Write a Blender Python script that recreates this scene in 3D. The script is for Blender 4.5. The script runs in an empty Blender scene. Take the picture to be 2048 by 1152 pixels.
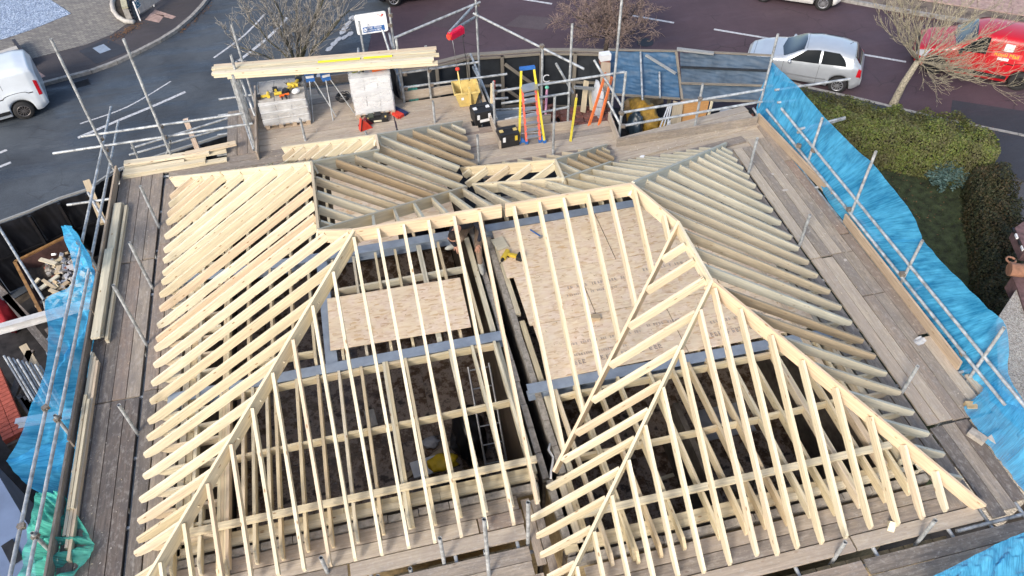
import bpy, bmesh, math, random
from math import sin, cos, radians, pi, sqrt, hypot, atan2
from mathutils import Vector, Matrix, noise

# ---------------------------------------------------------------- camera, world, sun, exposure
scn = bpy.context.scene
COL = scn.collection
CAM_H = 14.7
PITCH, ROLL, YAW, FPX = radians(46.92374), radians(-1.10598), radians(12.53336), 1573.2257
_cy, _sy = cos(YAW), sin(YAW)
FWD = Vector((_sy*cos(PITCH), _cy*cos(PITCH), -sin(PITCH)))
_r = Vector((_cy, -_sy, 0)); _u = _r.cross(FWD)
RIGHT = cos(ROLL)*_r + sin(ROLL)*_u
UP = -sin(ROLL)*_r + cos(ROLL)*_u
cd = bpy.data.cameras.new('camera'); cam = bpy.data.objects.new('camera', cd); COL.objects.link(cam)
cam.matrix_world = Matrix(((RIGHT.x, UP.x, -FWD.x, 0), (RIGHT.y, UP.y, -FWD.y, 0), (RIGHT.z, UP.z, -FWD.z, CAM_H), (0, 0, 0, 1)))
cd.sensor_width = 36; cd.lens = 36*FPX/2048; cd.clip_start = .1; cd.clip_end = 500
scn.camera = cam

SUN_EL, SUN_AZ = radians(34), radians(-138)      # azimuth measured from +Y towards +X
world = bpy.data.worlds.new('World'); scn.world = world; world.use_nodes = True
_n = world.node_tree.nodes; _l = world.node_tree.links
bg = _n['Background']; sky = _n.new('ShaderNodeTexSky'); sky.sky_type = 'NISHITA'; sky.sun_disc = False
sky.sun_elevation = SUN_EL; sky.sun_rotation = SUN_AZ; sky.dust_density = 3.0; sky.ozone_density = 1.0
_l.new(sky.outputs[0], bg.inputs[0]); bg.inputs[1].default_value = 0.15
sd = bpy.data.lights.new('sun', 'SUN'); sd.energy = 1.5; sd.angle = radians(12); sd.color = (1, .95, .87)
sun = bpy.data.objects.new('sun', sd); COL.objects.link(sun)
_d = Vector((sin(SUN_AZ)*cos(SUN_EL), cos(SUN_AZ)*cos(SUN_EL), sin(SUN_EL)))
sun.rotation_euler = _d.to_track_quat('Z', 'Y').to_euler(); sun.location = (-10, -10, 30)
scn.view_settings.view_transform = 'Standard'; scn.view_settings.look = 'None'
scn.view_settings.exposure = 0.92; scn.view_settings.gamma = 1; scn.view_settings.use_curve_mapping = False

R = random.Random(7)

# ---------------------------------------------------------------- helpers
def ray(px, py):
    return RIGHT*(px-1024)/FPX - UP*(py-576)/FPX + FWD
def W(px, py, z):                       # the point of the horizontal plane z seen at a pixel of the survey photograph
    d = ray(px, py); t = (z-CAM_H)/d.z; return Vector((d.x*t, d.y*t, z))
def WX(px, py, x):
    d = ray(px, py); t = x/d.x; return Vector((x, d.y*t, CAM_H+d.z*t))
def WY(px, py, y):
    d = ray(px, py); t = y/d.y; return Vector((d.x*t, y, CAM_H+d.z*t))

WM = {}
def place(o, M, parent=None):
    COL.objects.link(o)
    if parent is not None:
        o.parent = parent; o.matrix_parent_inverse = Matrix.Identity(4); o.matrix_basis = WM[parent.name].inverted() @ M
    else: o.matrix_basis = M
    WM[o.name] = M
    return o
def tag(o, label=None, cat=None, group=None, kind=None):
    if label: o['label'] = label
    if cat: o['category'] = cat
    if group: o['group'] = group
    if kind: o['kind'] = kind
    return o
def thing(name, label, cat, loc=(0, 0, 0), group=None, rz=0):
    o = bpy.data.objects.new(name, None); o.empty_display_size = .1
    place(o, Matrix.Translation(loc) @ Matrix.Rotation(rz, 4, 'Z')); return tag(o, label, cat, group)

class MB:
    """collects shapes and links them as ONE mesh object"""
    def __init__(s, M=None): s.v = []; s.f = []; s.mi = []; s.sm = []; s.uv = None; s.m = 0; s.smooth = False; s.M = M or Matrix.Identity(4)
    def add(s, vs, fs, M=None):
        M = s.M @ M if M is not None else s.M
        b = len(s.v); s.v += [tuple(M @ Vector(v)) for v in vs]
        for f in fs: s.f.append(tuple(b+i for i in f)); s.mi.append(s.m); s.sm.append(s.smooth)
        return s
    def box(s, x0, x1, y0, y1, z0, z1, M=None):
        return s.add([(x, y, z) for z in (z0, z1) for y in (y0, y1) for x in (x0, x1)],
                     [(0, 2, 3, 1), (4, 5, 7, 6), (0, 1, 5, 4), (1, 3, 7, 5), (3, 2, 6, 7), (2, 0, 4, 6)], M)
    def prism(s, prof, y0, y1, M=None):                       # profile in XZ, extruded along Y
        n = len(prof)
        return s.add([(x, y0, z) for x, z in prof]+[(x, y1, z) for x, z in prof],
                     [tuple(range(n)), tuple(range(2*n-1, n-1, -1))]+[(i, i+n, (i+1) % n+n, (i+1) % n) for i in range(n)], M)
    def poly(s, pts, z0, z1, M=None):                         # plan outline extruded in Z
        n = len(pts)
        return s.add([(x, y, z0) for x, y in pts]+[(x, y, z1) for x, y in pts],
                     [tuple(range(n-1, -1, -1)), tuple(range(n, 2*n))]+[(i, (i+1) % n, (i+1) % n+n, i+n) for i in range(n)], M)
    def tube(s, p, q, r, r2=None, n=8, cap=True, M=None):
        p, q = Vector(p), Vector(q); r2 = r if r2 is None else r2; a = (q-p)
        if a.length < 1e-6: return s
        a.normalize(); e = a.orthogonal().normalized(); g = a.cross(e); vs = []
        for c, rr in ((p, r), (q, r2)):
            for i in range(n): t = 2*pi*i/n; vs.append(c+(e*cos(t)+g*sin(t))*rr)
        sm = s.smooth; s.smooth = True
        s.add(vs, [(i, (i+1) % n, (i+1) % n+n, i+n) for i in range(n)], M); s.smooth = sm
        if cap: s.add(vs, [tuple(range(n-1, -1, -1)), tuple(range(n, 2*n))], M)
        return s
    def path(s, pts, r, n=6, r2=None):
        pts = [Vector(p) for p in pts]; k = len(pts); r2 = r if r2 is None else r2; rings = []
        for i, p in enumerate(pts):
            a = (pts[min(i+1, k-1)]-pts[max(i-1, 0)]).normalized()
            if i == 0: e = a.orthogonal().normalized()
            else: e = (e-a*e.dot(a)).normalized()
            g = a.cross(e); rr = r+(r2-r)*i/(k-1)
            rings += [p+(e*cos(2*pi*j/n)+g*sin(2*pi*j/n))*rr for j in range(n)]
        fs = [(i*n+j, i*n+(j+1) % n, (i+1)*n+(j+1) % n, (i+1)*n+j) for i in range(k-1) for j in range(n)]
        fs += [tuple(range(n-1, -1, -1)), tuple(range((k-1)*n, k*n))]
        sm = s.smooth; s.smooth = True; s.add(rings, fs); s.smooth = sm
        return s
    def grid(s, fn, nu, nv):
        s.uv = (nu, nv)
        vs = [fn(i/nu, j/nv) for j in range(nv+1) for i in range(nu+1)]; w = nu+1
        return s.add(vs, [(j*w+i, j*w+i+1, (j+1)*w+i+1, (j+1)*w+i) for j in range(nv) for i in range(nu)])
    def mesh(s, name, mats):
        me = bpy.data.meshes.new(name); me.from_pydata(s.v, [], s.f)
        for m in (mats if isinstance(mats, (list, tuple)) else [mats]): me.materials.append(m)
        me.polygons.foreach_set('material_index', s.mi); me.polygons.foreach_set('use_smooth', s.sm)
        if s.uv and len(s.v) == (s.uv[0]+1)*(s.uv[1]+1):
            w = s.uv[0]+1; l = me.uv_layers.new(name='cloth'); a = []
            for f in s.f:
                for i in f: a += [(i % w)/s.uv[0], (i//w)/s.uv[1]]
            l.data.foreach_set('uv', a)
        me.update(); return me
    def build(s, name, mats, parent=None, M=None):
        return place(bpy.data.objects.new(name, s.mesh(name, mats)), M or (WM[parent.name] if parent is not None else Matrix.Identity(4)), parent)

def frame(p0, p1, up=(0, 0, 1)):
    p0, p1 = Vector(p0), Vector(p1); x = (p1-p0); L = x.length; x.normalize(); y = Vector(up).cross(x)
    if y.length < 1e-5: y = Vector((0, 1, 0)).cross(x)
    y.normalize(); z = x.cross(y)
    return Matrix(((x.x, y.x, z.x, p0.x), (x.y, y.y, z.y, p0.y), (x.z, y.z, z.z, p0.z), (0, 0, 0, 1))), L
def beam(name, p0, p1, w, h, mat, parent, up=(0, 0, 1), tail=None, head=None, ch=.0):
    """a sawn timber, p0-p1 along its top centre line; tail/head are end profiles in local xz"""
    M, L = frame(p0, p1, up)
    a = tail or [(0, 0), (0, -h)]; b = head or [(0, 0), (0, -h)]
    prof = [(x, z) for x, z in a]+[(L+x, z) for x, z in reversed(b)]
    m = MB(); m.prism(prof, -w/2, w/2)
    return m.build(name, mat, parent, M)
def tubeo(name, p, q, r, mat, parent=None, n=10, hollow=True):
    M, L = frame(p, q); m = MB(); m.tube((0, 0, 0), (L, 0, 0), r, n=n, cap=not hollow)
    if hollow:
        i = r*.86
        for x0, x1, sg in ((0, .12, 1), (L, L-.12, -1)):
            m.tube((x0, 0, 0), (x1, 0, 0), i, n=n, cap=False)
            vs = [(x0, k*cos(2*pi*j/n), k*sin(2*pi*j/n)) for k in (r, i) for j in range(n)]
            m.add(vs, [(j, (j+1) % n, (j+1) % n+n, j+n) for j in range(n)])
            m.add([(x1, i*cos(2*pi*j/n), i*sin(2*pi*j/n)) for j in range(n)], [tuple(range(n))])
    return m.build(name, mat, parent, M)

# ---------------------------------------------------------------- materials
def mat(name):
    m = bpy.data.materials.new(name); m.use_nodes = True; nt = m.node_tree; return m, nt, nt.nodes['Principled BSDF']
def N(nt, t, **k):
    n = nt.nodes.new('ShaderNode'+t)
    for a, b in k.items():
        if a.startswith('i_'):
            key = a[2:].replace('_', ' ')
            n.inputs[int(key) if key.isdigit() else key].default_value = b
        else: setattr(n, a, b)
    return n
def ramp(nt, stops, inp=None, interp='LINEAR'):
    r = N(nt, 'ValToRGB'); r.color_ramp.interpolation = interp; e = r.color_ramp.elements
    while len(e) < len(stops): e.new(.5)
    for k, (p, c) in zip(e, stops): k.position = p; k.color = (c, c, c, 1) if not isinstance(c, tuple) else (*c, 1)
    if inp is not None: nt.links.new(inp, r.inputs[0])
    return r
def mixc(nt, fac, a, b, mode='MIX'):
    m = N(nt, 'Mix', data_type='RGBA', blend_type=mode)
    for i, v in ((0, fac), (6, a), (7, b)):
        if hasattr(v, 'is_output'): nt.links.new(v, m.inputs[i])
        elif i == 0: m.inputs[0].default_value = v
        else: m.inputs[i].default_value = (*v, 1)
    return m.outputs[2]
def mapped(nt, scale, src='Object', rnd=True):
    tc = N(nt, 'TexCoord'); mp = N(nt, 'Mapping'); nt.links.new(tc.outputs[src], mp.inputs[0]); mp.inputs['Scale'].default_value = scale
    if rnd:
        oi = N(nt, 'ObjectInfo'); v = N(nt, 'CombineXYZ'); mm = N(nt, 'Math', operation='MULTIPLY'); mm.inputs[1].default_value = 37.0
        nt.links.new(oi.outputs['Random'], mm.inputs[0])
        for i in range(3): nt.links.new(mm.outputs[0], v.inputs[i])
        nt.links.new(v.outputs[0], mp.inputs['Location'])
    return mp.outputs[0]
def noisef(nt, vec, scale=1, detail=4, rough=.55):
    n = N(nt, 'TexNoise'); n.inputs['Scale'].default_value = scale; n.inputs['Detail'].default_value = detail; n.inputs['Roughness'].default_value = rough
    if vec is not None: nt.links.new(vec, n.inputs['Vector'])
    return n.outputs[0]
def bump(nt, h, strength, dist, bsdf):
    b = N(nt, 'Bump'); b.inputs['Strength'].default_value = strength; b.inputs['Distance'].default_value = dist
    nt.links.new(h, b.inputs['Height']); nt.links.new(b.outputs[0], bsdf.inputs['Normal'])

def wood(name, cols, grain=.35, knots=.8, rough=.7, stain=None, stain_amt=.5, wet=0, fine=0):
    """sawn timber: one tint per piece, long grain, knots, stains"""
    m, nt, b = mat(name); lk = nt.links.new
    oi = N(nt, 'ObjectInfo')
    tint = ramp(nt, [(i/(max(1, len(cols)-1)), c) for i, c in enumerate(cols)], oi.outputs['Random']).outputs[0]
    g = noisef(nt, mapped(nt, (1.1, 22, 22)), 1.6, 5, .6)
    gr = ramp(nt, [(.3, 1-grain), (.7, 1.0+grain*.25)], g).outputs[0]
    c = mixc(nt, 1, tint, gr, 'MULTIPLY')
    big = noisef(nt, mapped(nt, (1.3, 3, 3)), 1.5, 3, .6)
    c = mixc(nt, ramp(nt, [(.35, 0), (.75, .55)], big).outputs[0], c, tuple(x*.78 for x in cols[0]), 'MIX')
    if knots:
        vo = N(nt, 'TexVoronoi'); lk(mapped(nt, (3.2, 9, 9)), vo.inputs['Vector']); vo.inputs['Scale'].default_value = 1.0
        kn = ramp(nt, [(.07, 1), (.13, 0)], vo.outputs['Distance']).outputs[0]
        km = N(nt, 'Math', operation='MULTIPLY'); km.inputs[1].default_value = knots; lk(kn, km.inputs[0])
        c = mixc(nt, km.outputs[0], c, (cols[0][0]*.45, cols[0][1]*.33, cols[0][2]*.25))
    if stain:
        sn = noisef(nt, mapped(nt, (.9, 2.4, 2.4)), 2.2, 7, .65)
        c = mixc(nt, ramp(nt, [(.42, 0), (.62, stain_amt)], sn).outputs[0], c, stain)
        if fine:
            fn = noisef(nt, mapped(nt, (5, 60, 60)), 2.2, 6, .75); c = mixc(nt, ramp(nt, [(.48, 0), (.62, .4)], fn).outputs[0], c, tuple(x*.5 for x in cols[0]))
            bl = noisef(nt, mapped(nt, (3, 5, 5)), 3, 7, .75); c = mixc(nt, ramp(nt, [(.52, 0), (.66, .4)], bl).outputs[0], c, (.46, .43, .39))
        sp = noisef(nt, mapped(nt, (5, 7, 7)), 5, 3, .7)
        c = mixc(nt, ramp(nt, [(.64, 0), (.72, .45)], sp).outputs[0], c, (.52, .50, .46))
    lk(c, b.inputs['Base Color']); b.inputs['Roughness'].default_value = rough
    if wet:
        wn = noisef(nt, mapped(nt, (.7, 1.6, 1.6)), 1.5, 4)
        lk(ramp(nt, [(.4, rough), (.65, rough-wet)], wn).outputs[0], b.inputs['Roughness'])
    b.inputs['Specular IOR Level'].default_value = .3
    bump(nt, g, .35, .004, b)
    return m
def simple(name, c, rough=.6, metal=0, var=.12, nscale=6, spec=.4, bmp=0, coat=0, rnd=True):
    m, nt, b = mat(name)
    n = noisef(nt, mapped(nt, (1, 1, 1), rnd=rnd), nscale, 5, .6)
    lo = tuple(max(0, x*(1-var*1.6)) for x in c); hi = tuple(min(1, x*(1+var)) for x in c)
    nt.links.new(ramp(nt, [(.3, lo), (.7, hi)], n).outputs[0], b.inputs['Base Color'])
    b.inputs['Roughness'].default_value = rough; b.inputs['Metallic'].default_value = metal; b.inputs['Specular IOR Level'].default_value = spec
    b.inputs['Coat Weight'].default_value = coat
    if bmp: bump(nt, n, bmp, .01, b)
    return m

M_pine = wood('fresh_pine', [(.65, .56, .39), (.71, .63, .46), (.75, .69, .52), (.66, .51, .36), (.77, .71, .55), (.61, .52, .34)], grain=.34, knots=1)
M_pine2 = wood('ochre_pine', [(.64, .54, .35), (.72, .62, .42), (.62, .49, .32)], grain=.28)
M_green = wood('treated_pine', [(.60, .55, .42), (.68, .63, .50), (.63, .60, .48), (.56, .48, .35)], grain=.25, knots=.5)
M_brown = wood('brown_pine', [(.44, .34, .22), (.54, .43, .29), (.58, .50, .36), (.46, .34, .21)], grain=.3, knots=.5)
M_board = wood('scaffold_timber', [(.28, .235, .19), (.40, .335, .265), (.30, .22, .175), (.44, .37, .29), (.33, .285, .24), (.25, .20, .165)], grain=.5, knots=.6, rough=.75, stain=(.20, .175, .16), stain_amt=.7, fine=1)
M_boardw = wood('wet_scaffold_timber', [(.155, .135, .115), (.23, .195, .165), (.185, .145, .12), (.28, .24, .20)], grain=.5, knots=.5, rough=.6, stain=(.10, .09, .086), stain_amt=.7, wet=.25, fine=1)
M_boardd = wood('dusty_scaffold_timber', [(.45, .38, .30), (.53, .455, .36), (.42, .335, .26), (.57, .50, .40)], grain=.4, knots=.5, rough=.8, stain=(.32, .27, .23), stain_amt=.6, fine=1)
M_toe = wood('toe_timber', [(.46, .36, .26), (.52, .41, .30)], grain=.35, stain=(.32, .24, .18))
M_ply = wood('dark_plywood', [(.13, .10, .075), (.16, .125, .09)], grain=.3, knots=0)
M_galv = simple('galvanised_tube', (.42, .44, .45), .5, .3, .35, 9)
M_rust = simple('rusty_coupler', (.28, .24, .20), .6, .6, .3, 30)
M_steel = simple('primed_steel', (.27, .32, .39), .42, .15, .12, 5)
M_block = simple('concrete_block', (.34, .31, .27), .9, 0, .25, 14, bmp=.4)
M_ybrick = simple('yellow_brick', (.40, .31, .18), .9, 0, .25, 12, bmp=.4)
M_rbrick = simple('red_brick', (.26, .10, .07), .9, 0, .3, 12, bmp=.4)
M_dark = simple('dark_masonry', (.14, .12, .10), .9, 0, .3, 5)  # plain dark masonry for inner walls, floor slab and brick pack
M_mortar = simple('mortar', (.36, .34, .31), .9, 0, .2, 8)
# ---------------------------------------------------------------- ground, roads, pavements
def asphalt(name, c0, c1, wet=.0, crack=.5, grit=.35):
    m, nt, b = mat(name); lk = nt.links.new; v = mapped(nt, (1, 1, 1), rnd=False)
    big = noisef(nt, v, .35, 6, .62); fine = noisef(nt, v, 38, 3, .8); mid = noisef(nt, v, 3.2, 5, .7)
    c = ramp(nt, [(.38, c0), (.60, c1)], big).outputs[0]
    c = mixc(nt, ramp(nt, [(.35, 0), (.7, .4)], mid).outputs[0], c, tuple(x*.72 for x in c0))
    c = mixc(nt, grit, c, ramp(nt, [(.3, tuple(x*.55 for x in c0)), (.72, tuple(min(1, x*1.9) for x in c1))], fine).outputs[0])
    wv = N(nt, 'Mapping'); lk(v, wv.inputs[0]); dn = N(nt, 'TexNoise'); dn.inputs['Scale'].default_value = 1.4; lk(v, dn.inputs[0])
    mx = N(nt, 'Mix', data_type='VECTOR'); mx.inputs[0].default_value = .22; lk(v, mx.inputs[4]); lk(dn.outputs[1], mx.inputs[5])
    vo = N(nt, 'TexVoronoi', feature='DISTANCE_TO_EDGE'); vo.inputs['Scale'].default_value = 1.1; lk(mx.outputs[1], vo.inputs['Vector'])
    line = ramp(nt, [(.0, .8), (.020, 0)], vo.outputs['Distance']).outputs[0]
    msk = ramp(nt, [(.52, 0), (.60, crack)], noisef(nt, v, .55, 3)).outputs[0]
    mm = N(nt, 'Math', operation='MULTIPLY'); lk(line, mm.inputs[0]); lk(msk, mm.inputs[1])
    c = mixc(nt, mm.outputs[0], c, (.012, .011, .012)); lk(c, b.inputs['Base Color'])
    wm = N(nt, 'Mapping'); lk(v, wm.inputs[0]); wm.inputs['Rotation'].default_value = (0, 0, radians(-38)); wm.inputs['Scale'].default_value = (.35, 1.6, 1)
    wn = noisef(nt, wm.outputs[0], .8, 8, .68)
    lk(ramp(nt, [(.40, .85-wet), (.52, .85)], wn).outputs[0], b.inputs['Roughness']); b.inputs['Specular IOR Level'].default_value = .45
    bump(nt, fine, .35, .006, b)
    return m
M_road = asphalt('purple_asphalt', (.044, .027, .035), (.074, .047, .058), .15, .9)
M_side = asphalt('sky_tinted_wet_asphalt', (.016, .021, .030), (.072, .085, .100), .58, .6)  # lighter blue tone paints the sky's reflection into the wet road colour
M_pave = asphalt('dark_pavement', (.034, .031, .035), (.060, .052, .055), .2, .2)
M_patch = asphalt('asphalt_patch', (.020, .022, .030), (.034, .037, .047), .2, 0)
M_soil = simple('trodden_soil', (.055, .042, .030), .85, 0, .5, 3, bmp=.5, rnd=False)
M_dirt = simple('dark_yard', (.022, .020, .020), .8, 0, .5, 4, bmp=.5, rnd=False)
def paint():
    m, nt, b = mat('worn_white_paint'); v = mapped(nt, (1, 1, 1), rnd=False)
    n = noisef(nt, v, 14, 8, .85)
    nt.links.new(ramp(nt, [(.36, (.11, .11, .12)), (.52, (.50, .51, .53))], n).outputs[0], b.inputs['Base Color']); b.inputs['Roughness'].default_value = .6; return m
M_paint = paint()
def sheet(name, pts, z, mt, t=.02, label=None):
    c = MB(); c.poly([(p[0], p[1]) for p in pts], z-t, z); return tag(c.build(name, mt, None, Matrix.Identity(4)), label, kind='structure')
m_ = MB(); m_.box(-90, 110, -60, 130, -.3, -.03); tag(m_.build('ground', M_soil, None), kind='structure')
sheet('road', [(-60, 17.6), (-6, 17.4), (1.0, 20.5), (8, 19.6), (13, 18.3), (40, -4), (110, -40), (110, 130), (-60, 130)], 0, M_road)
# side road running off to the upper left
sheet('side_road', [(-60, -6), (-12.5, 13.8), (-8.97, 16.5), (-6.4, 18.0), (-3.3, 19.0), (-.3, 20.6), (.1, 23.5), (1.0, 27.5), (3.2, 31.5), (8, 40), (14, 60), (4, 62), (-3.5, 40), (-5.0, 31.4), (-7, 28.2), (-9.4, 26.78), (-12, 26.0), (-60, 12)], .004, M_side)
def strip(name, pts, w, z, h, mt, parent=None, kind=None, dash=None):
    """a flat painted line following plan points"""
    c = MB(); n = len(pts)
    L = []; Rr = []
    for i, p in enumerate(pts):
        a = Vector(pts[max(0, i-1)][:2]); b = Vector(pts[min(n-1, i+1)][:2]); d = (b-a).normalized(); q = Vector((-d.y, d.x))*w/2; p = Vector(p[:2]); L.append(p+q); Rr.append(p-q)
    for i in range(n-1): c.poly([tuple(Rr[i]), tuple(Rr[i+1]), tuple(L[i+1]), tuple(L[i])], z-h, z)
    return tag(c.build(name, mt, parent, None if parent is not None else Matrix.Identity(4)), kind=kind)
def smooth(pts, k=5):
    out = []; n = len(pts)
    for i in range(n-1):
        p0, p1, p2, p3 = [Vector(pts[max(0, min(n-1, j))][:2]) for j in (i-1, i, i+1, i+2)]
        for s in range(k):
            t = s/k; out.append(.5*((2*p1)+(p2-p0)*t+(2*p0-5*p1+4*p2-p3)*t*t+(3*p1-p0-3*p2+p3)*t**3))
    out.append(Vector(pts[-1][:2])); return out
mk = [([(160, 248), (255, 214), (342, 163)], .06), ([(156, 276), (240, 240), (310, 211), (371, 184)], .12), ([(428, 116), (480, 78), (505, 55), (530, 28)], .08), ([(478, 122), (540, 72), (575, 35)], .13)]
def line_obj(name, px, w, label):
    pts = smooth([W(x, y, 0) for x, y in px]) if len(px) > 2 else [W(x, y, 0) for x, y in px]
    o = strip(name, pts, w, .010, .003, M_paint); return tag(o, label, kind='structure')
for px, w in mk: line_obj('road_marking', px, w, None)
for a, b in (((1035, -3), (1104, 8)), ((1262, 31), (1348, 46)), ((1428, 59), (1578, 84)), ((1706, 106), (1812, 124)), ((0, 306), (14, 300)), ((0, 334), (22, 325))): line_obj('road_marking', [a, b], .11, None)
# worn give-way blocks at the junction mouth
for (x, y) in ((703, 36), (696, 47), (690, 56), (668, 88), (686, 64), (700, 68), (676, 80), (660, 98), (690, 75), (712, 38), (641, 150), (634, 166), (655, 140), (724, 60)):
    c = W(x, y, 0); d = Matrix.Translation((c.x, c.y, .010)) @ Matrix.Rotation(radians(58), 4, 'Z')
    m_ = MB(); m_.poly([(.26*cos(q_*pi/4)*R.uniform(.6, 1.05), .13*sin(q_*pi/4)*R.uniform(.6, 1.1)) for q_ in range(8)], -.001, 0); d = Matrix.Translation((0, 0, .0015*(k_i := globals().get('k_i', 0)+1))) @ d; tag(m_.build('road_marking', M_paint, None, d), kind='structure')
# raised pavements with kerb stones
def pavement(name, outline, mt, z=.11): return sheet(name, outline, z, mt, z+.05)
M_kerb = simple('kerb_stone', (.27, .26, .245), .85, 0, .25, 8, bmp=.3)
def kerb(pts, label=None, h=.125, w=.14, L=.91):
    t = bpy.data.objects.new('kerb', None); place(t, Matrix.Identity(4)); t['kind'] = 'structure'
    P_ = [Vector(p[:2]) for p in pts]; acc = 0; cur = P_[0]; dist = []
    for a, b in zip(P_, P_[1:]): dist.append((acc, a, b)); acc += (b-a).length
    def at(s):
        for s0, a, b in reversed(dist):
            if s >= s0: return a+(b-a).normalized()*(s-s0)
        return P_[0]
    me = MB().box(0, L-.012, -w/2, w/2, -.15, 0).mesh('kerb_stone', M_kerb); s = 0
    while s+L <= acc:
        a, b = at(s), at(s+L); d = b-a
        o = bpy.data.objects.new('kerb_stone', me); place(o, Matrix.Translation((a.x, a.y, h+R.uniform(-.004, .004))) @ Matrix.Rotation(atan2(d.y, d.x), 4, 'Z'), t); s += L
    return t
kl = [(-34, 19.0), (-20, 23.6), (-12, 26.0)]+[tuple(W(x, y, 0)[:2]) for x, y in ((90, 170), (150, 155), (200, 141), (240, 125), (300, 95), (345, 70), (380, 42), (400, 20), (420, -3))]+[(-4.2, 35), (-2, 42)]
kl = [tuple(p) for p in smooth(kl, 4)]
kerb(kl)
bk = [tuple(W(x, y, 0)[:2]) for x, y in ((420, -60), (330, -5), (303, 22), (268, 45), (225, 75), (175, 95), (130, 106), (65, 124))]+[(-13.2, 27.6), (-34, 21)]
pavement('pavement', [(p[0], p[1]) for p in kl[:-1]]+[(-3.2, 42), (-7, 36)]+bk, M_pave)
def drv():
    m, nt, b = mat('block_paving'); v = mapped(nt, (1, 1, 1), rnd=False); mpn = N(nt, 'Mapping'); nt.links.new(v, mpn.inputs[0]); mpn.inputs['Rotation'].default_value = (0, 0, radians(28))
    br = N(nt, 'TexBrick'); nt.links.new(mpn.outputs[0], br.inputs[0]); br.inputs['Scale'].default_value = 1; br.inputs['Brick Width'].default_value = .2; br.inputs['Row Height'].default_value = .1; br.inputs['Mortar Size'].default_value = .008
    for i, c in ((1, (.30, .28, .24)), (2, (.17, .155, .145)), (3, (.07, .065, .055))): br.inputs[i].default_value = (*c, 1)
    c = mixc(nt, ramp(nt, [(.3, 0), (.7, .6)], noisef(nt, v, .7, 5)).outputs[0], br.outputs[0], (.10, .095, .095)); nt.links.new(c, b.inputs['Base Color']); b.inputs['Roughness'].default_value = .8
    bump(nt, br.outputs[1], -.5, .008, b); return m
M_drive = drv()
sheet('driveway', bk[:-1]+[(-34, 22), (-60, 60), (-5, 60), (-6.6, 36)], .118, M_drive, .16)
def grav():
    m, nt, b = mat('blue_slate_chippings'); v = mapped(nt, (1, 1, 1), rnd=False)
    vo = N(nt, 'TexVoronoi'); vo.inputs['Scale'].default_value = 17; nt.links.new(v, vo.inputs[0])
    nt.links.new(ramp(nt, [(0, (.10, .13, .20)), (.5, (.27, .34, .46)), (1, (.50, .58, .70))], vo.outputs['Color']).outputs[0], b.inputs['Base Color']); b.inputs['Roughness'].default_value = .7
    bump(nt, vo.outputs['Distance'], 1, .03, b); return m
M_gravel = grav()
gp = [tuple(W(x, y, .13)[:2]) for x, y in ((-60, 95), (12, 76), (60, 60), (100, 44), (142, 27), (120, 12), (92, -6), (60, -20), (-60, -40))]
m_ = MB(); m_.poly(gp, .05, .135); tag(m_.build('gravel', M_gravel, None, Matrix.Identity(4)), kind='stuff')
m_ = MB(); me = []
for v_ in range(3):
    bm = bmesh.new(); bmesh.ops.create_icosphere(bm, subdivisions=1, radius=1)
    for q in bm.verts: q.co *= R.uniform(.7, 1.15)
    me.append(([tuple(q.co) for q in bm.verts], [tuple(q.index for q in f.verts) for f in bm.faces])); bm.free()
xs_ = [p[0] for p in gp]; ys_ = [p[1] for p in gp]
def inside(x, y, P):
    c = False; j = len(P)-1
    for i in range(len(P)):
        if (P[i][1] > y) != (P[j][1] > y) and x < (P[j][0]-P[i][0])*(y-P[i][1])/(P[j][1]-P[i][1])+P[i][0]: c = not c
        j = i
    return c
M_chip = simple('slate_chip', (.30, .37, .48), .7, 0, .5, 60)
for i in range(4500):
    x, y = R.uniform(-14, -9.6), R.uniform(29.6, 34.5)
    if inside(x, y, gp):
        v_, f_ = me[i % 3]; s_ = R.uniform(.015, .035); m_.add(v_, f_, Matrix.Translation((x, y, .14)) @ Matrix.Rotation(R.uniform(0, 6), 4, 'Z') @ Matrix.Diagonal((s_, s_*.7, s_*.45, 1)))
tag(m_.build('gravel', M_chip, None), kind='stuff')
# patch, cover, tactile slabs on the left pavement
def slab(name, px, z, mt, t=.01, label=None, kind='structure'):
    m = MB(); m.poly([tuple(W(x, y, z)[:2]) for x, y in px], z-t, z); return tag(m.build(name, mt, None, Matrix.Identity(4)), label, kind=kind)
slab('pavement_patch', [(158, 102), (212, 78), (262, 100), (193, 128)], .116, M_patch)
slab('inspection_cover', [(185, 96), (207, 88), (222, 99), (200, 107)], .122, M_steel)
M_pink = simple('pink_slab', (.36, .25, .22), .85, 0, .25, 7, bmp=.2)
for q in ([(53, 136), (69, 130), (78, 143), (62, 150)], [(62, 151), (79, 144), (91, 152), (71, 160)], [(290, 39), (302, 26), (329, 31), (318, 45)], [(303, 26), (310, 19), (352, 33), (345, 38), (330, 31)]):
    slab('paving_slab', q[:4], .117, M_pink)
m_ = MB(); c = W(161, 168, 0)
for k in range(9): m_.box(-.28, .28, -.2+.045*k, -.185+.045*k, 0, .012)
m_.box(-.3, -.28, -.22, .22, 0, .012); m_.box(.28, .3, -.22, .22, 0, .012)
tag(m_.build('drain_grate', simple('cast_iron', (.03, .03, .035), .5, .5), None, Matrix.Translation((c.x, c.y, .006)) @ Matrix.Rotation(radians(18), 4, 'Z')), kind='structure')
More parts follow.
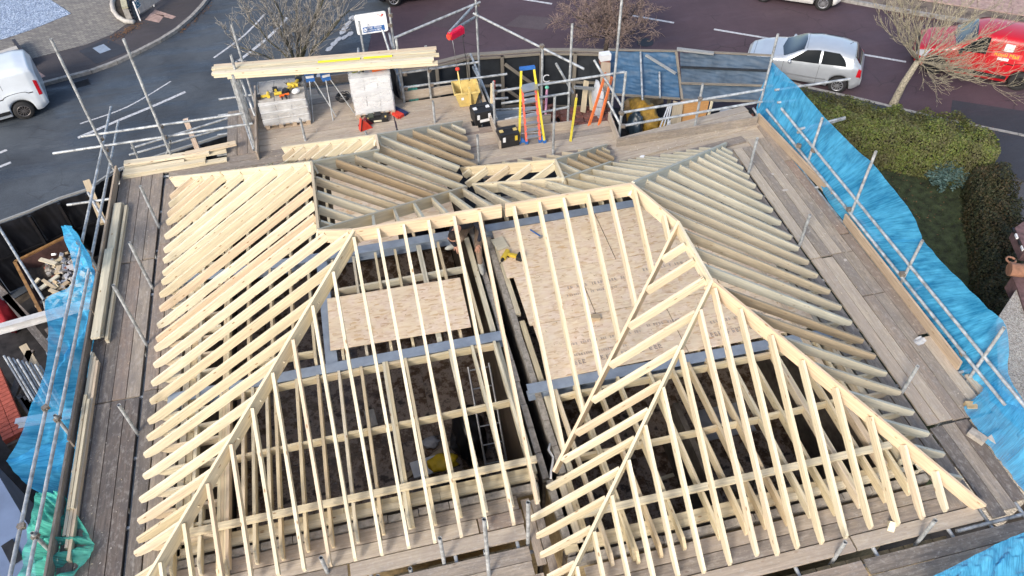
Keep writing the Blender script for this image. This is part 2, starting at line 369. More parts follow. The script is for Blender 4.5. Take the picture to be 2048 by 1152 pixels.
# near right: pavement beside the hedge; far right: kerb, verge and pink slabs
kr = [tuple(W(x, y, 0)[:2]) for x, y in ((1560, 163), (1620, 181), (1730, 205), (1810, 225), (1900, 246), (2048, 276))]; kr += [(24, 11.9), (34, 2)]
kerb(kr, h=.10, w=.12)
pavement('pavement', kr+[(32, -2), (18.6, 13.2), (17.6, 15.0), (15.6, 17.4), (13.9, 18.9)], M_patch, .09)
slab('road_patch', [(1905, 200), (2048, 222), (2140, 300), (1900, 232)], .008, M_patch, .004)
kf = [tuple(W(x, y, 0)[:2]) for x, y in ((1560, -28), (1680, 2), (1780, 20), (1900, 41), (2048, 62))]+[(27, 19.2), (36, 13)]
kf = [(2, 38), (9, 32)]+kf
kerb(kf)
pavement('pavement', kf+[(60, 20), (60, 60), (2, 60)], simple('verge', (.16, .125, .10), .9, 0, .4, 2.5, bmp=.3, rnd=False), .10)
t_ = bpy.data.objects.new('pink_pavement', None); place(t_, Matrix.Translation((22, 26, .1))); t_['kind'] = 'structure'
a_ = Vector(kf[4]); b_ = Vector(kf[6]); d_ = (b_-a_).normalized(); n_ = Vector((-d_.y, d_.x)) if d_.y < 0 else Vector((d_.y, -d_.x))
if n_.y < 0: n_ = -n_
me_ = MB().box(.006, .594, .006, .594, -.05, 0).mesh('paving_slab', M_pink)
for i in range(-6, 16):
    for j in range(4):
        p = a_+d_*(i*.6)+n_*(.95+j*.6); o = bpy.data.objects.new('paving_slab', me_)
        place(o, Matrix.Translation((p.x, p.y, .135+R.uniform(-.003, .003))) @ Matrix.Rotation(atan2(d_.y, d_.x), 4, 'Z'), t_)
# yard inside the hoarding: dark trodden ground
sheet('yard', [(-12.4, 13.0), (-8.9, 16.2), (-6.4, 17.9), (-3.3, 18.9), (-.2, 20.4), (3.0, 21.4), (8, 20.4), (12.6, 19.2), (12.2, 12), (10.2, 8), (12, -6), (-14, -6)], .012, M_dirt, .04)
# garden on the right
M_lawn = simple('damp_lawn', (.034, .046, .020), .9, 0, .5, 5, bmp=.6, rnd=False)
sheet('lawn', [(9.8, 12), (12.2, 15.6), (13.4, 17.0), (17.4, 14.6), (15.4, 9.0), (12.4, 6.5), (9.8, 5.5)], .04, M_lawn, .06)
M_crazy = asphalt('crazy_paving', (.05, .05, .055), (.08, .08, .088), .3, 1.0)
sheet('path', [(17.3, 14.9), (18.9, 14.2), (26, 5), (24, 0), (13.9, 5.5), (15.3, 9.4)], .03, M_crazy, .05)
# ---------------------------------------------------------------- house walls, floors, steels
EZ = 4.2                                  # height of the rafter tails' top
T = math.tan(radians(34.7)); CT, ST = cos(radians(34.7)), sin(radians(34.7))
DK = 4.0                                  # top of the scaffold boards
def fmat():
    m, nt, b = mat('wet_chipboard'); lk = nt.links.new
    v = mapped(nt, (1, 1, 1), rnd=False)
    a = noisef(nt, v, 1.5, 9, .72); s = noisef(nt, v, 9, 4, .7)
    c = ramp(nt, [(.36, (.045, .030, .023)), (.46, (.15, .10, .066)), (.52, (.34, .27, .22)), (.58, (.06, .046, .04))], a).outputs[0]
    c = mixc(nt, ramp(nt, [(.58, 0), (.68, .5)], s).outputs[0], c, (.36, .32, .28))
    lk(c, b.inputs['Base Color']); lk(ramp(nt, [(.42, .05), (.56, .75)], a).outputs[0], b.inputs['Roughness'])
    bump(nt, s, .3, .01, b); return m
M_floor = fmat()
house_l = thing('brick_house', 'roofless house shell on the left, with one small chipboard sheet on its joists', 'house', (-1.2, 9, 0))
house_r = thing('brick_house', 'roofless house shell on the right, open front room below the large chipboard deck', 'house', (4.8, 9, 0))

def blockrow(p, q, w, z, parent, mt, L=.44, h=.215, jog=.0):
    """top course of a wall, block by block"""
    p, q = Vector(p), Vector(q); M, T_ = frame((p.x, p.y, z), (q.x, q.y, z)); k = int(T_/(L+.012)); seg = T_/max(1, k); me = []
    for v in range(3):
        m = MB(); a = .008
        m.add([(x, y, zz) for zz in (-h, 0) for y in (-w/2, w/2) for x in (.006, seg-.006)],
              [(0, 2, 3, 1), (4, 5, 7, 6), (0, 1, 5, 4), (1, 3, 7, 5), (3, 2, 6, 7), (2, 0, 4, 6)])
        me.append(m.mesh('block', mt))
    for i in range(k):
        o = bpy.data.objects.new('block', me[i % 3])
        place(o, M @ Matrix.Translation((i*seg, R.uniform(-.006, .006), R.uniform(-.006, .004))) @ Matrix.Rotation(R.uniform(-.01, .01), 4, 'Z'), parent)

def wall(p, q, w, z0, z1, parent, mt=M_dark):
    M, L = frame((p[0], p[1], 0), (q[0], q[1], 0)); m = MB(); m.box(0, L, -w/2, w/2, z0, z1); return m.build('wall', mt, parent, M)

ZT = 3.86                                 # masonry top under the last course
# (outer leaf line, inner leaf line) of each wall; plan of the left house then the right one
def cavity(p, q, nx, ny, parent):
    """outer leaf on p-q, inner leaf 0.2 m inside (nx, ny), timber plate on the inner leaf"""
    p, q = Vector(p), Vector(q); n = Vector((nx, ny))
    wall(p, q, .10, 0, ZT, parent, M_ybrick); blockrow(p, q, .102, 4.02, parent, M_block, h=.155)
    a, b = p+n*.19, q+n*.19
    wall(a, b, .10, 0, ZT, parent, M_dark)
    for k in (0, 1):
        c, d = p+n*(.16+.105*k), q+n*(.16+.105*k); t = (d-c).normalized(); L = (d-c).length; s = 0
        while s < L-.1:
            e = min(L, s+R.uniform(2.4, 4.2))
            beam('wall_plate', (*(c+t*s), 4.06-.02*k), (*(c+t*(e-.006)), 4.06-.02*k), .098, .075, M_pine2 if k else M_pine, parent); s = e
cavity((-3.86, 5.70), (1.62, 5.70), 0, 1, house_l)
cavity((-3.80, 14.0), (-3.80, 5.78), 1, 0, house_l)
cavity((-3.74, 14.1), (-1.6, 14.1), 0, -1, house_l)
cavity((-1.5, 14.55), (1.80, 14.55), 0, -1, house_l)
cavity((1.72, 4.45), (7.36, 4.45), 0, 1, house_r)
cavity((7.36, 4.53), (7.36, 12.3), -1, 0, house_r)
cavity((1.80, 5.75), (1.80, 4.53), 1, 0, house_r)
cavity((7.28, 12.3), (2.0, 12.3), 0, -1, house_r)
# party wall: timber-faced leaf, block leaf, cavity, block leaf
wall((1.60, 5.8), (1.60, 14.4), .09, 1.5, 3.98, house_l, M_ply)
beam('wall_plate', (1.60, 5.9, 4.08), (1.60, 8.50, 4.08), .095, .09, M_pine, house_l)
beam('wall_plate', (1.60, 8.78, 4.06), (1.60, 11.25, 4.06), .095, .09, M_pine, house_l)
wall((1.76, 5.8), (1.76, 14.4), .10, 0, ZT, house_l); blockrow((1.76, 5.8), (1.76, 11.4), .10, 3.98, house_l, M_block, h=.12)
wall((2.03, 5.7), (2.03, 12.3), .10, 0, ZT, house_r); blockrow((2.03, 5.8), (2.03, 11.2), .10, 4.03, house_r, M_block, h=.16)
beam('wall_plate', (2.15, 5.8, 4.05), (2.15, 7.22, 4.05), .09, .09, M_pine, house_r)
beam('wall_plate', (2.15, 7.46, 4.05), (2.15, 8.9, 4.05), .09, .09, M_pine, house_r)
beam('wall_plate', (2.13, 9.1, 4.03), (2.13, 11.1, 4.03), .09, .09, M_pine, house_r)
# floors
FZ = 1.45
def floor(x0, x1, y0, y1, parent):
    k = int((x1-x0)/.6)
    for i in range(k):
        for j in range(max(1, int((y1-y0)/2.4))):
            n = max(1, int((y1-y0)/2.4)); a = x0+(x1-x0)*i/k; b = x0+(x1-x0)*(i+1)/k; c = y0+(y1-y0)*j/n; d = y0+(y1-y0)*(j+1)/n
            m = MB(); m.box(.003, b-a-.003, .003, d-c-.003, -.022, 0)
            m.build('floor_panel', M_floor, parent, Matrix.Translation((a, c, FZ+R.uniform(-.004, .004))) )
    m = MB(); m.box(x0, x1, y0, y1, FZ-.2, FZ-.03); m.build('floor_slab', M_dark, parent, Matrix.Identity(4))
floor(-3.50, 1.54, 5.98, 13.8, house_l)
floor(2.10, 7.10, 4.72, 12.1, house_r)
for p_, q_, hs in (((-1.2, 4.885), (1.27, 4.885), house_l), ((-3.9, 4.885), (-2.7, 4.885), house_l), ((1.9, 3.575), (7.2, 3.575), house_r)):
    blockrow(p_, q_, .10, 3.80, hs, M_ybrick, L=.215, h=.07); wall(p_, q_, .10, 0, 3.72, hs, M_ybrick)
# inner partitions seen between the joists
wall((4.6, 4.75), (4.6, 7.3), .10, FZ, 2.9, house_r)
# primed steel beams (I sections: top flange, web, bottom flange)
def ibeam(p, q, parent, w=.2, z=4.18):
    M, L = frame((p[0], p[1], z), (q[0], q[1], z)); m = MB()
    m.box(0, L, -w/2, w/2, -.012, 0); m.box(0, L, -.006, .006, -.19, -.012); m.box(0, L, -w/2, w/2, -.2, -.19)
    return m.build('steel_beam', M_steel, parent, M)
ibeam((-3.88, 8.56), (1.70, 8.56), house_l)
ibeam((-3.8, 11.30), (1.45, 11.30), house_l)
ibeam((-1.22, 8.68), (-1.22, 11.18), house_l, z=4.14)
ibeam((1.86, 7.34), (7.30, 7.24), house_r)
ibeam((2.0, 11.30), (7.2, 11.30), house_r)

# ---------------------------------------------------------------- roof frames
roof_l = thing('roof_frame', 'pale timber roof skeleton of the left house, its ridge stopping short of the party wall', 'roof frame', (-1.2, 9, 4.1))
roof_r = thing('roof_frame', 'timber roof skeleton of the right house with hipped front wing and greenish side rafters', 'roof frame', (4.8, 9, 4.1))
XL, XR, YF, YR = -4.16, 7.70, 5.145, 12.68
WX0, WY0 = 1.36, 3.84
PL = [  # name, plane distance function (horizontal distance from the eave), run axis, sign
    ('L', lambda x, y: x-XL), ('F', lambda x, y: y-YF), ('Rr', lambda x, y: XR-x), ('B', lambda x, y: YR-y),
    ('FL', lambda x, y: x-WX0), ('FF', lambda x, y: y-WY0),
    ('L1B', lambda x, y: 14.45-y), ('LR', lambda x, y: 2.24-x), ('L2L', lambda x, y: x+1.80), ('L2B', lambda x, y: 14.93-y),
    ('RRL', lambda x, y: x-1.80), ('RRR', lambda x, y: 5.15-x), ('RRB', lambda x, y: 13.27-y)]
PD = dict(PL)
WING = [(('L', 'F', 'Rr', 'B'), 3.8, 14.9), (('FL', 'FF', 'Rr'), 3, 9), (('L', 'L1B', 'LR'), 9, 15), (('L2L', 'L2B', 'LR'), 11, 15), (('RRL', 'RRR', 'RRB'), 9.5, 14)]
def roofd(x, y):
    best, who = -1, None
    for i, (ks, a, b) in enumerate(WING):
        if not a <= y <= b: continue
        if i in (2, 3) and x > 1.83 and y < 13.05: continue
        if i == 4 and x < 1.86: continue
        if i == 1 and y > 5.5 and x < 1.86: continue
        v, k = min((PD[k](x, y), k) for k in ks)
        if v > best+1e-4: best, who = v, k
    return best, who
def zr(d): return EZ+T*d
RH, RW = .15, .045
TAIL = [(0, 0), (-.10*ST, -.10*CT), (-.10*ST+(RH-.10*CT)/ST*CT*.55, -RH+.035), (.16, -RH)]
def rafters(plane, cs, along, parent_fn, matfn, smax=6.0, smin=-.02):
    for c in cs:
        run = None; s = smin
        def pt(s):
            if plane in ('L', 'FL', 'L2L', 'RRL'): x0 = {'L': XL, 'FL': WX0, 'L2L': -1.80, 'RRL': 1.80}[plane]; return (x0+s, c)
            if plane in ('Rr', 'LR', 'RRR'): x0 = {'Rr': XR, 'LR': 2.24, 'RRR': 5.15}[plane]; return (x0-s, c)
            if plane in ('F', 'FF'): return (c, {'F': YF, 'FF': WY0}[plane]+s)
            return (c, {'B': YR, 'L1B': 14.45, 'L2B': 14.93, 'RRB': 13.27}[plane]-s)
        runs = []
        s = 0.0
        while s < smax:
            x, y = pt(s); d, who = roofd(x, y); ok = abs(d-s) < .012 and d >= -.001
            if ok:
                if run is None: run = s
            elif run is not None: runs.append((run, s)); run = None
            s += .02
        if run is not None: runs.append((run, s))
        for a, b in runs:
            if b-a < .18: continue
            j = R.uniform(-.012, .012); x0, y0 = pt(a if a > .05 else a-R.uniform(-.02, .03)); x1, y1 = pt(b-.075 if abs(b-a) < 5.2 and plane != 'F' or x0 < -.4 or x0 > 4 else b-.04)
            a0 = a if a > .05 else 0
            p0 = Vector((x0, y0, zr(a0)-.002)); p1 = Vector((x1, y1, EZ+T*(Vector((x1, y1))-Vector(pt(0))).length-.002))
            if a0 == 0: p0.z = zr((Vector((x0, y0))-Vector(pt(0))).dot((Vector(pt(1))-Vector(pt(0)))))-.002
            beam('rafter', p0, p1, RW, RH if plane not in ('Rr', 'LR', 'RRR') else .155, matfn(p0, c), parent_fn(x1, y1), tail=TAIL if a < .05 else None)
pn = lambda x, y: roof_l if x < 1.85 and y > 5.0 or (x < 2.5 and y > 13.05) else roof_r
mp = lambda p, c: M_pine
yl = [5.55, 5.95, 6.14, 6.45, 6.80, 7.18, 7.58, 7.87, 8.20, 8.59, 8.97, 9.35, 9.73, 9.93, 10.26, 10.65, 11.03, 11.34, 11.58, 11.94, 12.24, 12.65, 13.07, 13.32, 13.6, 13.85]
rafters('L', yl, 0, lambda x, y: roof_l, mp)
xf = [-3.71, -3.34, -2.96, -2.58, -2.22, -1.87, -1.52, -1.17, -.80, -.42, -.05, .33, .71, 1.10, 1.49]
rafters('F', xf, 1, lambda x, y: roof_l, mp)
xfr = [2.03, 2.43, 2.82, 3.21, 3.58, 3.96]
rafters('F', [2.03, 2.43, 2.82, 3.21, 3.58, 3.96, 4.34], 1, lambda x, y: roof_r, mp)
rafters('FF', [1.75, 2.08, 2.42, 2.76, 3.10, 3.47, 3.86, 4.27, 4.56, 4.87, 5.24, 5.61, 6.01, 6.42, 6.82, 7.2], 1, lambda x, y: roof_r, mp)
rafters('FL', [4.25, 4.58, 4.86, 5.14, 5.44, 5.72, 6.0, 6.35, 6.72, 7.15, 7.55, 7.9], 0, lambda x, y: roof_r, mp)
def mr(p, c): return M_green if c > 9.2 or c < 6.4 or int(c*10) % 3 else M_brown
rafters('Rr', [4.25, 4.67, 5.04, 5.45, 5.86, 6.24, 6.62, 6.96, 7.39, 7.76, 8.16, 8.56, 8.93, 9.30, 9.64, 10.06, 10.46, 10.87, 11.23, 11.55, 11.83, 12.1, 12.36], 0, lambda x, y: roof_r, mr)
ml = lambda p, c: M_brown if R.random() < .62 else M_green
rafters('LR', [9.75, 10.12, 10.5, 10.88, 11.26, 11.62, 11.95, 12.3, 12.62, 12.96, 13.31, 13.66, 14.0, 14.31, 14.6], 0, lambda x, y: roof_l, ml)
rafters('B', [-.1, .28, .66, 1.04, 1.42, 1.74], 1, lambda x, y: roof_l, mp)
rafters('B', [2.03, 2.43, 2.82, 3.21, 3.58, 3.96, 4.35, 4.73, 5.04, 5.26, 5.45, 5.65, 5.83, 6.2, 6.5, 6.8, 7.1], 1, lambda x, y: roof_r, lambda p, c: M_green if c > 4.2 else M_pine)
rafters('L1B', [-3.6, -3.2, -2.8, -2.4, -2.05, -1.7, -1.3, -.9, -.5, -.1], 1, lambda x, y: roof_l, mp)
rafters('L2L', [12.9, 13.2, 13.5, 13.8, 14.1, 14.4, 14.65], 0, lambda x, y: roof_l, mp)
rafters('L2B', [-1.3, -.9, -.5, -.1, .3, .7, 1.1, 1.5, 1.85], 1, lambda x, y: roof_l, mp)
rafters('RRL', [11.15, 11.55, 11.95, 12.32, 12.7, 13.0], 0, lambda x, y: roof_r, mp)
rafters('RRR', [11.25, 11.58, 11.92, 12.25, 12.55, 12.85, 13.05], 0, lambda x, y: roof_r, ml)
rafters('RRB', [2.1, 2.45, 2.8, 3.15, 3.48, 3.8, 4.15, 4.5, 4.85], 1, lambda x, y: roof_r, mp)

# ridge, hip and valley boards (their tops stand 15 mm above the rafters)
def rb(name, a, b, parent, mt, w=.042, h=.23, lift=.016, tail=None):
    p = Vector((a[0], a[1], a[2]+lift)); q = Vector((b[0], b[1], b[2]+lift)); return beam(name, p, q, w, h, mt, parent, tail=tail)
dm = (YR-YF)/2; ym = YF+dm; zm = zr(dm)
M_ridge = wood('pink_pine', [(.66, .50, .34), (.70, .55, .38), (.72, .58, .40)], grain=.3)
rb('ridge_board', (XL+dm, ym, zm), (1.84, ym, zm), roof_l, M_ridge, h=.24)
rb('ridge_board', (1.90, ym, zm), (XR-dm, ym, zm), roof_r, M_ridge, h=.24)
rb('hip_board', (XL-.02, YF-.02, EZ), (XL+dm, ym, zm), roof_l, M_pine, h=.26)
dw = (XR-WX0)/2; xw = WX0+dw; dL = (2.24-XL)/2; xl1 = XL+dL; d2 = (2.24+1.80)/2; xl2 = 2.24-d2; dr = (5.15-1.80)/2; xrr = 1.80+dr
rb('hip_board', (WX0-.02, WY0-.02, EZ), (xw, WY0+dw, zr(dw)), roof_r, M_pine)
rb('hip_board', (XR+.08, WY0-.08, EZ-.03), (xw+.02, WY0+dw, zr(dw)), roof_r, M_ridge, h=.24)
rb('ridge_board', (xw, WY0+dw, zr(dw)), (xw, YF+dw, zr(dw)), roof_r, M_pine)
rb('hip_board', (xw, YF+dw, zr(dw)), (XR-dm, ym, zm), roof_r, M_pine, h=.24)
rb('valley_board', (1.80, YF+.44, zr(.44)), (xw, YF+dw, zr(dw)), roof_r, M_ridge, lift=.03)
rb('hip_board', (XR, YR, EZ), (XR-dm+.03, ym+.03, zm), roof_r, M_green, w=.05)
rb('hip_board', (xl1, YR-dL, zr(dL)), (XL+dm, ym, zm), roof_l, M_pine)
rb('ridge_board', (xl1, YR-dL-.0, zr(dL)), (xl1, 14.45-dL, zr(dL)), roof_l, M_brown)
rb('hip_board', (XL-.02, 14.47, EZ), (xl1, 14.45-dL, zr(dL)), roof_l, M_pine, h=.24)
rb('hip_board', (xl2, 14.45-dL+(xl2-xl1), zr(dL-(xl2-xl1))), (xl1, 14.45-dL, zr(dL)), roof_l, M_pine)
rb('ridge_board', (xl2, 14.45-dL+(xl2-xl1), zr(d2)), (xl2, 14.93-d2, zr(d2)), roof_l, M_pine)
rb('hip_board', (-1.82, 14.95, EZ), (xl2, 14.93-d2, zr(d2)), roof_l, M_pine, h=.24)
rb('hip_board', (2.24, 14.93, EZ), (xl2, 14.93-d2, zr(d2)), roof_l, M_green)
e = 1.84-xl1
rb('valley_board', (1.84, YR-dL+e, zr(dL-e)), (xl1, YR-dL, zr(dL)), roof_l, M_green, lift=.03)
rb('hip_board', (1.86, 13.22, zr(.05)), (xrr, 13.27-dr, zr(dr)), roof_r, M_pine2, h=.24)
rb('hip_board', (5.15, 13.27, EZ), (xrr, 13.27-dr, zr(dr)), roof_r, M_green)
rb('ridge_board', (xrr, 13.27-dr, zr(dr)), (xrr, YR-dr, zr(dr)), roof_r, M_pine)
rb('valley_board', (1.98, YR-.18, zr(.18)), (xrr, YR-dr, zr(dr)), roof_r, M_pine, lift=.03)
rb('valley_board', (5.0, YR-.15, zr(.15)), (xrr, YR-dr, zr(dr)), roof_r, M_green, lift=.03)

# ceiling joists, ties, binders
def joist(x, y0, y1, parent, mt=M_pine2, z=4.20, w=.047, h=.17, name='joist'):
    fz = z-h
    return beam(name, (x, y0, z), (x, y1, z), w, h, mt, parent, tail=[(.12, 0), (.0, -.10), (0, -h)])
for i, x in enumerate(xf):
    if x < -3.0: joist(x+.055, 5.45, 6.5, roof_l, M_pine); continue
    tr = x in (-.42, )
    joist(x+.055, 5.42+R.uniform(-.03, .03), 8.45, roof_l, M_pine if R.random() < .4 else M_pine2)
    if tr: joist(x+.105, 5.45, 8.45, roof_l, M_pine2)
for k in range(3): joist(-3.03+.05*k, 5.30+.02*k, 13.7 if k else 8.45, roof_l, M_pine2, z=4.19)
for x in (-2.68, -2.30): joist(x, 6.1, 8.45, roof_l, M_pine)
for x in (-2.58, -2.18, -1.82, -1.48): joist(x, 8.68, 11.18, roof_l, M_pine2)
for x in (-3.40, ): joist(x, 6.0, 13.7, roof_l, M_pine)
for x in (-1.02, -.62, -.20, .18, .62, .66, 1.02, 1.40): joist(x, 8.68, 11.18, roof_l, M_green if x in (.62, .66, -.62) else M_pine2, z=4.15)
for x in (-3.0, -2.6, -2.2, -1.8, -1.4, -1.0, -.6, -.2, .2, .6, 1.0, 1.4): joist(x, 11.42, 14.2, roof_l, M_pine2, z=4.12)
for y in yl[1:]:
    if y < 13.6: beam('ceiling_tie', (-3.98+R.uniform(-.05, .05), y+.052, 4.17), (-3.06, y+.052, 4.17), .047, .14, M_pine, roof_l, tail=[(0, 0), (0, -.07), (.08, -.14)])
for x in [2.3, 2.62, 2.66, 3.0, 3.36, 3.9, 4.3, 4.6, 4.93, 5.3, 5.67, 6.07, 6.11, 6.48, 6.88]:
    joist(x, 4.20+R.uniform(-.03, .04), 7.22, roof_r, M_pine if R.random() < .5 else M_pine2)
for y in [4.67, 5.04, 5.45, 5.86, 6.24, 6.62, 6.96, 7.39, 7.76, 8.16, 8.56, 8.93, 9.30, 9.64, 10.06, 10.46, 10.87, 11.23, 11.55, 11.83]:
    beam('ceiling_tie', (7.56, y+.052, 4.17), (7.0 if y < 10 else 6.9, y+.052, 4.17), .04, .14, M_green if y > 7 else M_pine, roof_r, tail=[(0, 0), (0, -.07), (.08, -.14)])
beam('binder', (6.72, 4.7, 4.21), (6.72, 12.1, 4.21), .1, .16, M_pine, roof_r)
for x in (2.5, 2.9, 3.3, 3.7, 4.1, 4.5, 4.9, 5.3, 5.7, 6.1, 6.5): joist(x, 7.36, 11.2, roof_r, M_pine2, z=4.16)
for x in (2.5, 2.9, 3.3, 3.7, 4.1, 4.5, 4.9, 5.3, 5.7, 6.1, 6.5): joist(x, 11.42, 12.3, roof_r, M_pine2, z=4.12)
beam('binder', (-3.42, 6.02, 4.29), (1.66, 6.0, 4.29), .10, .06, M_pine, roof_l, up=(0, 0, 1))
def noggins(y, xs, parent, z=4.17, mt=M_pine2):
    for a, b in zip(xs, xs[1:]):
        if b-a > .1: beam('noggin', (a+.026, y+R.uniform(-.01, .01), z), (b-.026, y+R.uniform(-.01, .01), z), .047, .15, mt, parent)
noggins(7.2, [x+.055 for x in xf if x > -2.99]+[1.6], roof_l)
noggins(8.42, [x+.055 for x in xf if x > -2.99]+[1.6], roof_l)
noggins(9.0, [-2.58, -2.18, -1.82, -1.48], roof_l); noggins(10.4, [-1.02, -.62, -.20, .18, .64, 1.02, 1.40], roof_l, z=4.13, mt=M_green)
beam('binder', (1.95, 4.98, 4.28), (6.95, 4.96, 4.28), .10, .06, M_pine, roof_r)
xs = [2.3, 2.64, 3.0, 3.36, 3.9, 4.3, 4.6, 4.93, 5.3, 5.67, 6.09, 6.48, 6.88]
noggins(5.95, xs, roof_r); noggins(7.1, xs, roof_r)
# ---------------------------------------------------------------- scaffold
sc_l = thing('scaffold', 'scaffold run along the left eaves with darker damp boards and twin guard rails', 'scaffold', (-4.9, 9, 4))
sc_f = thing('scaffold', 'scaffold run along the bottom of the picture under the front rafter tails', 'scaffold', (1.5, 4.5, 4))
sc_r = thing('scaffold', 'scaffold run along the right eaves behind the long blue net', 'scaffold', (8.3, 9, 4))
sc_b = thing('scaffold', 'loading bay scaffold at the back with tall standards and a hoist frame', 'scaffold', (1.5, 16, 4))
def board(p, q, parent, mt=M_board, z=DK, w=.213):
    j = R.uniform(-.006, .004); j2 = R.uniform(-.006, .004); d = Vector((q[0]-p[0], q[1]-p[1])).normalized(); k1, k2 = R.uniform(0, .02), R.uniform(0, .02); s = R.uniform(-.003, .003)
    return beam('scaffold_board', (p[0]+d.x*k1-d.y*s, p[1]+d.y*k1+d.x*s, z+j), (q[0]-d.x*k2+d.y*s, q[1]-d.y*k2-d.x*s, z+j2), w, .038, mt, parent)
def ztop(x, y, py):
    lo, hi = -2, 14
    for _ in range(40):
        m = (lo+hi)/2; d = Vector((x, y, m-CAM_H)); w = d.dot(FWD)
        if 576-FPX*d.dot(UP)/w > py: lo = m
        else: hi = m
    return lo
TR = .0285
def tube(p, q, parent, name='tube', mt=M_galv): return tubeo(name, p, q, TR, mt, parent)
def std(x, y, py, parent, z0=0, z=None): return tubeo('standard', (x, y, z0), (x, y, z if z else ztop(x, y, py)), TR, M_galv, parent)
def coupler(p, parent):
    m = MB(); m.box(-.045, .045, -.04, .04, -.035, .035); m.tube((-.05, .0, .03), (-.05, .0, -.05), .012, n=6); m.tube((.0, -.06, .0), (.0, .06, .0), .012, n=6); m.smooth = False
    return m.build('coupler', M_rust, parent, Matrix.Translation(p) @ Matrix.Rotation(R.uniform(0, 3), 4, 'Z'))
# left run
for i, x in enumerate((-5.19, -4.965, -4.74, -4.515)):
    for a, b in ((2.0, 5.0), (5.01, 8.86), (8.875, 12.22), (12.235, 15.12)):
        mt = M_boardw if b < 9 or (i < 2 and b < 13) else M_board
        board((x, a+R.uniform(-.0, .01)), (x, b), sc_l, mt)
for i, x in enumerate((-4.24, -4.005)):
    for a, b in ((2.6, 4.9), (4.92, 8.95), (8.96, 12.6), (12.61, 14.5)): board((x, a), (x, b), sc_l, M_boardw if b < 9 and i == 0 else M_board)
for y in [2.9+1.2*k for k in range(11)]: tube((-5.36, y, 3.93), (-3.95, y, 3.93), sc_l, 'transom')
for x in (-5.42, -4.385): tube((x, 2, 3.88), (x, 15.5, 3.88), sc_l, 'ledger')
for px, py, bx, by in ((280, 372, 318, 452), (258, 485, 305, 575), (210, 570, 283, 690), (235, 810, 275, 865), (640, 1115, 655, 1145)):
    b = W(bx, by, DK); (std(-4.385 if b.x < -4 else b.x, b.y, py, sc_l if b.x < -4 else sc_f))
board((-5.345, 12.25), (-5.345, 15.15), sc_l, M_toe, DK+.2, .038) if 0 else None
def toe(p, q, parent, mt=M_toe, h=.22, z=DK+.225, w=.038): return beam('toe_board', (p[0], p[1], z), (q[0], q[1], z), w, h, mt, parent)
toe((-5.335, 15.15), (-5.335, 11.9), sc_l, M_toe); toe((-5.345, 11.88), (-5.345, 10.9), sc_l, M_board); toe((-5.335, 10.85), (-5.335, 8.1), sc_l, M_board)
toe((-5.33, 8.05), (-5.33, 3.0), sc_l, M_board)
std(-5.42, 15.2, 78, sc_l); std(-4.22, 15.35, 78, sc_l)
# guard rails along the left run
tube(WX(237, 243, -5.46), (-5.46, 3.0, 4.45), sc_l, 'guard_rail'); tube(WX(222, 214, -5.52), (-5.52, 4.0, 4.75), sc_l, 'guard_rail')
for y in (12.2, 8.4, 6.4): coupler((-5.46, y, 4.40), sc_l); coupler((-5.5, y, 4.72), sc_l); std(-5.46, y, 0, sc_l, z=4.5)
tube(WY(106, 307, 15.5), WY(505, 247, 15.5), sc_l, 'guard_rail'); tube(WY(163, 273, 15.62), WY(492, 226, 15.62), sc_l, 'guard_rail')
tube(WX(262, 284, -5.0), (-5.0, WX(262, 284, -5.0).y, 3.6), sc_l, 'standard'); tube(W(341, 282, 4.5), W(333, 312, 3.9), sc_l, 'tube')
for p in ((-5.42, 15.3, 4.55), (-5.42, 15.3, 4.83), (-4.22, 15.45, 4.55), (-4.22, 15.45, 4.83)): coupler(p, sc_l)
tube(W(134, 410, 3.6), W(226, 397, 3.6), sc_l, 'tube'); tube(W(176, 385, 3.7), W(215, 452, 3.4), sc_l, 'tube')
tube(W(-20, 425, 3.2), W(88, 600, 3.2), sc_l, 'tube'); tube(W(262, 297, 3.3), W(470, 232, 3.3), sc_l, 'tube'); tube(W(258, 310, 3.0), W(470, 250, 3.0), sc_l, 'tube')
tube(W(88, 600, 3.2), W(92, 620, 2.5), sc_l, 'tube')
# rear left deck, boards along X
for y, x0, x1 in ((14.62, -4.35, 2.6), (14.85, -4.3, 2.6), (15.08, -5.3, 2.6)):
    s = x0
    while s < x1-.3:
        e_ = min(x1, s+3.9); board((s, y), (e_-.012, y), sc_b, M_boardd if s > -3 else M_board); s = e_
# loading bay: rows run along X
for k in range(10):
    y = 15.31+.226*k; x0 = -2.36; x1 = 2.86 if y < 16.3 else 1.06
    for a, b in ((x0, .75 if k % 2 else .75), (.765, x1)):
        if b > a: board((a, y), (b, y), sc_b, M_boardd if R.random() < .85 else M_board)
for k in range(3): board((-2.50-.226*k, 15.2), (-2.50-.226*k, 17.0), sc_b, M_board)
toe((-2.37, 17.6), (-2.37, 14.9), sc_b, M_boardd); toe((-2.3, 17.58), (1.02, 17.58), sc_b, M_board)
toe((1.06, 16.42), (2.86, 16.42), sc_b, M_boardd); toe((1.04, 17.5), (1.04, 16.45), sc_b, M_boardd); toe((2.90, 16.4), (2.90, 13.95), sc_b, M_boardd)
for k in range(10):      # deck behind the right house
    y = 12.72+.226*k; x0 = 2.0 if y > 13.3 else 5.2; x1 = 5.55
    if y > 13.0: board((2.3 if y < 13.4 else 2.0, y), (x1 if y < 14.5 else 4.3, y), sc_b, M_boardd if k % 3 else M_board)
for k in range(5):
    y = 12.66+.226*k; a = (4.6 if k < 3 else 5.3, y); b = (8.86, y+.47*(8.86-a[0])/3.4)
    if k: board(a, b, sc_b, M_boardd)
    else: board((5.4, 12.62), (8.3, 12.62+.36), sc_b, M_board)
for k in range(6): board((5.6, 12.32+.21*k), (8.86, 12.32+.21*k), sc_b, M_boardd, z=DK-.045)
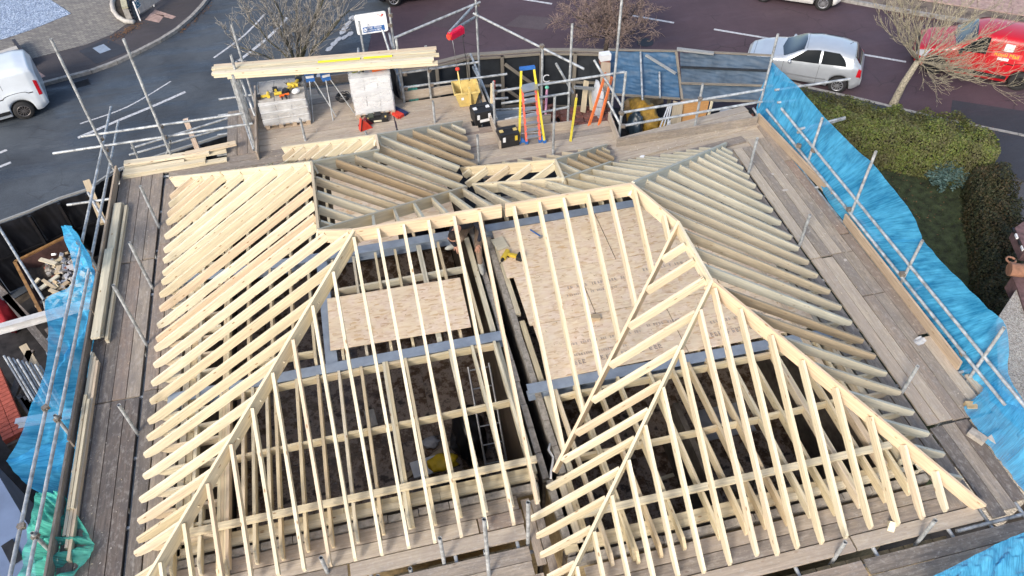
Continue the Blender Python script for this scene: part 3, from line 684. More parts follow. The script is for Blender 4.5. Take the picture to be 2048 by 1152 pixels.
toe((2.98, 14.70), (4.25, 14.66), sc_b, M_boardd); toe((4.2, 14.93), (4.42, 14.5), sc_b, M_boardd) if 0 else None
p_, q_ = W(1068, 268, DK), W(1146, 258, DK); toe(p_, q_, sc_b, M_boardd)
p_, q_ = W(1217, 240, DK), W(1237, 292, DK); toe(p_, q_, sc_b, M_boardd)
p_, q_ = W(1233, 293, DK), W(1512, 249, DK); toe(p_, q_, sc_b, M_board, h=.24)
TOE_R = (p_, q_)
# rails, standards and braces of the back
def seg(a, b, parent=sc_b, name='guard_rail'): return tube(a, b, parent, name)
for (x0, y0, x1, y1, yy) in ((792, 148, 957, 124, 16.35), (802, 176, 1014, 148, 16.35), (816, 192, 950, 176, 16.5)): seg(WY(x0, y0, yy), WY(x1, y1, yy))
for (x0, y0, x1, y1, yy) in ((985, 184, 1249, 144, 14.75), (1003, 207, 1138, 186, 14.75), (1010, 239, 1137, 214, 14.75), (992, 171, 1002, 171, 15.2), (985, 198, 1016, 196, 15.4)): seg(WY(x0, y0, yy), WY(x1, y1, yy))
for (x0, y0, x1, y1, xx) in ((941, 108, 993, 237, 3.02), (946, 134, 989, 221, 3.02)): seg(WX(x0, y0, xx), WX(x1, y1, xx))
for (px, py, bx, by, z0) in ((791, 78, 809, 205, 0), (849, 92, 862, 196, 3.6), (952, -8, 958, 132, 0), (1084, 92, 1083, 215, 0), (1147, 48, 1136, 234, 0), (1107, 194, 1106, 308, 3.6), (957, 270, 958, 331, 3.6), (988, 163, 990, 262, 3.0),
                            (865, 202, 870, 246, 3.7), (598, 238, 611, 281, 3.6), (731, 262, 733, 272, 3.9)):
    b = W(bx, by, DK); std(b.x, b.y, py, sc_b, z0=z0)
b = W(1222, 232, DK); tube((b.x, b.y, 1), (b.x, b.y, 8.0), sc_b, 'standard')
for (px, py, xx, yy) in ((478, 48, -2.45, 17.35), (684, 42, .35, 17.65)): std(xx, yy, py, sc_b)
b = W(1238, 275, DK); std(b.x, b.y, 144, sc_b); b2 = W(1241, 265, DK); tube((b2.x, b2.y+.05, 3.8), (b2.x, b2.y+.05, ztop(b2.x, b2.y+.05, 150)), sc_b, 'standard')
b = W(1388, 262, DK); std(b.x, b.y, 168, sc_b)
# hoist frame arms
HF = W(957, 130, 4.0); yh = HF.y
seg(WY(788, 76, W(807, 200, DK).y), WY(960, 4, yh), name='brace'); seg(WY(947, 27, yh), WY(1168, 138, 15.0), name='brace')
seg(WY(1112, 127, 14.9), WY(1146, 186, 14.9), name='brace'); seg(WY(1188, 120, 15.2), WY(1243, 212, 14.6), name='brace'); seg(WY(1216, 203, 14.2), WY(1241, 250, 13.7), name='brace')
seg(WY(790, 128, 17.3), WY(806, 196, 16.4), name='brace'); seg(WY(765, 60, 17.65), WY(790, 140, 17.0), name='brace')
def lift(a, b, h):  # rail above the skewed right toe board
    return None
ta = Vector(TOE_R[0]); tb = Vector(TOE_R[1]); td = (tb-ta).normalized()
def onplane(px, py):         # vertical plane through the right toe board
    n = Vector((td.y, -td.x, 0)); d = ray(px, py); o = Vector((0, 0, CAM_H)); t = (ta-o).dot(n)/d.dot(n); return o+d*t
for (x0, y0, x1, y1) in ((1240, 226, 1528, 179), (1243, 252, 1524, 203)): seg(onplane(x0, y0), onplane(x1, y1))
for (x, y) in ((1243, 226), (1400, 198), (1246, 252)): coupler(onplane(x, y), sc_b)
for (x, y) in ((809, 148), (859, 140), (811, 176), (863, 169), (990, 184)): coupler(WY(x, y, 16.35 if x < 900 else 14.75), sc_b)
coupler(WY(953, 30, yh), sc_b); coupler(WY(954, 8, yh), sc_b); coupler(WY(1084, 92, 15), sc_b)
# left end of the bay: cluster of ledgers and standards
for (x0, y0, x1, y1, xx) in ((494, 70, 489, 240, 0),): pass
for (bx, by, py) in ((494, 250, 152), (503, 246, 110), (511, 298, 150), (488, 240, 158)):
    b = W(bx, by, DK); std(b.x, b.y, py, sc_b, z0=0)
seg(W(478, 212, 4.0), W(508, 300, 4.05), name='brace'); seg(W(482, 160, 4.9), W(510, 232, 4.3), name='brace')
for y in (15.4, 16.2, 17.0, 17.7): tube((-3.3, y, 3.92), (2.9 if y < 16.4 else 1.2, y, 3.92), sc_b, 'transom')
# right run
rx = (8.005, 8.232, 8.458, 8.684)
for i, x in enumerate(rx):
    for a, b in ((5.26, 9.10), (9.12, 12.7)) if i < 2 else ((5.24, 8.0), (8.01, 9.12), (9.13, 12.9)): board((x, a), (x, b), sc_r, M_board if R.random() < .6 else M_boardd)
for i, x in enumerate((8.00, 8.225, 8.45)): board((x, 3.62+.08*i), (x, 5.22), sc_r, M_boardw if i != 1 else M_board)
for i, x in enumerate((8.72, 8.945, 9.17)): board((x, 3.4), (x, 5.22 if i < 2 else 6.0), sc_r, M_boardd if i else M_boardd)
for x in (7.735, 7.50):
    for a, b in ((3.9, 6.8), (6.82, 9.0), (9.02, 12.3)): board((x, a), (x, b), sc_r, M_board)
for a, b in ((5.26, 6.9), (6.95, 9.6), (9.62, 12.0), (12.02, 13.6)): board((8.895, a), (8.895, b), sc_r, M_boardd if b < 7 else M_board, w=.19)
for a, b in ((W(1513, 243, DK), W(1752, 497, DK)), (W(1682, 445, DK), W(1907, 742, DK))):
    beam('toe_board', (a.x+(.03 if a.y < 12 else 0), a.y, DK+.225), (b.x+(.05 if a.y < 12 else 0), b.y, DK+.225), .04, .225, M_toe, sc_r, up=(-.12, 0, 1))
for y in [3.6+1.25*k for k in range(8)]: tube((7.3, y, 3.93), (9.3, y, 3.93), sc_r, 'transom')
tube((7.862, 2.9, 3.88), (7.862, 13.4, 3.88), sc_r, 'ledger'); tube((9.12, 2.9, 3.86), (9.12, 14.2, 3.86), sc_r, 'ledger')
for bx, by, py in ((1503, 345, 276), (1603, 490, 430), (1812, 782, 732), (1840, 1078, 1040), (1672, 1112, 1084)):
    b = W(bx, by, DK); std(7.862 if b.y > 5 else b.x, b.y, py, sc_r if b.y > 5 else sc_f, z0=2)
for px, py, y in ((1556, 68, 13.95), (1645, 236, 0), (1752, 303, 0), (1845, 481, 0), (2008, 655, 0)):
    p = WX(px, py, 9.12); z = p.z; std(9.12, p.y, py, sc_r)
seg(WX(1533, 219, 9.07), WX(2010, 810, 9.07), sc_r); seg(WX(1563, 217, 9.12), WX(2080, 850, 9.12), sc_r)
for px, py in ((1597, 291), (1698, 419), (1805, 548)): coupler(WX(px, py, 9.07), sc_r)
for (a, b) in (((1595, 265), (1690, 237)), ((1560, 258), (1592, 251)), ((1600, 258), (1690, 235)), ((1550, 180), (1700, 158)), ((1812, 590), (1848, 568)), ((1555, 205), (1592, 200))):
    p = WX(*a, 9.1); q = W(*b, p.z); tube(p, q, sc_r, 'tube')
# front run
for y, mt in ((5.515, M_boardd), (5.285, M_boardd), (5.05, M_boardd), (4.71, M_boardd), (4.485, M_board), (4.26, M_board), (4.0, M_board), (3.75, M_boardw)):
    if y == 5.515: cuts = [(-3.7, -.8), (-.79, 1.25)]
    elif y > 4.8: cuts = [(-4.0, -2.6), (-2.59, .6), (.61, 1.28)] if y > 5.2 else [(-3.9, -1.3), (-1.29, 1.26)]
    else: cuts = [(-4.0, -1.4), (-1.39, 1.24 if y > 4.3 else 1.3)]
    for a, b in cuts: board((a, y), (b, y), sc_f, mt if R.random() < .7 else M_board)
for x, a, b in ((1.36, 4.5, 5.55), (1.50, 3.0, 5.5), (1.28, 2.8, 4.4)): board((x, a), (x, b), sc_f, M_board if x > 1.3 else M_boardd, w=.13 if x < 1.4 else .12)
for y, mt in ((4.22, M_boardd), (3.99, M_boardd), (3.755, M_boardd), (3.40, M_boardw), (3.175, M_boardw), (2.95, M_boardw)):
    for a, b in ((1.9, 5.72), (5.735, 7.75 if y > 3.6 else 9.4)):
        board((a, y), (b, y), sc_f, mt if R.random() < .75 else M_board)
for x in (-3.4, -2.2, -1.0, .2, 1.1): tube((x, 3.3, 3.93), (x, 5.6, 3.93), sc_f, 'transom')
for x in (2.4, 3.6, 4.8, 6.0, 7.2, 8.4): tube((x, 2.6, 3.93), (x, 4.3, 3.93), sc_f, 'transom')
tube((-4.6, 4.78, 3.86), (1.3, 4.78, 3.86), sc_f, 'ledger'); tube((1.6, 3.47, 3.86), (9.3, 3.47, 3.86), sc_f, 'ledger')
for bx, by, py in ((888, 1124, 1076), (1056, 1083, 1004), (978, 1152, 1038)):
    b = W(bx, by, DK); std(b.x, b.y, py, sc_f, z0=2)
for x in (-.9, -.45, .62): tube((x, 4.86, 3.2), (x, 4.86, 4.06), sc_f, 'standard')
# cavity course seen below the gap of the front run
blockrow((-3.9, 4.86), (1.3, 4.86), .10, 3.55, sc_f, M_ybrick, L=.22, h=.07) if 0 else None
# ---------------------------------------------------------------- loft chipboard, tools
def osbm():
    m, nt, b = mat('oriented_strand_board'); lk = nt.links.new; v = mapped(nt, (1, 1, 1))
    def flakes(rot, sc):
        mp = N(nt, 'Mapping'); lk(v, mp.inputs[0]); mp.inputs['Rotation'].default_value = (0, 0, rot); mp.inputs['Scale'].default_value = sc
        d = N(nt, 'TexNoise'); d.inputs['Scale'].default_value = 3; lk(mp.outputs[0], d.inputs[0]); mx = N(nt, 'Mix', data_type='VECTOR'); mx.inputs[0].default_value = .12; lk(mp.outputs[0], mx.inputs[4]); lk(d.outputs[1], mx.inputs[5])
        vo = N(nt, 'TexVoronoi'); vo.inputs['Scale'].default_value = 1; lk(mx.outputs[1], vo.inputs[0]); return vo
    a = flakes(.3, (9, 34, 9)); c2 = flakes(-.6, (12, 40, 9))
    ca = ramp(nt, [(0, (.46, .28, .15)), (.25, (.70, .54, .37)), (.7, (.78, .65, .47)), (.85, (.60, .40, .22)), (1, (.74, .60, .42))], a.outputs['Color']).outputs[0]
    cb = ramp(nt, [(0, (.42, .24, .12)), (.3, (.70, .54, .40)), (1, (.80, .68, .55))], c2.outputs['Color']).outputs[0]
    c = mixc(nt, ramp(nt, [(.45, 0), (.6, 1)], noisef(nt, v, 5, 3)).outputs[0], ca, cb)
    big = noisef(nt, v, 1.3, 4, .6); c = mixc(nt, ramp(nt, [(.45, 0), (.7, .5)], big).outputs[0], c, (.74, .63, .46)); lk(c, b.inputs['Base Color']); b.inputs['Roughness'].default_value = .75
    bump(nt, a.outputs['Distance'], .25, .004, b); return m
M_osb = osbm()
M_ink = simple('grey_ink', (.30, .25, .24), .8)
def panel(parent, x0, x1, y0, y1, z, name='osb_panel', mt=M_osb, clip=None, t=.018):
    m = MB(); hx, hy = (x1-x0)/2, (y1-y0)/2
    if clip: m.poly([(p[0]-x0-hx, p[1]-y0-hy) for p in clip], -t, 0)
    else: m.box(-hx+.003, hx-.003, -hy+.003, hy-.003, -t, 0)
    return m.build(name, mt, parent, Matrix.Translation(((x0+x1)/2, (y0+y1)/2, z+R.uniform(-.003, .003))))
ld = thing('loft_deck', 'large loft floor of pinkish chipboard sheets laid between the two grey steels on the right', 'loft floor', (4.5, 9.3, 4.2))
for (x0, x1, y0, y1) in ((2.28, 4.68, 7.42, 8.62), (4.69, 7.08, 7.42, 8.62), (2.22, 3.42, 8.63, 9.83), (3.43, 5.83, 8.63, 9.83), (5.84, 7.04, 8.63, 9.83), (2.1, 4.2, 9.84, 11.16), (4.21, 6.6, 9.84, 11.16)): panel(ld, x0, x1, y0, y1, 4.205)
def print_row(x0, y, n, h, parent, z=4.2125, w=None):
    """a printed row of stencilled characters, too small to read"""
    m = MB(); x = x0
    for i in range(n):
        ww = h*R.uniform(.5, .8)
        if R.random() < .86:
            for k in range(3):
                a = x+R.uniform(0, ww*.3); b_ = a+ww*R.uniform(.3, .7); yy = y+h*(k/3+R.uniform(0, .1)); m.box(a, b_, yy, yy+h*.13, -.0006, 0)
            m.box(x, x+ww*.16, y, y+h, -.0006, 0)
        x += ww*1.25
    o = m.build('printed_text', M_ink, parent, Matrix.Translation((0, 0, z))); o['kind'] = 'stuff'; return o
for a in ((2.75, 8.02, 30, .055), (2.7, 7.78, 26, .05), (2.75, 7.60, 20, .10), (4.2, 8.10, 18, .06), (5.1, 7.62, 18, .10), (5.3, 7.9, 22, .06), (3.0, 9.30, 24, .07), (3.05, 9.12, 24, .05), (4.6, 9.4, 22, .07)): print_row(*a, ld)
dl = thing('loft_deck', 'chipboard floor glimpsed under the brown rafters at the back of the left house', 'loft floor', (.5, 12.8, 4.13))
for (x0, x1, y0, y1) in ((-.88, 1.5, 12.62, 13.82), (-.88, .3, 11.44, 12.61), (.31, 1.5, 11.9, 12.61)): panel(dl, x0, x1, y0, y1, 4.14)
ob = MB(); ob.box(-1.22, 1.22, -.61, .61, -.018, 0)
tag(ob.build('osb_sheet', M_osb, None, Matrix.Translation((.02, 9.50, 4.20)) @ Matrix.Rotation(radians(-1.5), 4, 'Z')), 'single loose chipboard sheet lying across joists between ridge and left grey steel', 'wood sheet')
ob = MB(); ob.box(-.12, .12, -.16, .16, 0, .03)
tag(ob.build('plywood_offcut', M_green, None, Matrix.Translation((2.17, 10.75, 4.215)) @ Matrix.Rotation(.2, 4, 'Z')), 'greenish square offcut beside the yellow drill at the deck corner', 'wood offcut')
ob = MB(); ob.prism([(-.1, 0), (.1, 0), (.11, .05), (-.05, .07)], -.05, .05)
tag(ob.build('timber_offcut', M_brown, None, Matrix.Translation((3.36, 8.51, 4.21)) @ Matrix.Rotation(-.2, 4, 'Z')), 'short brown offcut in the middle of the chipboard floor', 'wood offcut')
M_yel = simple('yellow_plastic', (.62, .45, .05), .45, 0, .08); M_blk = simple('black_plastic', (.018, .018, .02), .5, 0, .3); M_redp = simple('red_plastic', (.60, .05, .03), .45, 0, .15)
M_oran = simple('orange_plastic', (.75, .14, .02), .45, 0, .1); M_blu = simple('blue_plastic', (.03, .13, .40), .45, 0, .1); M_wht = simple('white_plastic', (.72, .73, .74), .4, 0, .05)
M_gry = simple('grey_metal', (.42, .43, .44), .4, .7, .1)
def drill(loc, rz, label, tilt=0, s=1.0, mt=M_yel):
    t = thing('cordless_drill', label, 'drill', loc, rz=rz)
    M0 = WM[t.name] @ Matrix.Rotation(pi/2, 4, 'X') @ Matrix.Scale(s, 4)
    b = MB(); b.tube((-.09, .0, .03), (.06, 0, .03), .036, .033, 10); b.prism([(-.05, 0), (-.01, 0), (-.025, -.14), (-.07, -.14)], -.02, .02, Matrix.Translation((0, 0, .02)))
    b.build('body', mt, t, M0)
    c = MB(); c.tube((.062, 0, .03), (.10, 0, .03), .024, .018, 10); c.tube((.10, 0, .03), (.16, 0, .03), .005, n=5); c.build('chuck', M_blk, t, M0)
    c = MB(); c.box(-.10, .0, -.035, .035, -.19, -.12); c.box(-.085, -.01, -.03, .03, -.205, -.19); c.build('battery', M_blk, t, M0)
    c = MB(); c.tube((-.005, 0, -.0), (.012, 0, -.03), .007, n=5); c.build('trigger', M_blk, t, M0); return t
drill((2.22, 10.36, 4.25), -2.2, 'yellow and black cordless drill lying at the left edge of the chipboard floor', s=1.5)
t = thing('hammer', 'small claw hammer lying on the chipboard near the upper grey steel', 'hammer', (2.92, 10.86, 4.225), rz=-1.0)
b = MB(); b.tube((-.16, 0, 0), (.12, 0, 0), .014, n=7); b.build('handle', M_blu, t)
b = MB(); b.box(.11, .15, -.055, .02, -.016, .016); b.prism([(.11, -.01), (.15, -.01), (.13, .012)], .02, .09); b.build('head', M_gry, t)

# ---------------------------------------------------------------- person crouching at the party wall
def skinbody(name, verts, edges, mats, segmat, parent, sub=2):
    me = bpy.data.meshes.new(name); me.from_pydata([v[0] for v in verts], edges, []); o = bpy.data.objects.new('tmp_body', me); COL.objects.link(o)
    sk = o.modifiers.new('s', 'SKIN'); me.skin_vertices or None
    for i, v in enumerate(verts):
        r = v[1]; me.skin_vertices[0].data[i].radius = (r, r) if not isinstance(r, tuple) else r
    me.skin_vertices[0].data[0].use_root = True; sk.use_smooth_shade = True
    ss = o.modifiers.new('u', 'SUBSURF'); ss.levels = ss.render_levels = sub
    dg = bpy.context.evaluated_depsgraph_get(); nm = bpy.data.meshes.new_from_object(o.evaluated_get(dg)); bpy.data.objects.remove(o)
    nm.materials.clear()
    for m in mats: nm.materials.append(m)
    for p in nm.polygons:
        c = p.center; best = 9; k = 0
        for e, mi in zip(edges, segmat):
            a, b = Vector(verts[e[0]][0]), Vector(verts[e[1]][0]); t_ = max(0, min(1, (c-a).dot(b-a)/(b-a).length_squared)); d = (a+(b-a)*t_-c).length
            if d < best: best = d; k = mi
        p.material_index = k; p.use_smooth = True
    return place(bpy.data.objects.new(name, nm), WM[parent.name], parent)
M_skin = simple('skin', (.50, .27, .19), .55, 0, .1); M_hood = simple('navy_fleece', (.020, .022, .035), .9, 0, .3); M_khaki = simple('khaki_trousers', (.25, .18, .13), .9, 0, .3); M_hair = simple('dark_hair', (.022, .015, .012), .7, 0, .4, 40)
M_shoe = simple('pale_trainer', (.42, .42, .38), .7, 0, .2)
P0 = Vector((1.65, 11.2, 3.9))
person = thing('person', 'worker in dark top and khaki trousers crouching over the party wall below the ridge', 'person', P0)
def pv(px, py, z): return W(px, py, z)-P0
hipc = pv(952, 427, 4.42); chest = pv(928, 440, 4.86); neck = pv(915, 455, 4.95); headc = pv(906, 474, 4.93)
shR = pv(948, 441, 4.90); elR = pv(964, 462, 4.74); wrR = pv(957, 484, 4.60); haR = pv(955, 492, 4.56)
shL = pv(908, 452, 4.84); elL = pv(900, 478, 4.55); wrL = pv(912, 493, 4.36)
hpR = pv(960, 432, 4.36); knR = pv(956, 492, 4.48); anR = pv(961, 530, 4.06); toR = pv(964, 546, 4.0)
hpL = pv(942, 438, 4.34); knL = pv(922, 476, 4.58); anL = pv(913, 490, 4.24)
vs = [(hipc, .17), (hipc.lerp(chest, .5), .17), (chest, .19), (neck, .07), (shR, .075), (elR, .055), (wrR, .036), (shL, .075), (elL, .052), (wrL, .034), (hpR, .105), (knR, .075), (anR, .05), (hpL, .105), (knL, .072), (anL, .05), (headc, .085)]
ed = [(0, 1), (1, 2), (2, 3), (2, 4), (4, 5), (5, 6), (2, 7), (7, 8), (8, 9), (0, 10), (10, 11), (11, 12), (0, 13), (13, 14), (14, 15), (3, 16)]
skinbody('body', vs, ed, [M_hood, M_khaki, M_skin], [0, 0, 0, 0, 0, 0, 0, 0, 0, 1, 1, 1, 1, 1, 1, 2], person)
def hand(c, d, side, nm='hand'):
    d = d.normalized(); up_ = Vector((0, 0, 1)); r_ = d.cross(up_).normalized(); vv = [(c-d*.03, .026), (c+d*.035, (.038, .018))]; ee = [(0, 1)]
    for k, (o_, L_) in enumerate(((-.032, .060), (-.011, .072), (.011, .068), (.032, .052))):
        i = len(vv); vv += [(c+d*.06+r_*o_, .010), (c+d*(.06+L_*.55)+r_*o_*1.35-up_*.004, .009), (c+d*(.06+L_)+r_*o_*1.5-up_*.022, .008)]; ee += [(1, i), (i, i+1), (i+1, i+2)]
    i = len(vv); vv += [(c+d*.0+r_*side*.045-up_*.006, .011), (c+d*.035+r_*side*.072-up_*.014, .009)]; ee += [(0, i), (i, i+1)]
    return skinbody(nm, vv, ee, [M_skin], [0]*len(ee), person, 1)
hand(haR, (knR-wrR)+Vector((0, -.05, 0)), -1); hand(wrL+Vector((0, 0, -.02)), Vector((.05, -.1, -.05)), 1)
b = MB(); bm = bmesh.new(); bmesh.ops.create_uvsphere(bm, u_segments=14, v_segments=10, radius=1)
fdir = (pv(900, 492, 4.5)-headc).normalized()
SPH = ([tuple(v.co) for v in bm.verts], [tuple(v.index for v in f.verts) for f in bm.faces]); bm.free()
def ball(b, c, sx, sy=None, sz=None, M=None):
    sm = b.smooth; b.smooth = True; b.add(*SPH, (Matrix.Translation(c) @ (M or Matrix.Identity(4)) @ Matrix.Diagonal((sx, sy or sx, sz or sx, 1)))); b.smooth = sm
Mh, _L = frame(headc, headc+fdir)
b = MB(); ball(b, headc+fdir*.0, .105, .082, .09, Mh.to_3x3().to_4x4()); ball(b, headc+fdir*.105+Vector((0, 0, -.01)), .02, .014, .014)
for s in (-1, 1): ball(b, headc+Vector(Mh.col[1][:3])*.082*s, .022, .010, .028)
b.build('head', M_skin, person)
b = MB(); ball(b, headc-fdir*.018+Vector((0, 0, .022)), .112, .092, .092, Mh.to_3x3().to_4x4()); b.build('hair', M_hair, person)
for a, d, nm in ((anL, Vector((-1, -.12, -.12)), 'shoe'), (anR, toR-anR+Vector((0, -.1, 0)), 'shoe')):
    b = MB(); Ms, _ = frame(a, a+d); ball(b, a+d.normalized()*.09, .15, .052, .05, Ms.to_3x3().to_4x4()); ball(b, a, .06, .05, .07); b.build(nm, M_shoe, person)

# more clutter on the wet floor
for i, (x, y, a_, l, w_, mt, lb) in enumerate(((-.35, 7.1, 1.1, 1.5, .22, M_boardw, 'long dark board leaning low across the wet floor of the left house'), (.35, 6.7, .35, .8, .1, M_brown, 'reddish plank lying among the rubbish on the left house floor'), (.0, 7.9, .1, .5, .35, M_wht, 'pale sheet offcut far back on the left house floor'))):
    b = MB(); b.box(-l/2, l/2, -w_/2, w_/2, 0, .04); tag(b.build('floor_board', mt, None, Matrix.Translation((x, y, FZ+.012+.03*i)) @ Matrix.Rotation(a_, 4, 'Z')), lb, 'board')
# ---------------------------------------------------------------- nets
def netm(name, c, a, dens=.5):
    m, nt, b = mat(name); nt.nodes.remove(b); out = nt.nodes['Material Output']; lk = nt.links.new
    v = mapped(nt, (1, 1, 1), rnd=False); n1 = noisef(nt, v, 3, 4, .6)
    df = N(nt, 'BsdfDiffuse'); tl = N(nt, 'BsdfTranslucent'); tr = N(nt, 'BsdfTransparent'); m1 = N(nt, 'MixShader'); m2 = N(nt, 'MixShader')
    tcu = N(nt, 'TexCoord'); mpu = N(nt, 'Mapping'); lk(tcu.outputs['UV'], mpu.inputs[0]); mpu.inputs['Scale'].default_value = (95, 2.2, 1); mpu.inputs['Rotation'].default_value = (0, 0, .03)
    st = noisef(nt, mpu.outputs[0], 1, 6, .7); mp2 = N(nt, 'Mapping'); lk(tcu.outputs['UV'], mp2.inputs[0]); mp2.inputs['Scale'].default_value = (13, 1.6, 1); mp2.inputs['Rotation'].default_value = (0, 0, .25); s2 = noisef(nt, mp2.outputs[0], 1, 5, .65)
    ad = N(nt, 'Math', operation='ADD'); lk(st, ad.inputs[0]); lk(s2, ad.inputs[1])
    cr = ramp(nt, [(.40, c), (.50, tuple((x+y)/2 for x, y in zip(c, a))), (.64, a)], None).outputs[0]; hv = N(nt, 'Math', operation='MULTIPLY'); hv.inputs[1].default_value = .5; lk(ad.outputs[0], hv.inputs[0]); lk(hv.outputs[0], cr.node.inputs[0])  # lighter and darker streaks paint the folds' light and shade into the net
    bp = N(nt, 'Bump'); bp.inputs['Strength'].default_value = .35; bp.inputs['Distance'].default_value = .04; lk(hv.outputs[0], bp.inputs['Height']); lk(bp.outputs[0], df.inputs['Normal']); lk(cr, df.inputs[0]); lk(cr, tl.inputs[0]); m1.inputs[0].default_value = .35; lk(df.outputs[0], m1.inputs[1]); lk(tl.outputs[0], m1.inputs[2])
    lw = N(nt, 'LayerWeight'); lw.inputs[0].default_value = .35
    fr_ = ramp(nt, [(0, dens), (.85, min(1, dens+.33))], lw.outputs['Facing']).outputs[0]; fs_ = N(nt, 'Math', operation='ADD', use_clamp=True); lk(fr_, fs_.inputs[0]); lk(ramp(nt, [(.42, 0), (.6, .3)], hv.outputs[0]).outputs[0], fs_.inputs[1]); f = fs_.outputs[0]; lk(f, m2.inputs[0]); lk(tr.outputs[0], m2.inputs[1]); lk(m1.outputs[0], m2.inputs[2]); lk(m2.outputs[0], out.inputs[0]); return m
M_netb = netm('blue_net', (.03, .33, .66), (.13, .56, .86), .46); M_netg = netm('green_net', (.05, .42, .34), (.16, .62, .50), .42)
def crv(pts, t):
    n = len(pts)-1; t = min(.9999, max(0, t))*n; i = int(t); return pts[i].lerp(pts[i+1], t-i)
def net(name, A, B, mt, label, nu=90, nv=26, fold=.04, freq=20, bow=.02, out=Vector((1, 0, 0)), seed=0, group=None):
    m = MB(); m.smooth = True; A, B = [smooth3(A), smooth3(B)]
    def f(u, v):
        p = crv(A, u).lerp(crv(B, u), v); w_ = sin(pi*v)
        k = fold*(noise.noise(Vector((u*freq+v*2.5, v*1.6, seed)))*1.4+.6*noise.noise(Vector((u*freq*2.3-v*6, v*3, seed+5))))*(.25+w_)
        return tuple(p+out*(bow*w_+k)+Vector((0, 0, .4*k)))
    m.grid(f, nu, nv); o = m.build(name, mt, None, Matrix.Identity(4)); return tag(o, label, 'debris net', group)
def smooth3(pts, k=6):
    out = []; n = len(pts)
    for i in range(n-1):
        p0, p1, p2, p3 = [Vector(pts[max(0, min(n-1, j))]) for j in (i-1, i, i+1, i+2)]
        for s in range(k):
            t = s/k; out.append(.5*((2*p1)+(p2-p0)*t+(2*p0-5*p1+4*p2-p3)*t*t+(3*p1-p0-3*p2+p3)*t**3))
    out.append(Vector(pts[-1])); return out
top = [WX(x, y, 9.24) for x, y in ((1541, 122), (1570, 148), (1604, 182), (1640, 224), (1676, 262), (1712, 298), (1748, 330), (1780, 370), (1808, 404), (1832, 442), (1846, 482))]
bot = [WX(x, y, 9.08) for x, y in ((1513, 215), (1518, 235), (1560, 285), (1575, 305), (1598, 335), (1640, 370), (1650, 392), (1668, 420), (1690, 445), (1702, 460), (1722, 486))]
net('debris_net', top, bot, M_netb, 'bright blue net on the right scaffold, upper length above the dark lawn', nu=130)
top = [WX(x, y, 9.25) for x, y in ((1844, 478), (1880, 520), (1930, 570), (1975, 615), (2010, 648), (2018, 700), (2016, 745), (2040, 790), (2075, 850))]
bot = [WX(x, y, 9.10) for x, y in ((1722, 486), (1760, 530), (1800, 585), (1850, 650), (1885, 700), (1912, 745), (1930, 800), (1975, 850), (2000, 900))]
net('debris_net', top, bot, M_netb, 'bright blue net on the right scaffold, lower length reaching the pebbledash roof', nu=130, seed=4)
A_ = [WX(x, y, 9.3) for x, y in ((1985, 760), (2030, 800), (2090, 850), (2120, 960))]; B_ = [W(x, y, 4.06) for x, y in ((1925, 815), (1965, 875), (2010, 935), (2048, 985))]
net('debris_net', A_, B_, M_netb, 'torn blue net end beside the loose grey blocks on the right boards', nu=50, fold=.07, freq=14, bow=.05, seed=8)
A_ = [W(x, y, 4.5) for x, y in ((1850, 1160), (1900, 1136), (1960, 1105), (2010, 1080), (2070, 1055))]; B_ = [W(x, y, 4.1) for x, y in ((1850, 1215), (1900, 1205), (1960, 1190), (2010, 1170), (2090, 1140))]
net('debris_net', A_, B_, M_netb, 'blue net bunched in the bottom right corner of the picture', nu=60, fold=.07, freq=10, bow=.06, out=Vector((0, .4, .8)), seed=12)
# left nets
A_ = [W(x, y, z) for x, y, z in ((122, 452, 4.3), (133, 490, 4.3), (146, 540, 4.2), (140, 572, 4.1), (92, 600, 3.9), (96, 660, 3.9), (92, 720, 3.9), (70, 800, 3.9), (45, 860, 3.9), (12, 922, 3.9))]
B_ = [WX(x, y, -5.40) for x, y in ((130, 450), (152, 488), (178, 535), (194, 568), (196, 600), (190, 660), (192, 715), (168, 770), (160, 860), (155, 960))]
net('debris_net', A_, B_, M_netb, 'crumpled blue net hanging on the left guard rails beside the skip', nu=110, nv=34, fold=.10, freq=8, bow=-.12, out=Vector((-1, 0, .3)), seed=20)
A_ = [W(x, y, 3.9) for x, y in ((12, 922), (35, 950), (60, 975), (90, 990))]; B_ = [WX(x, y, -5.38) for x, y in ((160, 860), (155, 960), (152, 1010), (150, 1045))]
net('debris_net', A_, B_, M_netb, 'lower tail of the left blue net overlapping the green one', nu=40, fold=.06, freq=6, bow=-.05, out=Vector((-1, 0, .3)), seed=24)
A_ = [W(x, y, 3.9) for x, y in ((72, 985), (60, 1040), (48, 1100), (35, 1165))]; B_ = [W(x, y, 4.1) for x, y in ((125, 985), (178, 1072), (184, 1100), (140, 1165))]
net('debris_net', A_, B_, M_netg, 'sea green net hanging at the bottom left corner of the scaffold', nu=60, fold=.09, freq=8, bow=.0, out=Vector((-.5, 0, 1)), seed=28)

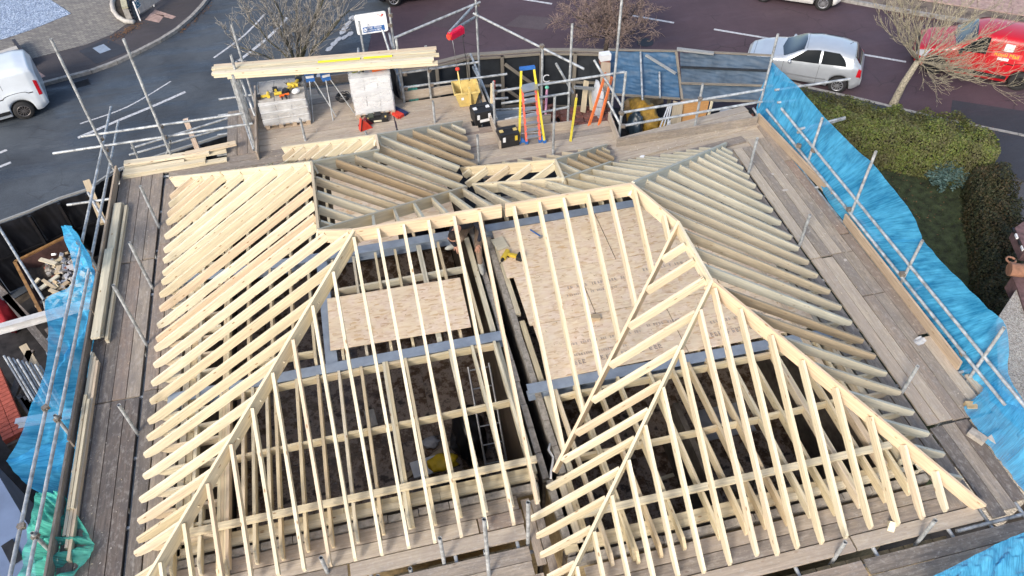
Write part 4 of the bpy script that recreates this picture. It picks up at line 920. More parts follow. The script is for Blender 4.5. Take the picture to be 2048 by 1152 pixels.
# ---------------------------------------------------------------- timber stacks on the boards
def stack(name, label, items, group=None):
    c = Vector((0, 0, 0)); 
    for p, q, w, h, mt in items: c += Vector(p)+Vector(q)
    c /= 2*len(items); t = thing(name, label, 'timber', (c.x, c.y, min(i[0][2]-i[3] for i in items)))
    for p, q, w, h, mt in items: beam('plank', p, q, w, h, mt, t)
    return t
it = []
for k in range(3): it.append(((-5.20+.0*k, 14.05-.05*k, 4.05+.05*k), (-5.19, 10.35+.03*k, 4.05+.05*k), .15 if k < 2 else .145, .047, M_pine))
for k in range(2): it.append(((-5.10+.05, 13.9, 4.05+.05*k), (-5.04, 10.2, 4.05+.05*k), .05, .047, M_pine))
it.append(((-5.20, 12.5, 4.20), (-5.19, 10.2, 4.20), .15, .047, M_pine))
stack('timber_stack', 'thick stack of pale planks along the toe board at the upper left', it)
it = []
for k in range(3): it.append(((-5.24+.05*k, 9.95-.1*k, 4.10+.0*k), (-5.22+.055*k, 6.5-.2*k, 4.10), .045, .09, M_pine))
for k in range(2): it.append(((-5.22+.06*k, 9.0-.1*k, 4.15), (-5.2+.055*k, 6.9, 4.15), .045, .047, M_pine))
stack('timber_stack', 'narrow bundle of pale battens along the left edge beside the blue net', it)
it = []
for lay in range(2):
    for k in range(3): it.append(((-5.26+.06*R.random(), 14.99+.115*k, 4.05+.05*lay), (-3.05-.45*((k+lay) % 3), 15.06+.13*k, 4.05+.05*lay), .125, .047, M_pine))
it.append(((-5.2, 15.3, 4.17), (-3.4, 15.28, 4.17), .15, .05, M_pine)); it.append(((-3.9, 15.28, 4.19), (-2.82, 15.42, 4.19), .14, .05, M_pine))
stack('timber_stack', 'pale offcut planks with notched ends stacked on the upper left corner boards', it)
# long bundle above the pallets
zb = 5.42; c0 = W(427, 128, zb); c1 = W(878, 90, zb); c2 = W(874, 118, zb); c3 = W(424, 148, zb)
it = []
n_ = 4
for lay in range(2):
    for k in range(n_):
        a = c0.lerp(c3, (k+.5)/n_); b_ = c1.lerp(c2, (k+.5)/n_); j1, j2 = R.uniform(-.05, .05), R.uniform(-.12, .05)
        d = (b_-a).normalized(); z = Vector((0, 0, -.053*lay+(.0 if k % 2 else -.008))); it.append((a+d*j1+z, b_+d*j2+z, (c0-c3).length/n_*.97, .05, M_pine))
for k in range(2):
    a = c3.lerp(c0, .1+.3*k)+Vector((.3, 0, -.11)); b_ = c2.lerp(c1, .1+.3*k)+Vector((-.3*k, 0, -.11)); it.append((a, b_, .14, .05, M_pine))
bt = stack('timber_bundle', 'long pale timber bundle with yellow tape spanning above the two wrapped pallets', it)
q0 = W(636, 124, zb+.004); q1 = W(720, 117, zb+.004); q2 = W(727, 116, zb+.004); q3 = W(784, 112, zb+.004); M_tape = simple('yellow_tape', (.85, .80, .02), .5, 0, .03)
for a, b_ in ((q0, q1), (q2, q3)): beam('tape', a+Vector((0, 0, .004)), b_+Vector((0, 0, .004)), .075, .003, M_tape, bt)
o = bt
# supports of the bundle
tube((c3.x+.45, c3.y-.02, 3.9), (c3.x+.45, c3.y-.02, zb-.16), sc_b, 'standard'); tube((c3.x+.45, c3.y-.15, zb-.19), (c0.x+.45, c0.y+.3, zb-.19), sc_b, 'transom')
tube(W(716, 132, zb-.19)+Vector((.0, -.3, 0)), W(716, 132, zb-.19)+Vector((.08, .75, 0)), sc_b, 'transom')

# ---------------------------------------------------------------- pallets of wrapped blocks, tools on top
M_film = None
def filmm():
    m, nt, b = mat('stretch_film'); nt.nodes.remove(b); out = nt.nodes['Material Output']; lk = nt.links.new
    v = mapped(nt, (1, 1, 3)); n = noisef(nt, v, 2.2, 4, .6); pb = N(nt, 'BsdfPrincipled'); pb.inputs['Base Color'].default_value = (.70, .72, .74, 1); pb.inputs['Roughness'].default_value = .18
    bump(nt, n, .35, .05, pb); tr = N(nt, 'BsdfTransparent'); mx = N(nt, 'MixShader'); lk(ramp(nt, [(.38, .22), (.62, .62)], n).outputs[0], mx.inputs[0]); lk(tr.outputs[0], mx.inputs[1]); lk(pb.outputs[0], mx.inputs[2]); lk(mx.outputs[0], out.inputs[0]); return m
M_film = filmm(); M_lblk = simple('light_block', (.42, .40, .37), .9, 0, .12, 10, bmp=.2); M_wpack = simple('white_pack', (.70, .70, .70), .7, 0, .06, 4)
def wrapped(loc, rz, w, d, h, label, mt, rows, flaps=False):
    t = thing('wrapped_pallet', label, 'pallet of blocks', loc, rz=rz); M0 = WM[t.name]
    for k in range(7):
        m = MB(); m.box(-.045, .045, -d/2-.03, d/2+.03, 0, .02); m.build('pallet_slat', M_toe, t, M0 @ Matrix.Translation((-w/2+.04+k*(w-.08)/6, 0, .10)))
    for k in range(3):
        for j in range(4 if k != 9 else 3):
            m = MB(); m.box(-.05, .05, -.05, .05, 0, .08); m.build('pallet_block', M_toe, t, M0 @ Matrix.Translation((-w/2+.05+j*(w-.1)/3, (k-1)*(d/2-.03), .02)))
        m = MB(); m.box(-w/2, w/2, -.045, .045, 0, .02); m.build('pallet_board', M_toe, t, M0 @ Matrix.Translation((0, (k-1)*(d/2-.03), 0)))
    hr = (h-.12)/rows; me = MB().box(-w/6+.004, w/6-.004, -d/4+.004, d/4-.004, .003, hr).mesh('block', mt)
    for r in range(rows):
        for i in range(3):
            for j in range(2):
                place(bpy.data.objects.new('block', me), M0 @ Matrix.Translation((-w/3+i*w/3+R.uniform(-.008, .008), -d/4+j*d/2+R.uniform(-.008, .008), .12+r*hr)), t)
    m = MB(); m.smooth = True; e = .022
    per = [(-w/2-e, -d/2-e), (w/2+e, -d/2-e), (w/2+e, d/2+e), (-w/2-e, d/2+e)]
    def f(u, v):
        s = (u*4) % 4; i = int(s) % 4; a, b_ = per[i], per[(i+1) % 4]; fr = s-int(s); x = a[0]+(b_[0]-a[0])*fr; y = a[1]+(b_[1]-a[1])*fr; z = .10+(h-.09)*v
        k = .012*noise.noise(Vector((x*5, y*5, z*4)))+.006*noise.noise(Vector((x*19, y*19, z*15))); l = sqrt(x*x+y*y); return (x*(1+k/l*1.5), y*(1+k/l*1.5), z)
    m.grid(f, 64, 26)
    if not flaps: m.add([(-w/2-e, -d/2-e, h+.012), (w/2+e, -d/2-e, h+.012), (w/2+e, d/2+e, h+.012), (-w/2-e, d/2+e, h+.012)], [(0, 1, 2, 3)])
    m.build('stretch_film', M_film, t, M0)
    for z in (.28, .46, .66) if flaps else ():
        m = MB(); m.tube((-w/2-.02, -d/2-.028, z), (w/2+.02, -d/2-.028, z+.03), .006, n=4); m.build('strap', M_wht, t, M0)
    if flaps:
        for s in (-1, 1):
            m = MB(); m.add([(s*(w/2+e), -d/2, h), (s*(w/2+e), d/2, h), (s*(w/2-.02), d/4, h+.16), (s*(w/2+.0), -.05, h+.2)], [(0, 1, 2, 3)]); m.build('film_flap', M_film, t, M0)
    return t
wrapped((-1.66, 16.42, 4), -.02, 1.02, .85, .72, 'wrapped pallet of grey blocks at the left, with an open film top full of tools', M_lblk, 3, True)
wrapped((.36, 16.30, 4), -.03, .90, .80, 1.06, 'taller pallet wrapped in bright white film behind the black and red cases', M_wpack, 5, False)
zt = 4.76
drill((-1.98, 16.2, zt+.03), 1.6, 'yellow drill at the left on the open wrapped pallet', s=1.1)
drill((-1.72, 16.22, zt+.03), .1, 'yellow drill lying flat in the middle of the open wrapped pallet', s=1.1)
drill((-1.46, 16.42, zt+.04), 2.4, 'yellow drill at the top of the tool heap on the open wrapped pallet', s=1.3)
drill((-1.30, 16.46, zt+.04), -.6, 'yellow drill at the right end of the tool heap on the open wrapped pallet', s=1.2)
drill((.20, 16.45, 5.11), 2.9, 'small yellow driver on the bright white pallet', s=.9)
t = thing('nail_gun', 'orange nail gun lying on the open wrapped pallet below the yellow tools', 'nail gun', (-1.58, 16.05, zt+.02), rz=.3)
b = MB(); b.tube((-.12, 0, .03), (.10, 0, .03), .035, .028, 8); b.build('body', M_oran, t); b = MB(); b.box(-.02, .02, -.14, 0, .01, .05); b.build('magazine', M_blk, t); b = MB(); b.tube((-.08, -.02, .03), (-.1, -.13, .03), .018, n=6); b.build('handle', M_blk, t)
t = thing('paper_bag', 'crumpled pale bag on the open wrapped pallet beside the yellow drills', 'bag', (-1.33, 16.15, zt), rz=.5)
b = MB(); ball(b, (0, 0, .05), .10, .07, .06); b.build('bag', M_wht, t)
t = thing('tool_case', 'orange and white tool case on top of the bright white pallet', 'case', (.58, 16.20, 5.08), rz=.15)
b = MB(); b.box(-.17, .17, -.13, .13, 0, .08); b.build('shell', M_oran, t); b = MB(); b.box(-.12, .12, -.09, .09, .08, .10); b.build('lid_panel', M_wht, t); b = MB(); b.box(-.10, .10, -.05, .03, .101, .115); b.build('tool', M_blk, t)
t = thing('claw_hammer', 'green handled tool lying at the left of the bright white pallet top', 'tool', (.08, 16.12, 5.08), rz=.2)
b = MB(); b.tube((-.1, 0, .02), (.12, 0, .02), .014, n=6); b.build('handle', simple('olive_grip', (.25, .26, .05), .6), t); b = MB(); b.box(.12, .16, -.05, .05, 0, .04); b.build('head', M_blk, t)

def toolbox(loc, rz, label, w=.42, d=.30, h=.28, yl=True):
    t = thing('tool_box', label, 'tool box', loc, rz=rz)
    b = MB(); b.add([(s*w/2*k, q*d/2*k, z) for z, k in ((0, .92), (h*.72, 1)) for q in (-1, 1) for s in (-1, 1)], [(0, 2, 3, 1), (4, 5, 7, 6), (0, 1, 5, 4), (1, 3, 7, 5), (3, 2, 6, 7), (2, 0, 4, 6)]); b.build('tub', M_blk, t)
    b = MB(); b.add([(s*w/2*k, q*d/2*k, z) for z, k in ((h*.73, 1.02), (h, .94)) for q in (-1, 1) for s in (-1, 1)], [(0, 2, 3, 1), (4, 5, 7, 6), (0, 1, 5, 4), (1, 3, 7, 5), (3, 2, 6, 7), (2, 0, 4, 6)]); ld_ = b.build('lid', M_blk, t)
    b = MB(); b.tube((-.09, 0, h+.04), (.09, 0, h+.04), .013, n=6); b.tube((-.09, 0, h), (-.09, 0, h+.04), .012, n=6); b.tube((.09, 0, h), (.09, 0, h+.04), .012, n=6); b.build('handle', M_blk, ld_, WM[t.name])
    for s in (-1, 1):
        b = MB(); b.box(s*w*.30-.03, s*w*.30+.03, -d/2-.018, -d/2-.002, h*.50, h*.84); b.build('latch', M_wht if s < 0 else (M_yel if yl else M_wht), t)
        b = MB(); b.box(s*w*.34-.045, s*w*.34+.045, -.05, .04, h, h+.012); b.build('corner_pad', M_tan if yl else M_wht, ld_, WM[t.name])
    if not yl: b = MB(); b.box(-.10, .13, -d/2-.012, -d/2-.004, h*.25, h*.45); b.build('side_label', M_wht, t)
    return t
M_tan = simple('tan_plastic', (.55, .42, .16), .5, 0, .1)
toolbox((2.72, 15.15, 4), .12, 'black tool box with white labels below the yellow tipping skip', w=.44, d=.40, h=.34, yl=False)
toolbox((3.12, 14.14, 4), .06, 'black tool box with tan corners at the foot of the step ladder', w=.46, d=.34, h=.34)
t = thing('tool_case', 'open black tool case with pale label in front of the white pallet', 'case', (.36, 15.80, 4), rz=-.05)
b = MB(); b.box(-.26, .26, -.16, .16, 0, .10); b.build('tub', M_blk, t); b = MB(); b.box(-.20, -.07, -.1, .1, .10, .13); b.build('charger', simple('dark_green_plastic', (.05, .06, .045), .5), t)
b = MB(); b.box(-.05, .10, -.06, .10, .10, .14); b.build('battery', M_blk, t); b = MB(); b.box(-.08, .10, -.168, -.161, .03, .075); b.build('label_plate', simple('cream_label', (.60, .56, .42), .6), t)
for s in (-1, 1): b = MB(); b.box(s*.2-.02, s*.2+.02, -.12, -.08, .10, .12); b.build('clip', M_tan, t)
t = thing('tool_bag', 'red and black folded tool bag left of the open black case', 'bag', (.03, 15.55, 4), rz=.3)
b = MB(); b.prism([(-.14, 0), (.16, 0), (.05, .18), (-.06, .30)], -.13, .0); b.build('flap', M_redp, t); b = MB(); b.prism([(-.1, 0), (.24, 0), (.1, .16)], .01, .14); b.build('pocket', simple('maroon_cloth', (.16, .02, .03), .8), t); b = MB(); b.tube((-.13, -.14, .02), (-.06, -.14, .31), .012, n=5); b.build('edge_band', M_blk, t)
t = thing('drill_case', 'red and navy case lying at the right of the open black case', 'case', (.84, 15.86, 4), rz=-.9)
b = MB(); b.box(-.22, .18, -.09, .05, 0, .07); b.build('lower_shell', M_redp, t); b = MB(); b.box(-.22, .2, .055, .17, 0, .06); b.build('upper_shell', simple('navy_shell', (.02, .03, .09), .5), t); b = MB(); b.tube((.0, -.1, .035), (.16, -.13, .035), .022, n=6); b.build('grip', M_redp, t)
t = thing('cable_reel', 'tangled coil of black cable between trestles and white pallet', 'cable', (-.34, 16.55, 4))
for k in range(9):
    b = MB(); r_ = R.uniform(.10, .18); a0 = R.uniform(0, 6); tx, ty = R.uniform(-.5, .5), R.uniform(-.5, .5)
    pts = [Vector((r_*cos(a0+q*.5), r_*1.1*sin(a0+q*.5), .05+.02*k*.5+tx*r_*cos(a0+q*.5)*.6+.14+ty*r_*sin(a0+q*.5)*.6)) for q in range(13)]
    for p in pts: p.z = max(.012, p.z)
    b.path(pts, .012, 5); b.build('cable_loop', M_blk, t)
# blue topped tripod stands
def stand(loc, rz, label):
    t = thing('tripod_stand', label, 'stand', loc, group=None, rz=rz)
    b = MB(); b.box(-.10, .10, -.09, .09, .80, .98); b.box(-.11, .11, -.10, .10, .98, 1.03); b.build('head', M_blu, t)
    b = MB(); b.box(-.09, .09, -.095, -.091, .90, .96); b.build('head_band', M_wht, t)
    for x, y in ((-.12, -.5), (.42, -.42), (.1, .62)):
        b = MB(); b.tube((x*.15, y*.12, .85), (x, y, 0), .014, n=6); b.build('leg', M_galv, t)
    return t
stand((-.98, 16.55, 4), 0, 'blue topped tripod stand next to the open wrapped pallet'); stand((-.63, 16.5, 4), .2, 'blue topped tripod stand nearer the coil of black cable')

# yellow tipping skip under the hoist, red hoist
t = thing('tipping_bucket', 'yellow steel tipping bucket hanging on the hoist cable at the back', 'bucket', (2.52, 15.95, 4), rz=-.05)
M_ysk = simple('pale_yellow_paint', (.62, .47, .17), .5, 0, .12, 8)
def trough(b, w0, w1, d0, d1, h, th):
    lo = [(-w0/2, -d0/2, 0), (w0/2, -d0/2, 0), (w0/2, d0/2, 0), (-w0/2, d0/2, 0)]; hi = [(-w1/2, -d1/2, h), (w1/2, -d1/2, h), (w1/2, d1/2, h), (-w1/2, d1/2, h)]
    sc = lambda P, k, dz: [(x*k, y*k, z+dz) for x, y, z in P]
    v = lo+hi+sc(lo, 1-th, .01)+sc(hi, 1-th, 0); b.add(v, [(3, 2, 1, 0), (8, 9, 10, 11)]+[(i, (i+1) % 4, 4+(i+1) % 4, 4+i) for i in range(4)]+[(8+(i+1) % 4, 8+i, 12+i, 12+(i+1) % 4) for i in range(4)]+[(4+i, 4+(i+1) % 4, 12+(i+1) % 4, 12+i) for i in range(4)])
b = MB(); trough(b, .36, .58, .34, .52, .42, .05); b.build('tub', M_ysk, t)
b = MB(); b.box(-.30, .30, -.285, -.262, .40, .44); b.box(-.30, .30, .262, .285, .40, .44); b.box(-.31, -.29, -.28, .28, .40, .44); b.box(.29, .31, -.28, .28, .40, .44); b.build('rim', M_ysk, t)
b = MB(); b.box(.03, .08, -.30, -.20, .05, .55); b.build('front_bar', M_ysk, t)
for s in (-1, 1): b = MB(); b.tube((-.12, .26*s, .42), (-.16, .0, .85), .016, n=5); b.build('bail_arm', M_ysk, t)
b = MB(); b.box(-.14, -.08, -.232, -.222, .22, .29); b.build('sticker', M_wht, t)
hk = WM[t.name] @ Vector((-.16, 0, .86))
hp = WY(912, 66, 15.9)
t = thing('electric_hoist', 'red electric hoist hanging from the scaffold frame above the yellow bucket', 'hoist', hp, rz=.62)
b = MB(); b.box(-.20, .20, -.07, .07, -.07, .07); b.box(-.17, .2, -.05, .05, .07, .09); b.build('housing', simple('crimson_paint', (.55, .01, .05), .4, 0, .08), t)
b = MB(); b.tube((-.201, 0, 0), (-.24, 0, 0), .07, n=12); b.build('end_cap', M_redp, t); b = MB(); b.path([(.16, -.05, -.07), (.2, -.06, -.13), (.15, -.05, -.15)], .012, 5); b.build('bracket', M_blk, t)
b = MB(); b.path([WM[t.name].inverted() @ p for p in (hp+Vector((-.1, -.02, -.07)), hk+Vector((0, 0, .05)))], .005, 4); b.build('cable', M_gry, t)
b = MB(); ih = WM[t.name].inverted(); ball(b, ih @ (hk+Vector((0, 0, .06))), .055, .055, .045); b.build('hook_block', M_redp, t)
b = MB(); b.path([ih @ p for p in (hp+Vector((.14, 0, -.08)), hp+Vector((.17, .0, -.5)), hp+Vector((.22, .0, -1.0)), hp+Vector((.24, 0, -1.25)))], .007, 4); b.build('control_cord', M_blk, t)
tube(hp+Vector((-.16, -.1, .1)), WY(948, 10, yh), sc_b, 'brace'); tube(hp+Vector((-.15, -.08, .09)), WY(952, 33, yh), sc_b, 'brace')

# ladders
t = thing('step_ladder', 'tall platform step ladder with yellow rear legs and red front rails', 'step ladder', (3.66, 13.98, 4))
M_yl2 = simple('yellow_fibreglass', (.68, .55, .05), .45, 0, .05); M_rd2 = simple('coral_fibreglass', (.78, .15, .10), .45, 0, .05)
ft = {'ya': W(1038, 287, 4), 'yb': W(1089, 285, 4), 'ra': W(1053, 287, 4), 'rb': W(1080, 284, 4)}
tp = {'ya': WY(1042, 137, 14.3), 'yb': WY(1067, 134, 14.3)}
tp['ra'] = WY(1044, 176, 14.2); tp['rb'] = WY(1070, 170, 14.2)
B0 = WM[t.name].translation
for k, mt, nm in (('ya', M_yl2, 'rear_rail'), ('yb', M_yl2, 'rear_rail'), ('ra', M_rd2, 'front_rail'), ('rb', M_rd2, 'front_rail')):
    beam(nm, ft[k], tp[k], .045, .03, mt, t, up=(0, 1, 0)); b = MB(); b.box(-.035, .035, -.03, .03, 0, .07); b.build('foot', M_blu, t, Matrix.Translation(ft[k]))
for k in range(1, 8): a, c = ft['ra'].lerp(tp['ra'], k/8), ft['rb'].lerp(tp['rb'], k/8); beam('tread', a, c, .09, .025, M_gry, t)
for k in range(1, 6): a, c = ft['ya'].lerp(tp['ya'], k/7), ft['yb'].lerp(tp['yb'], k/7); tubeo('spreader', a, c, .011, M_gry, t, n=6, hollow=False)
a, c = tp['ra'], tp['rb']; beam('platform', a+Vector((-.03, -.06, .03)), c+Vector((.03, -.06, .03)), .26, .03, M_gry, t)
a, c = tp['ya'], tp['yb']; beam('top_tray', a+Vector((-.03, 0, .02)), c+Vector((.03, 0, .02)), .09, .05, M_blu, t)
a, c = ft['ra'], ft['rb']
for s, k in ((-1, 'ya'), (1, 'yb')): b = MB(); b.add([tuple(ft[k]+Vector((0, 0, .02))), tuple(ft['ra' if s < 0 else 'rb']+Vector((0, 0, .03))), tuple(ft[k].lerp(tp[k], .13))], [(0, 1, 2)]); b.build('brace_plate', M_blu, t, Matrix.Identity(4))
t = thing('extension_ladder', 'orange ladder leaning up from the gap behind the rear boards', 'ladder', (5.2, 14.4, 4))
M_or2 = simple('orange_fibreglass', (.72, .17, .04), .45, 0, .08)
l0, l1, l2, l3 = W(1178, 248, 4.0), W(1198, 246, 4.0), WY(1211, 146, 15.3), WY(1223, 154, 15.3)
for a, c in ((l0, l2), (l1, l3)): d = c-a; beam('rail', a-d*.5, c, .06, .03, M_or2, t, up=(0, 1, 0))
for k in range(1, 6): tubeo('rung', l0.lerp(l2, k/6), l1.lerp(l3, k/6), .012, M_gry, t, n=6, hollow=False)
t = thing('levelling_staff', 'yellow staff leaning upright against the toe board by the brick stack', 'staff', W(1140, 283, 4)); beam('staff', W(1140, 283, 4), WY(1152, 196, 14.6), .045, .03, M_yl2, t, up=(0, 1, 0)); beam('staff_end', WY(1152, 200, 14.62), WY(1153, 188, 14.7), .03, .02, M_toe, t, up=(0, 1, 0))
t = thing('acrow_prop', 'pink tube with green cap standing against the black hoarding', 'prop', (4.6, 15.0, 2.6)); tubeo('prop_tube', WY(1090, 246, 15.2), WY(1094, 178, 15.6), .03, simple('pink_plastic', (.62, .30, .42), .5), t); b = MB(); ball(b, (0, 0, 0), .05, .05, .04); b.build('cap', simple('mint_plastic', (.18, .62, .42), .5), t, Matrix.Translation(WY(1094, 175, 15.6)))
t = thing('warning_post', 'short red pole with wooden batten at the stair head beside the grey boards', 'post', W(990, 258, 4)); tubeo('red_pole', WY(988, 205, 14.95), WY(988, 162, 15.0), .028, M_redp, t); beam('batten', WY(983, 205, 15.0), WY(984, 166, 15.0), .07, .04, M_pine2, t, up=(0, 1, 0))
# grey landing boards of the stair
t = thing('stair_landing', 'stepped grey boards of the scaffold stair beside the tool box', 'stair', (3.5, 15, 3.4))
for k, (x, y, z, w_) in enumerate(((3.25, 16.2, 3.4, 1.0), (3.25, 15.6, 3.3, 1.1), (3.3, 15.1, 3.5, 1.2), (3.45, 14.9, 3.75, 1.5))):
    for j in range(2): beam('tread_board', (x-.1, y-.12*j*1.9, z), (x+w_*.7, y-.12*j*1.9, z), .22, .04, M_gryb, t) if (M_gryb := bpy.data.materials.get('grey_timber') or wood('grey_timber', [(.30, .31, .31), (.36, .37, .36)], stain=(.2, .2, .2))) else None
tube((3.1, 15.9, 3.7), (4.3, 15.75, 3.7), sc_b); tube((3.1, 15.2, 3.3), (4.4, 15.1, 3.3), sc_b)

# ---------------------------------------------------------------- things on the right boards
for i, (px, py, rz, mt, lab) in enumerate(((1948, 812, .3, M_ybrick, 'buff brick on the right boards where the toe board ends'), (1955, 872, -.5, M_block, 'dark grey block lying flat against the torn blue net'), (1992, 876, .9, M_lblk, 'lighter grey block standing beside the torn blue net'))):
    p = W(px, py, 4.06); b = MB(); b.box(-.13, .13, -.07, .07, 0, .09); tag(b.build('loose_block', mt, None, Matrix.Translation((p.x, p.y, 4.004)) @ Matrix.Rotation(rz-.6, 4, 'Z')), lab, 'block')
p = W(1838, 684, 4.02); b = MB(); b.smooth = True; b.grid(lambda u, v: (.22*(u-.5), .16*(v-.5)*(1-.6*abs(u-.5)), .03+.05*noise.noise(Vector((u*3, v*3, 1)))+.02), 8, 6); tag(b.build('plastic_scrap', M_film, None, Matrix.Translation((p.x, p.y, 4.005)) @ Matrix.Rotation(.3, 4, 'Z')), 'scrap of clear plastic wrap on the right scaffold boards', 'litter')
p = W(1784, 1052, 4.02); b = MB(); b.prism([(-.09, 0), (.08, 0), (.0, .13)], -.03, .06); tag(b.build('timber_offcut', M_pine, None, Matrix.Translation((p.x, p.y, 4.006)) @ Matrix.Rotation(1.0, 4, 'Z')), 'pale triangular offcut on the front boards below the rafter tails', 'wood offcut')
p = W(1285, 315, 4.02); b = MB(); ball(b, (0, 0, .03), .07, .05, .035); tag(b.build('paper_scrap', M_wht, None, Matrix.Translation((p.x, p.y, 4.004))), 'small white scrap on the boards behind the right roof', 'litter')
b = MB()
for k in range(40):      # white mortar dust and plaster spots on the boards
    pass
# inside the house: black sacks, ladder, litter on the floor
FZ1 = FZ+.01
def crumple(nm, c, sx, sy, sz, mt, label, cat, seed=1):
    b = MB(); b.smooth = True; vs_ = []
    for v in SPH2[0]:
        v = Vector(v); k = 1+.35*noise.noise(v*2.2+Vector((seed*3, 0, 0)))+.16*noise.noise(v*6+Vector((0, seed, 0))); vs_.append((v.x*sx*k, v.y*sy*k, max(-.98, v.z*k)*sz))
    b.add(vs_, SPH2[1]); return tag(b.build(nm, mt, None, Matrix.Translation((c[0], c[1], c[2]+sz))), label, cat)
bm = bmesh.new(); bmesh.ops.create_icosphere(bm, subdivisions=3, radius=1); SPH2 = ([tuple(v.co) for v in bm.verts], [tuple(v.index for v in f.verts) for f in bm.faces]); bm.free()
M_sack = simple('black_polythene', (.012, .012, .014), .28, 0, .2); M_ysack = simple('yellow_polythene', (.62, .42, .02), .45, 0, .15); M_gpoly = simple('grey_polythene', (.40, .41, .44), .35, 0, .15)
crumple('rubble_sack', W(940, 900, FZ1), .33, .5, .55, M_sack, 'tall black sack on the house floor beside the inner ladder', 'sack', 2)
crumple('rubble_sack', W(905, 1010, FZ1), .55, .4, .30, M_sack, 'wide black sack under the yellow jacket near the front wall', 'sack', 5)
c_ = W(890, 955, FZ1); crumple('work_jacket', (c_.x, c_.y, FZ1+.45), .28, .18, .10, M_ysack, 'bright yellow jacket thrown over the black sack', 'jacket', 7)
c_ = W(745, 850, FZ1); b = MB(); b.box(-.10, .10, -.2, .2, 0, .25); tag(b.build('loose_block', M_lblk, None, Matrix.Translation((c_.x, c_.y, FZ1)) @ Matrix.Rotation(.1, 4, 'Z')), 'pale block standing on the wet house floor', 'block')
crumple('plastic_bag', W(862, 890, FZ1), .16, .12, .10, M_gpoly, 'crumpled grey bag on the wet house floor', 'bag', 9)
c_ = W(860, 920, FZ1); b = MB(); b.box(-.75, .75, -.05, .05, 0, .05); tag(b.build('floor_plank', M_brown, None, Matrix.Translation((c_.x, c_.y, FZ1)) @ Matrix.Rotation(.5, 4, 'Z')), 'brown plank lying askew on the wet house floor', 'plank')
t = thing('inner_ladder', 'aluminium ladder standing inside the left house by the party wall', 'ladder', (1.2, 7.4, FZ))
for x in (1.06, 1.44): tubeo('rail', (x, 6.3, FZ+.1), (x, 8.5, 3.55), .022, M_gry, t, hollow=False)
for k in range(9): y = 6.45+k*.25; z = FZ+.1+(y-6.3)/2.2*(3.55-FZ-.1); tubeo('rung', (1.06, y, z), (1.44, y, z), .014, M_gry, t, n=6, hollow=False)
crumple('tarpaulin', W(850, 460, FZ+.5), .5, .7, .5, simple('dark_blue_sheet', (.012, .018, .045), .5, 0, .2), 'dark blue sheet heaped below the joists near the worker', 'tarpaulin', 11)
c_ = W(1405, 880, FZ1); b = MB(); b.box(-.5, .5, -.35, .35, 0, .02); tag(b.build('cement_bag', M_gpoly, None, Matrix.Translation((c_.x+.6, c_.y+.3, FZ1))), 'flat grey sheet of plastic on the right house floor', 'sheet')
for i, (px, py, rz) in enumerate(((1332, 955, .1), (1350, 905, 1.2), (1370, 912, .4))):
    c_ = W(px, py, FZ1); b = MB(); b.box(-.16, .16, -.035, .035, 0, .03); tag(b.build('timber_offcut', M_pine, None, Matrix.Translation((c_.x, c_.y, FZ1)) @ Matrix.Rotation(rz, 4, 'Z')), ['pale strip alone near the front of the right house floor', 'pale strip standing across another on the right house floor', 'pale strip farthest right on the right house floor'][i], 'wood offcut')
for i in range(6):
    b = MB(); b.path([Vector((R.uniform(-.1, .1), y_, 4.03+.02*sin(y_*30+i))) for y_ in [k*.12 for k in range(6)]], .02, 5); 
    if i == 0: tag(b.build('insulation_strip', M_wht, None, Matrix.Translation((1.88, 5.75, 0))), 'white plastic strip stuffed in the cavity at the front of the party wall', 'plastic strip')
# ---------------------------------------------------------------- hoardings, tarps and clutter at ground level
M_memb = simple('black_membrane', (.030, .034, .040), .45, 0, .25, 2.5, bmp=.5); M_frame = wood('grey_framing', [(.24, .21, .17), (.30, .27, .22)], stain=(.17, .15, .13))
hb = thing('hoarding', 'black membrane hoarding with timber frame and gate along the purple road', 'hoarding', (4, 21, 0))
hp_ = [W(x, y, 2.16) for x, y in ((794, 136), (870, 126), (934, 110), (1003, 106), (1082, 100), (1150, 100), (1207, 102))]
hz = 2.08
def sheetw(a, b_, z0, z1, parent, mt, wr=.03, seed=0, name='membrane', n=26):
    m = MB(); m.smooth = True; a, b_ = Vector(a), Vector(b_); d = (b_-a); nrm = Vector((d.y, -d.x, 0)).normalized()
    m.grid(lambda u, v: tuple(a+d*u+Vector((0, 0, z0+(z1-z0)*v))+nrm*(.03+wr*noise.noise(Vector((u*d.length*1.6, v*3, seed)))+wr*.5*noise.noise(Vector((u*d.length*6, v*5+u*7, seed))))), n, 12)
    return m.build(name, mt, parent, Matrix.Identity(4))
for i, (a, b_) in enumerate(zip(hp_, hp_[1:])):
    a = Vector((a.x, a.y, 0)); b_ = Vector((b_.x, b_.y, 0)); sheetw(a, b_, .02, hz, hb, M_memb, seed=i*3)
    d = (b_-a).normalized(); nn = Vector((d.y, -d.x, 0))*-.06
    if nn.y < 0: nn = -nn
    q = -nn*1.6
    for p in (a, b_): beam('post', (p+q)+Vector((0, 0, 0)), (p+q)+Vector((0, 0, hz+.05)), .09, .07, M_frame, hb, up=(0, 1, 0)) if (i in (2, 3, 4) or p is a) else None
    for z in (hz+.04, hz*.55 if i != 3 else hz*.02+.3, .25): beam('rail', a+q+Vector((0, 0, z)), b_+q+Vector((0, 0, z)), .05, .07, M_frame, hb)
    beam('coping', a+Vector((0, 0, hz+.10)), b_+Vector((0, 0, hz+.10)), .16, .035, M_frame, hb)
a, b_ = [Vector((p.x, p.y, 0)) for p in hp_[3:5]]; q = Vector((0, -.16, 0))
for z0, z1 in ((1.9, 1.0), (1.05, .15)): beam('gate_brace', a+q+Vector((.1, 0, z0)), b_+q+Vector((-.1, 0, z1)), .04, .10, M_frame, hb)
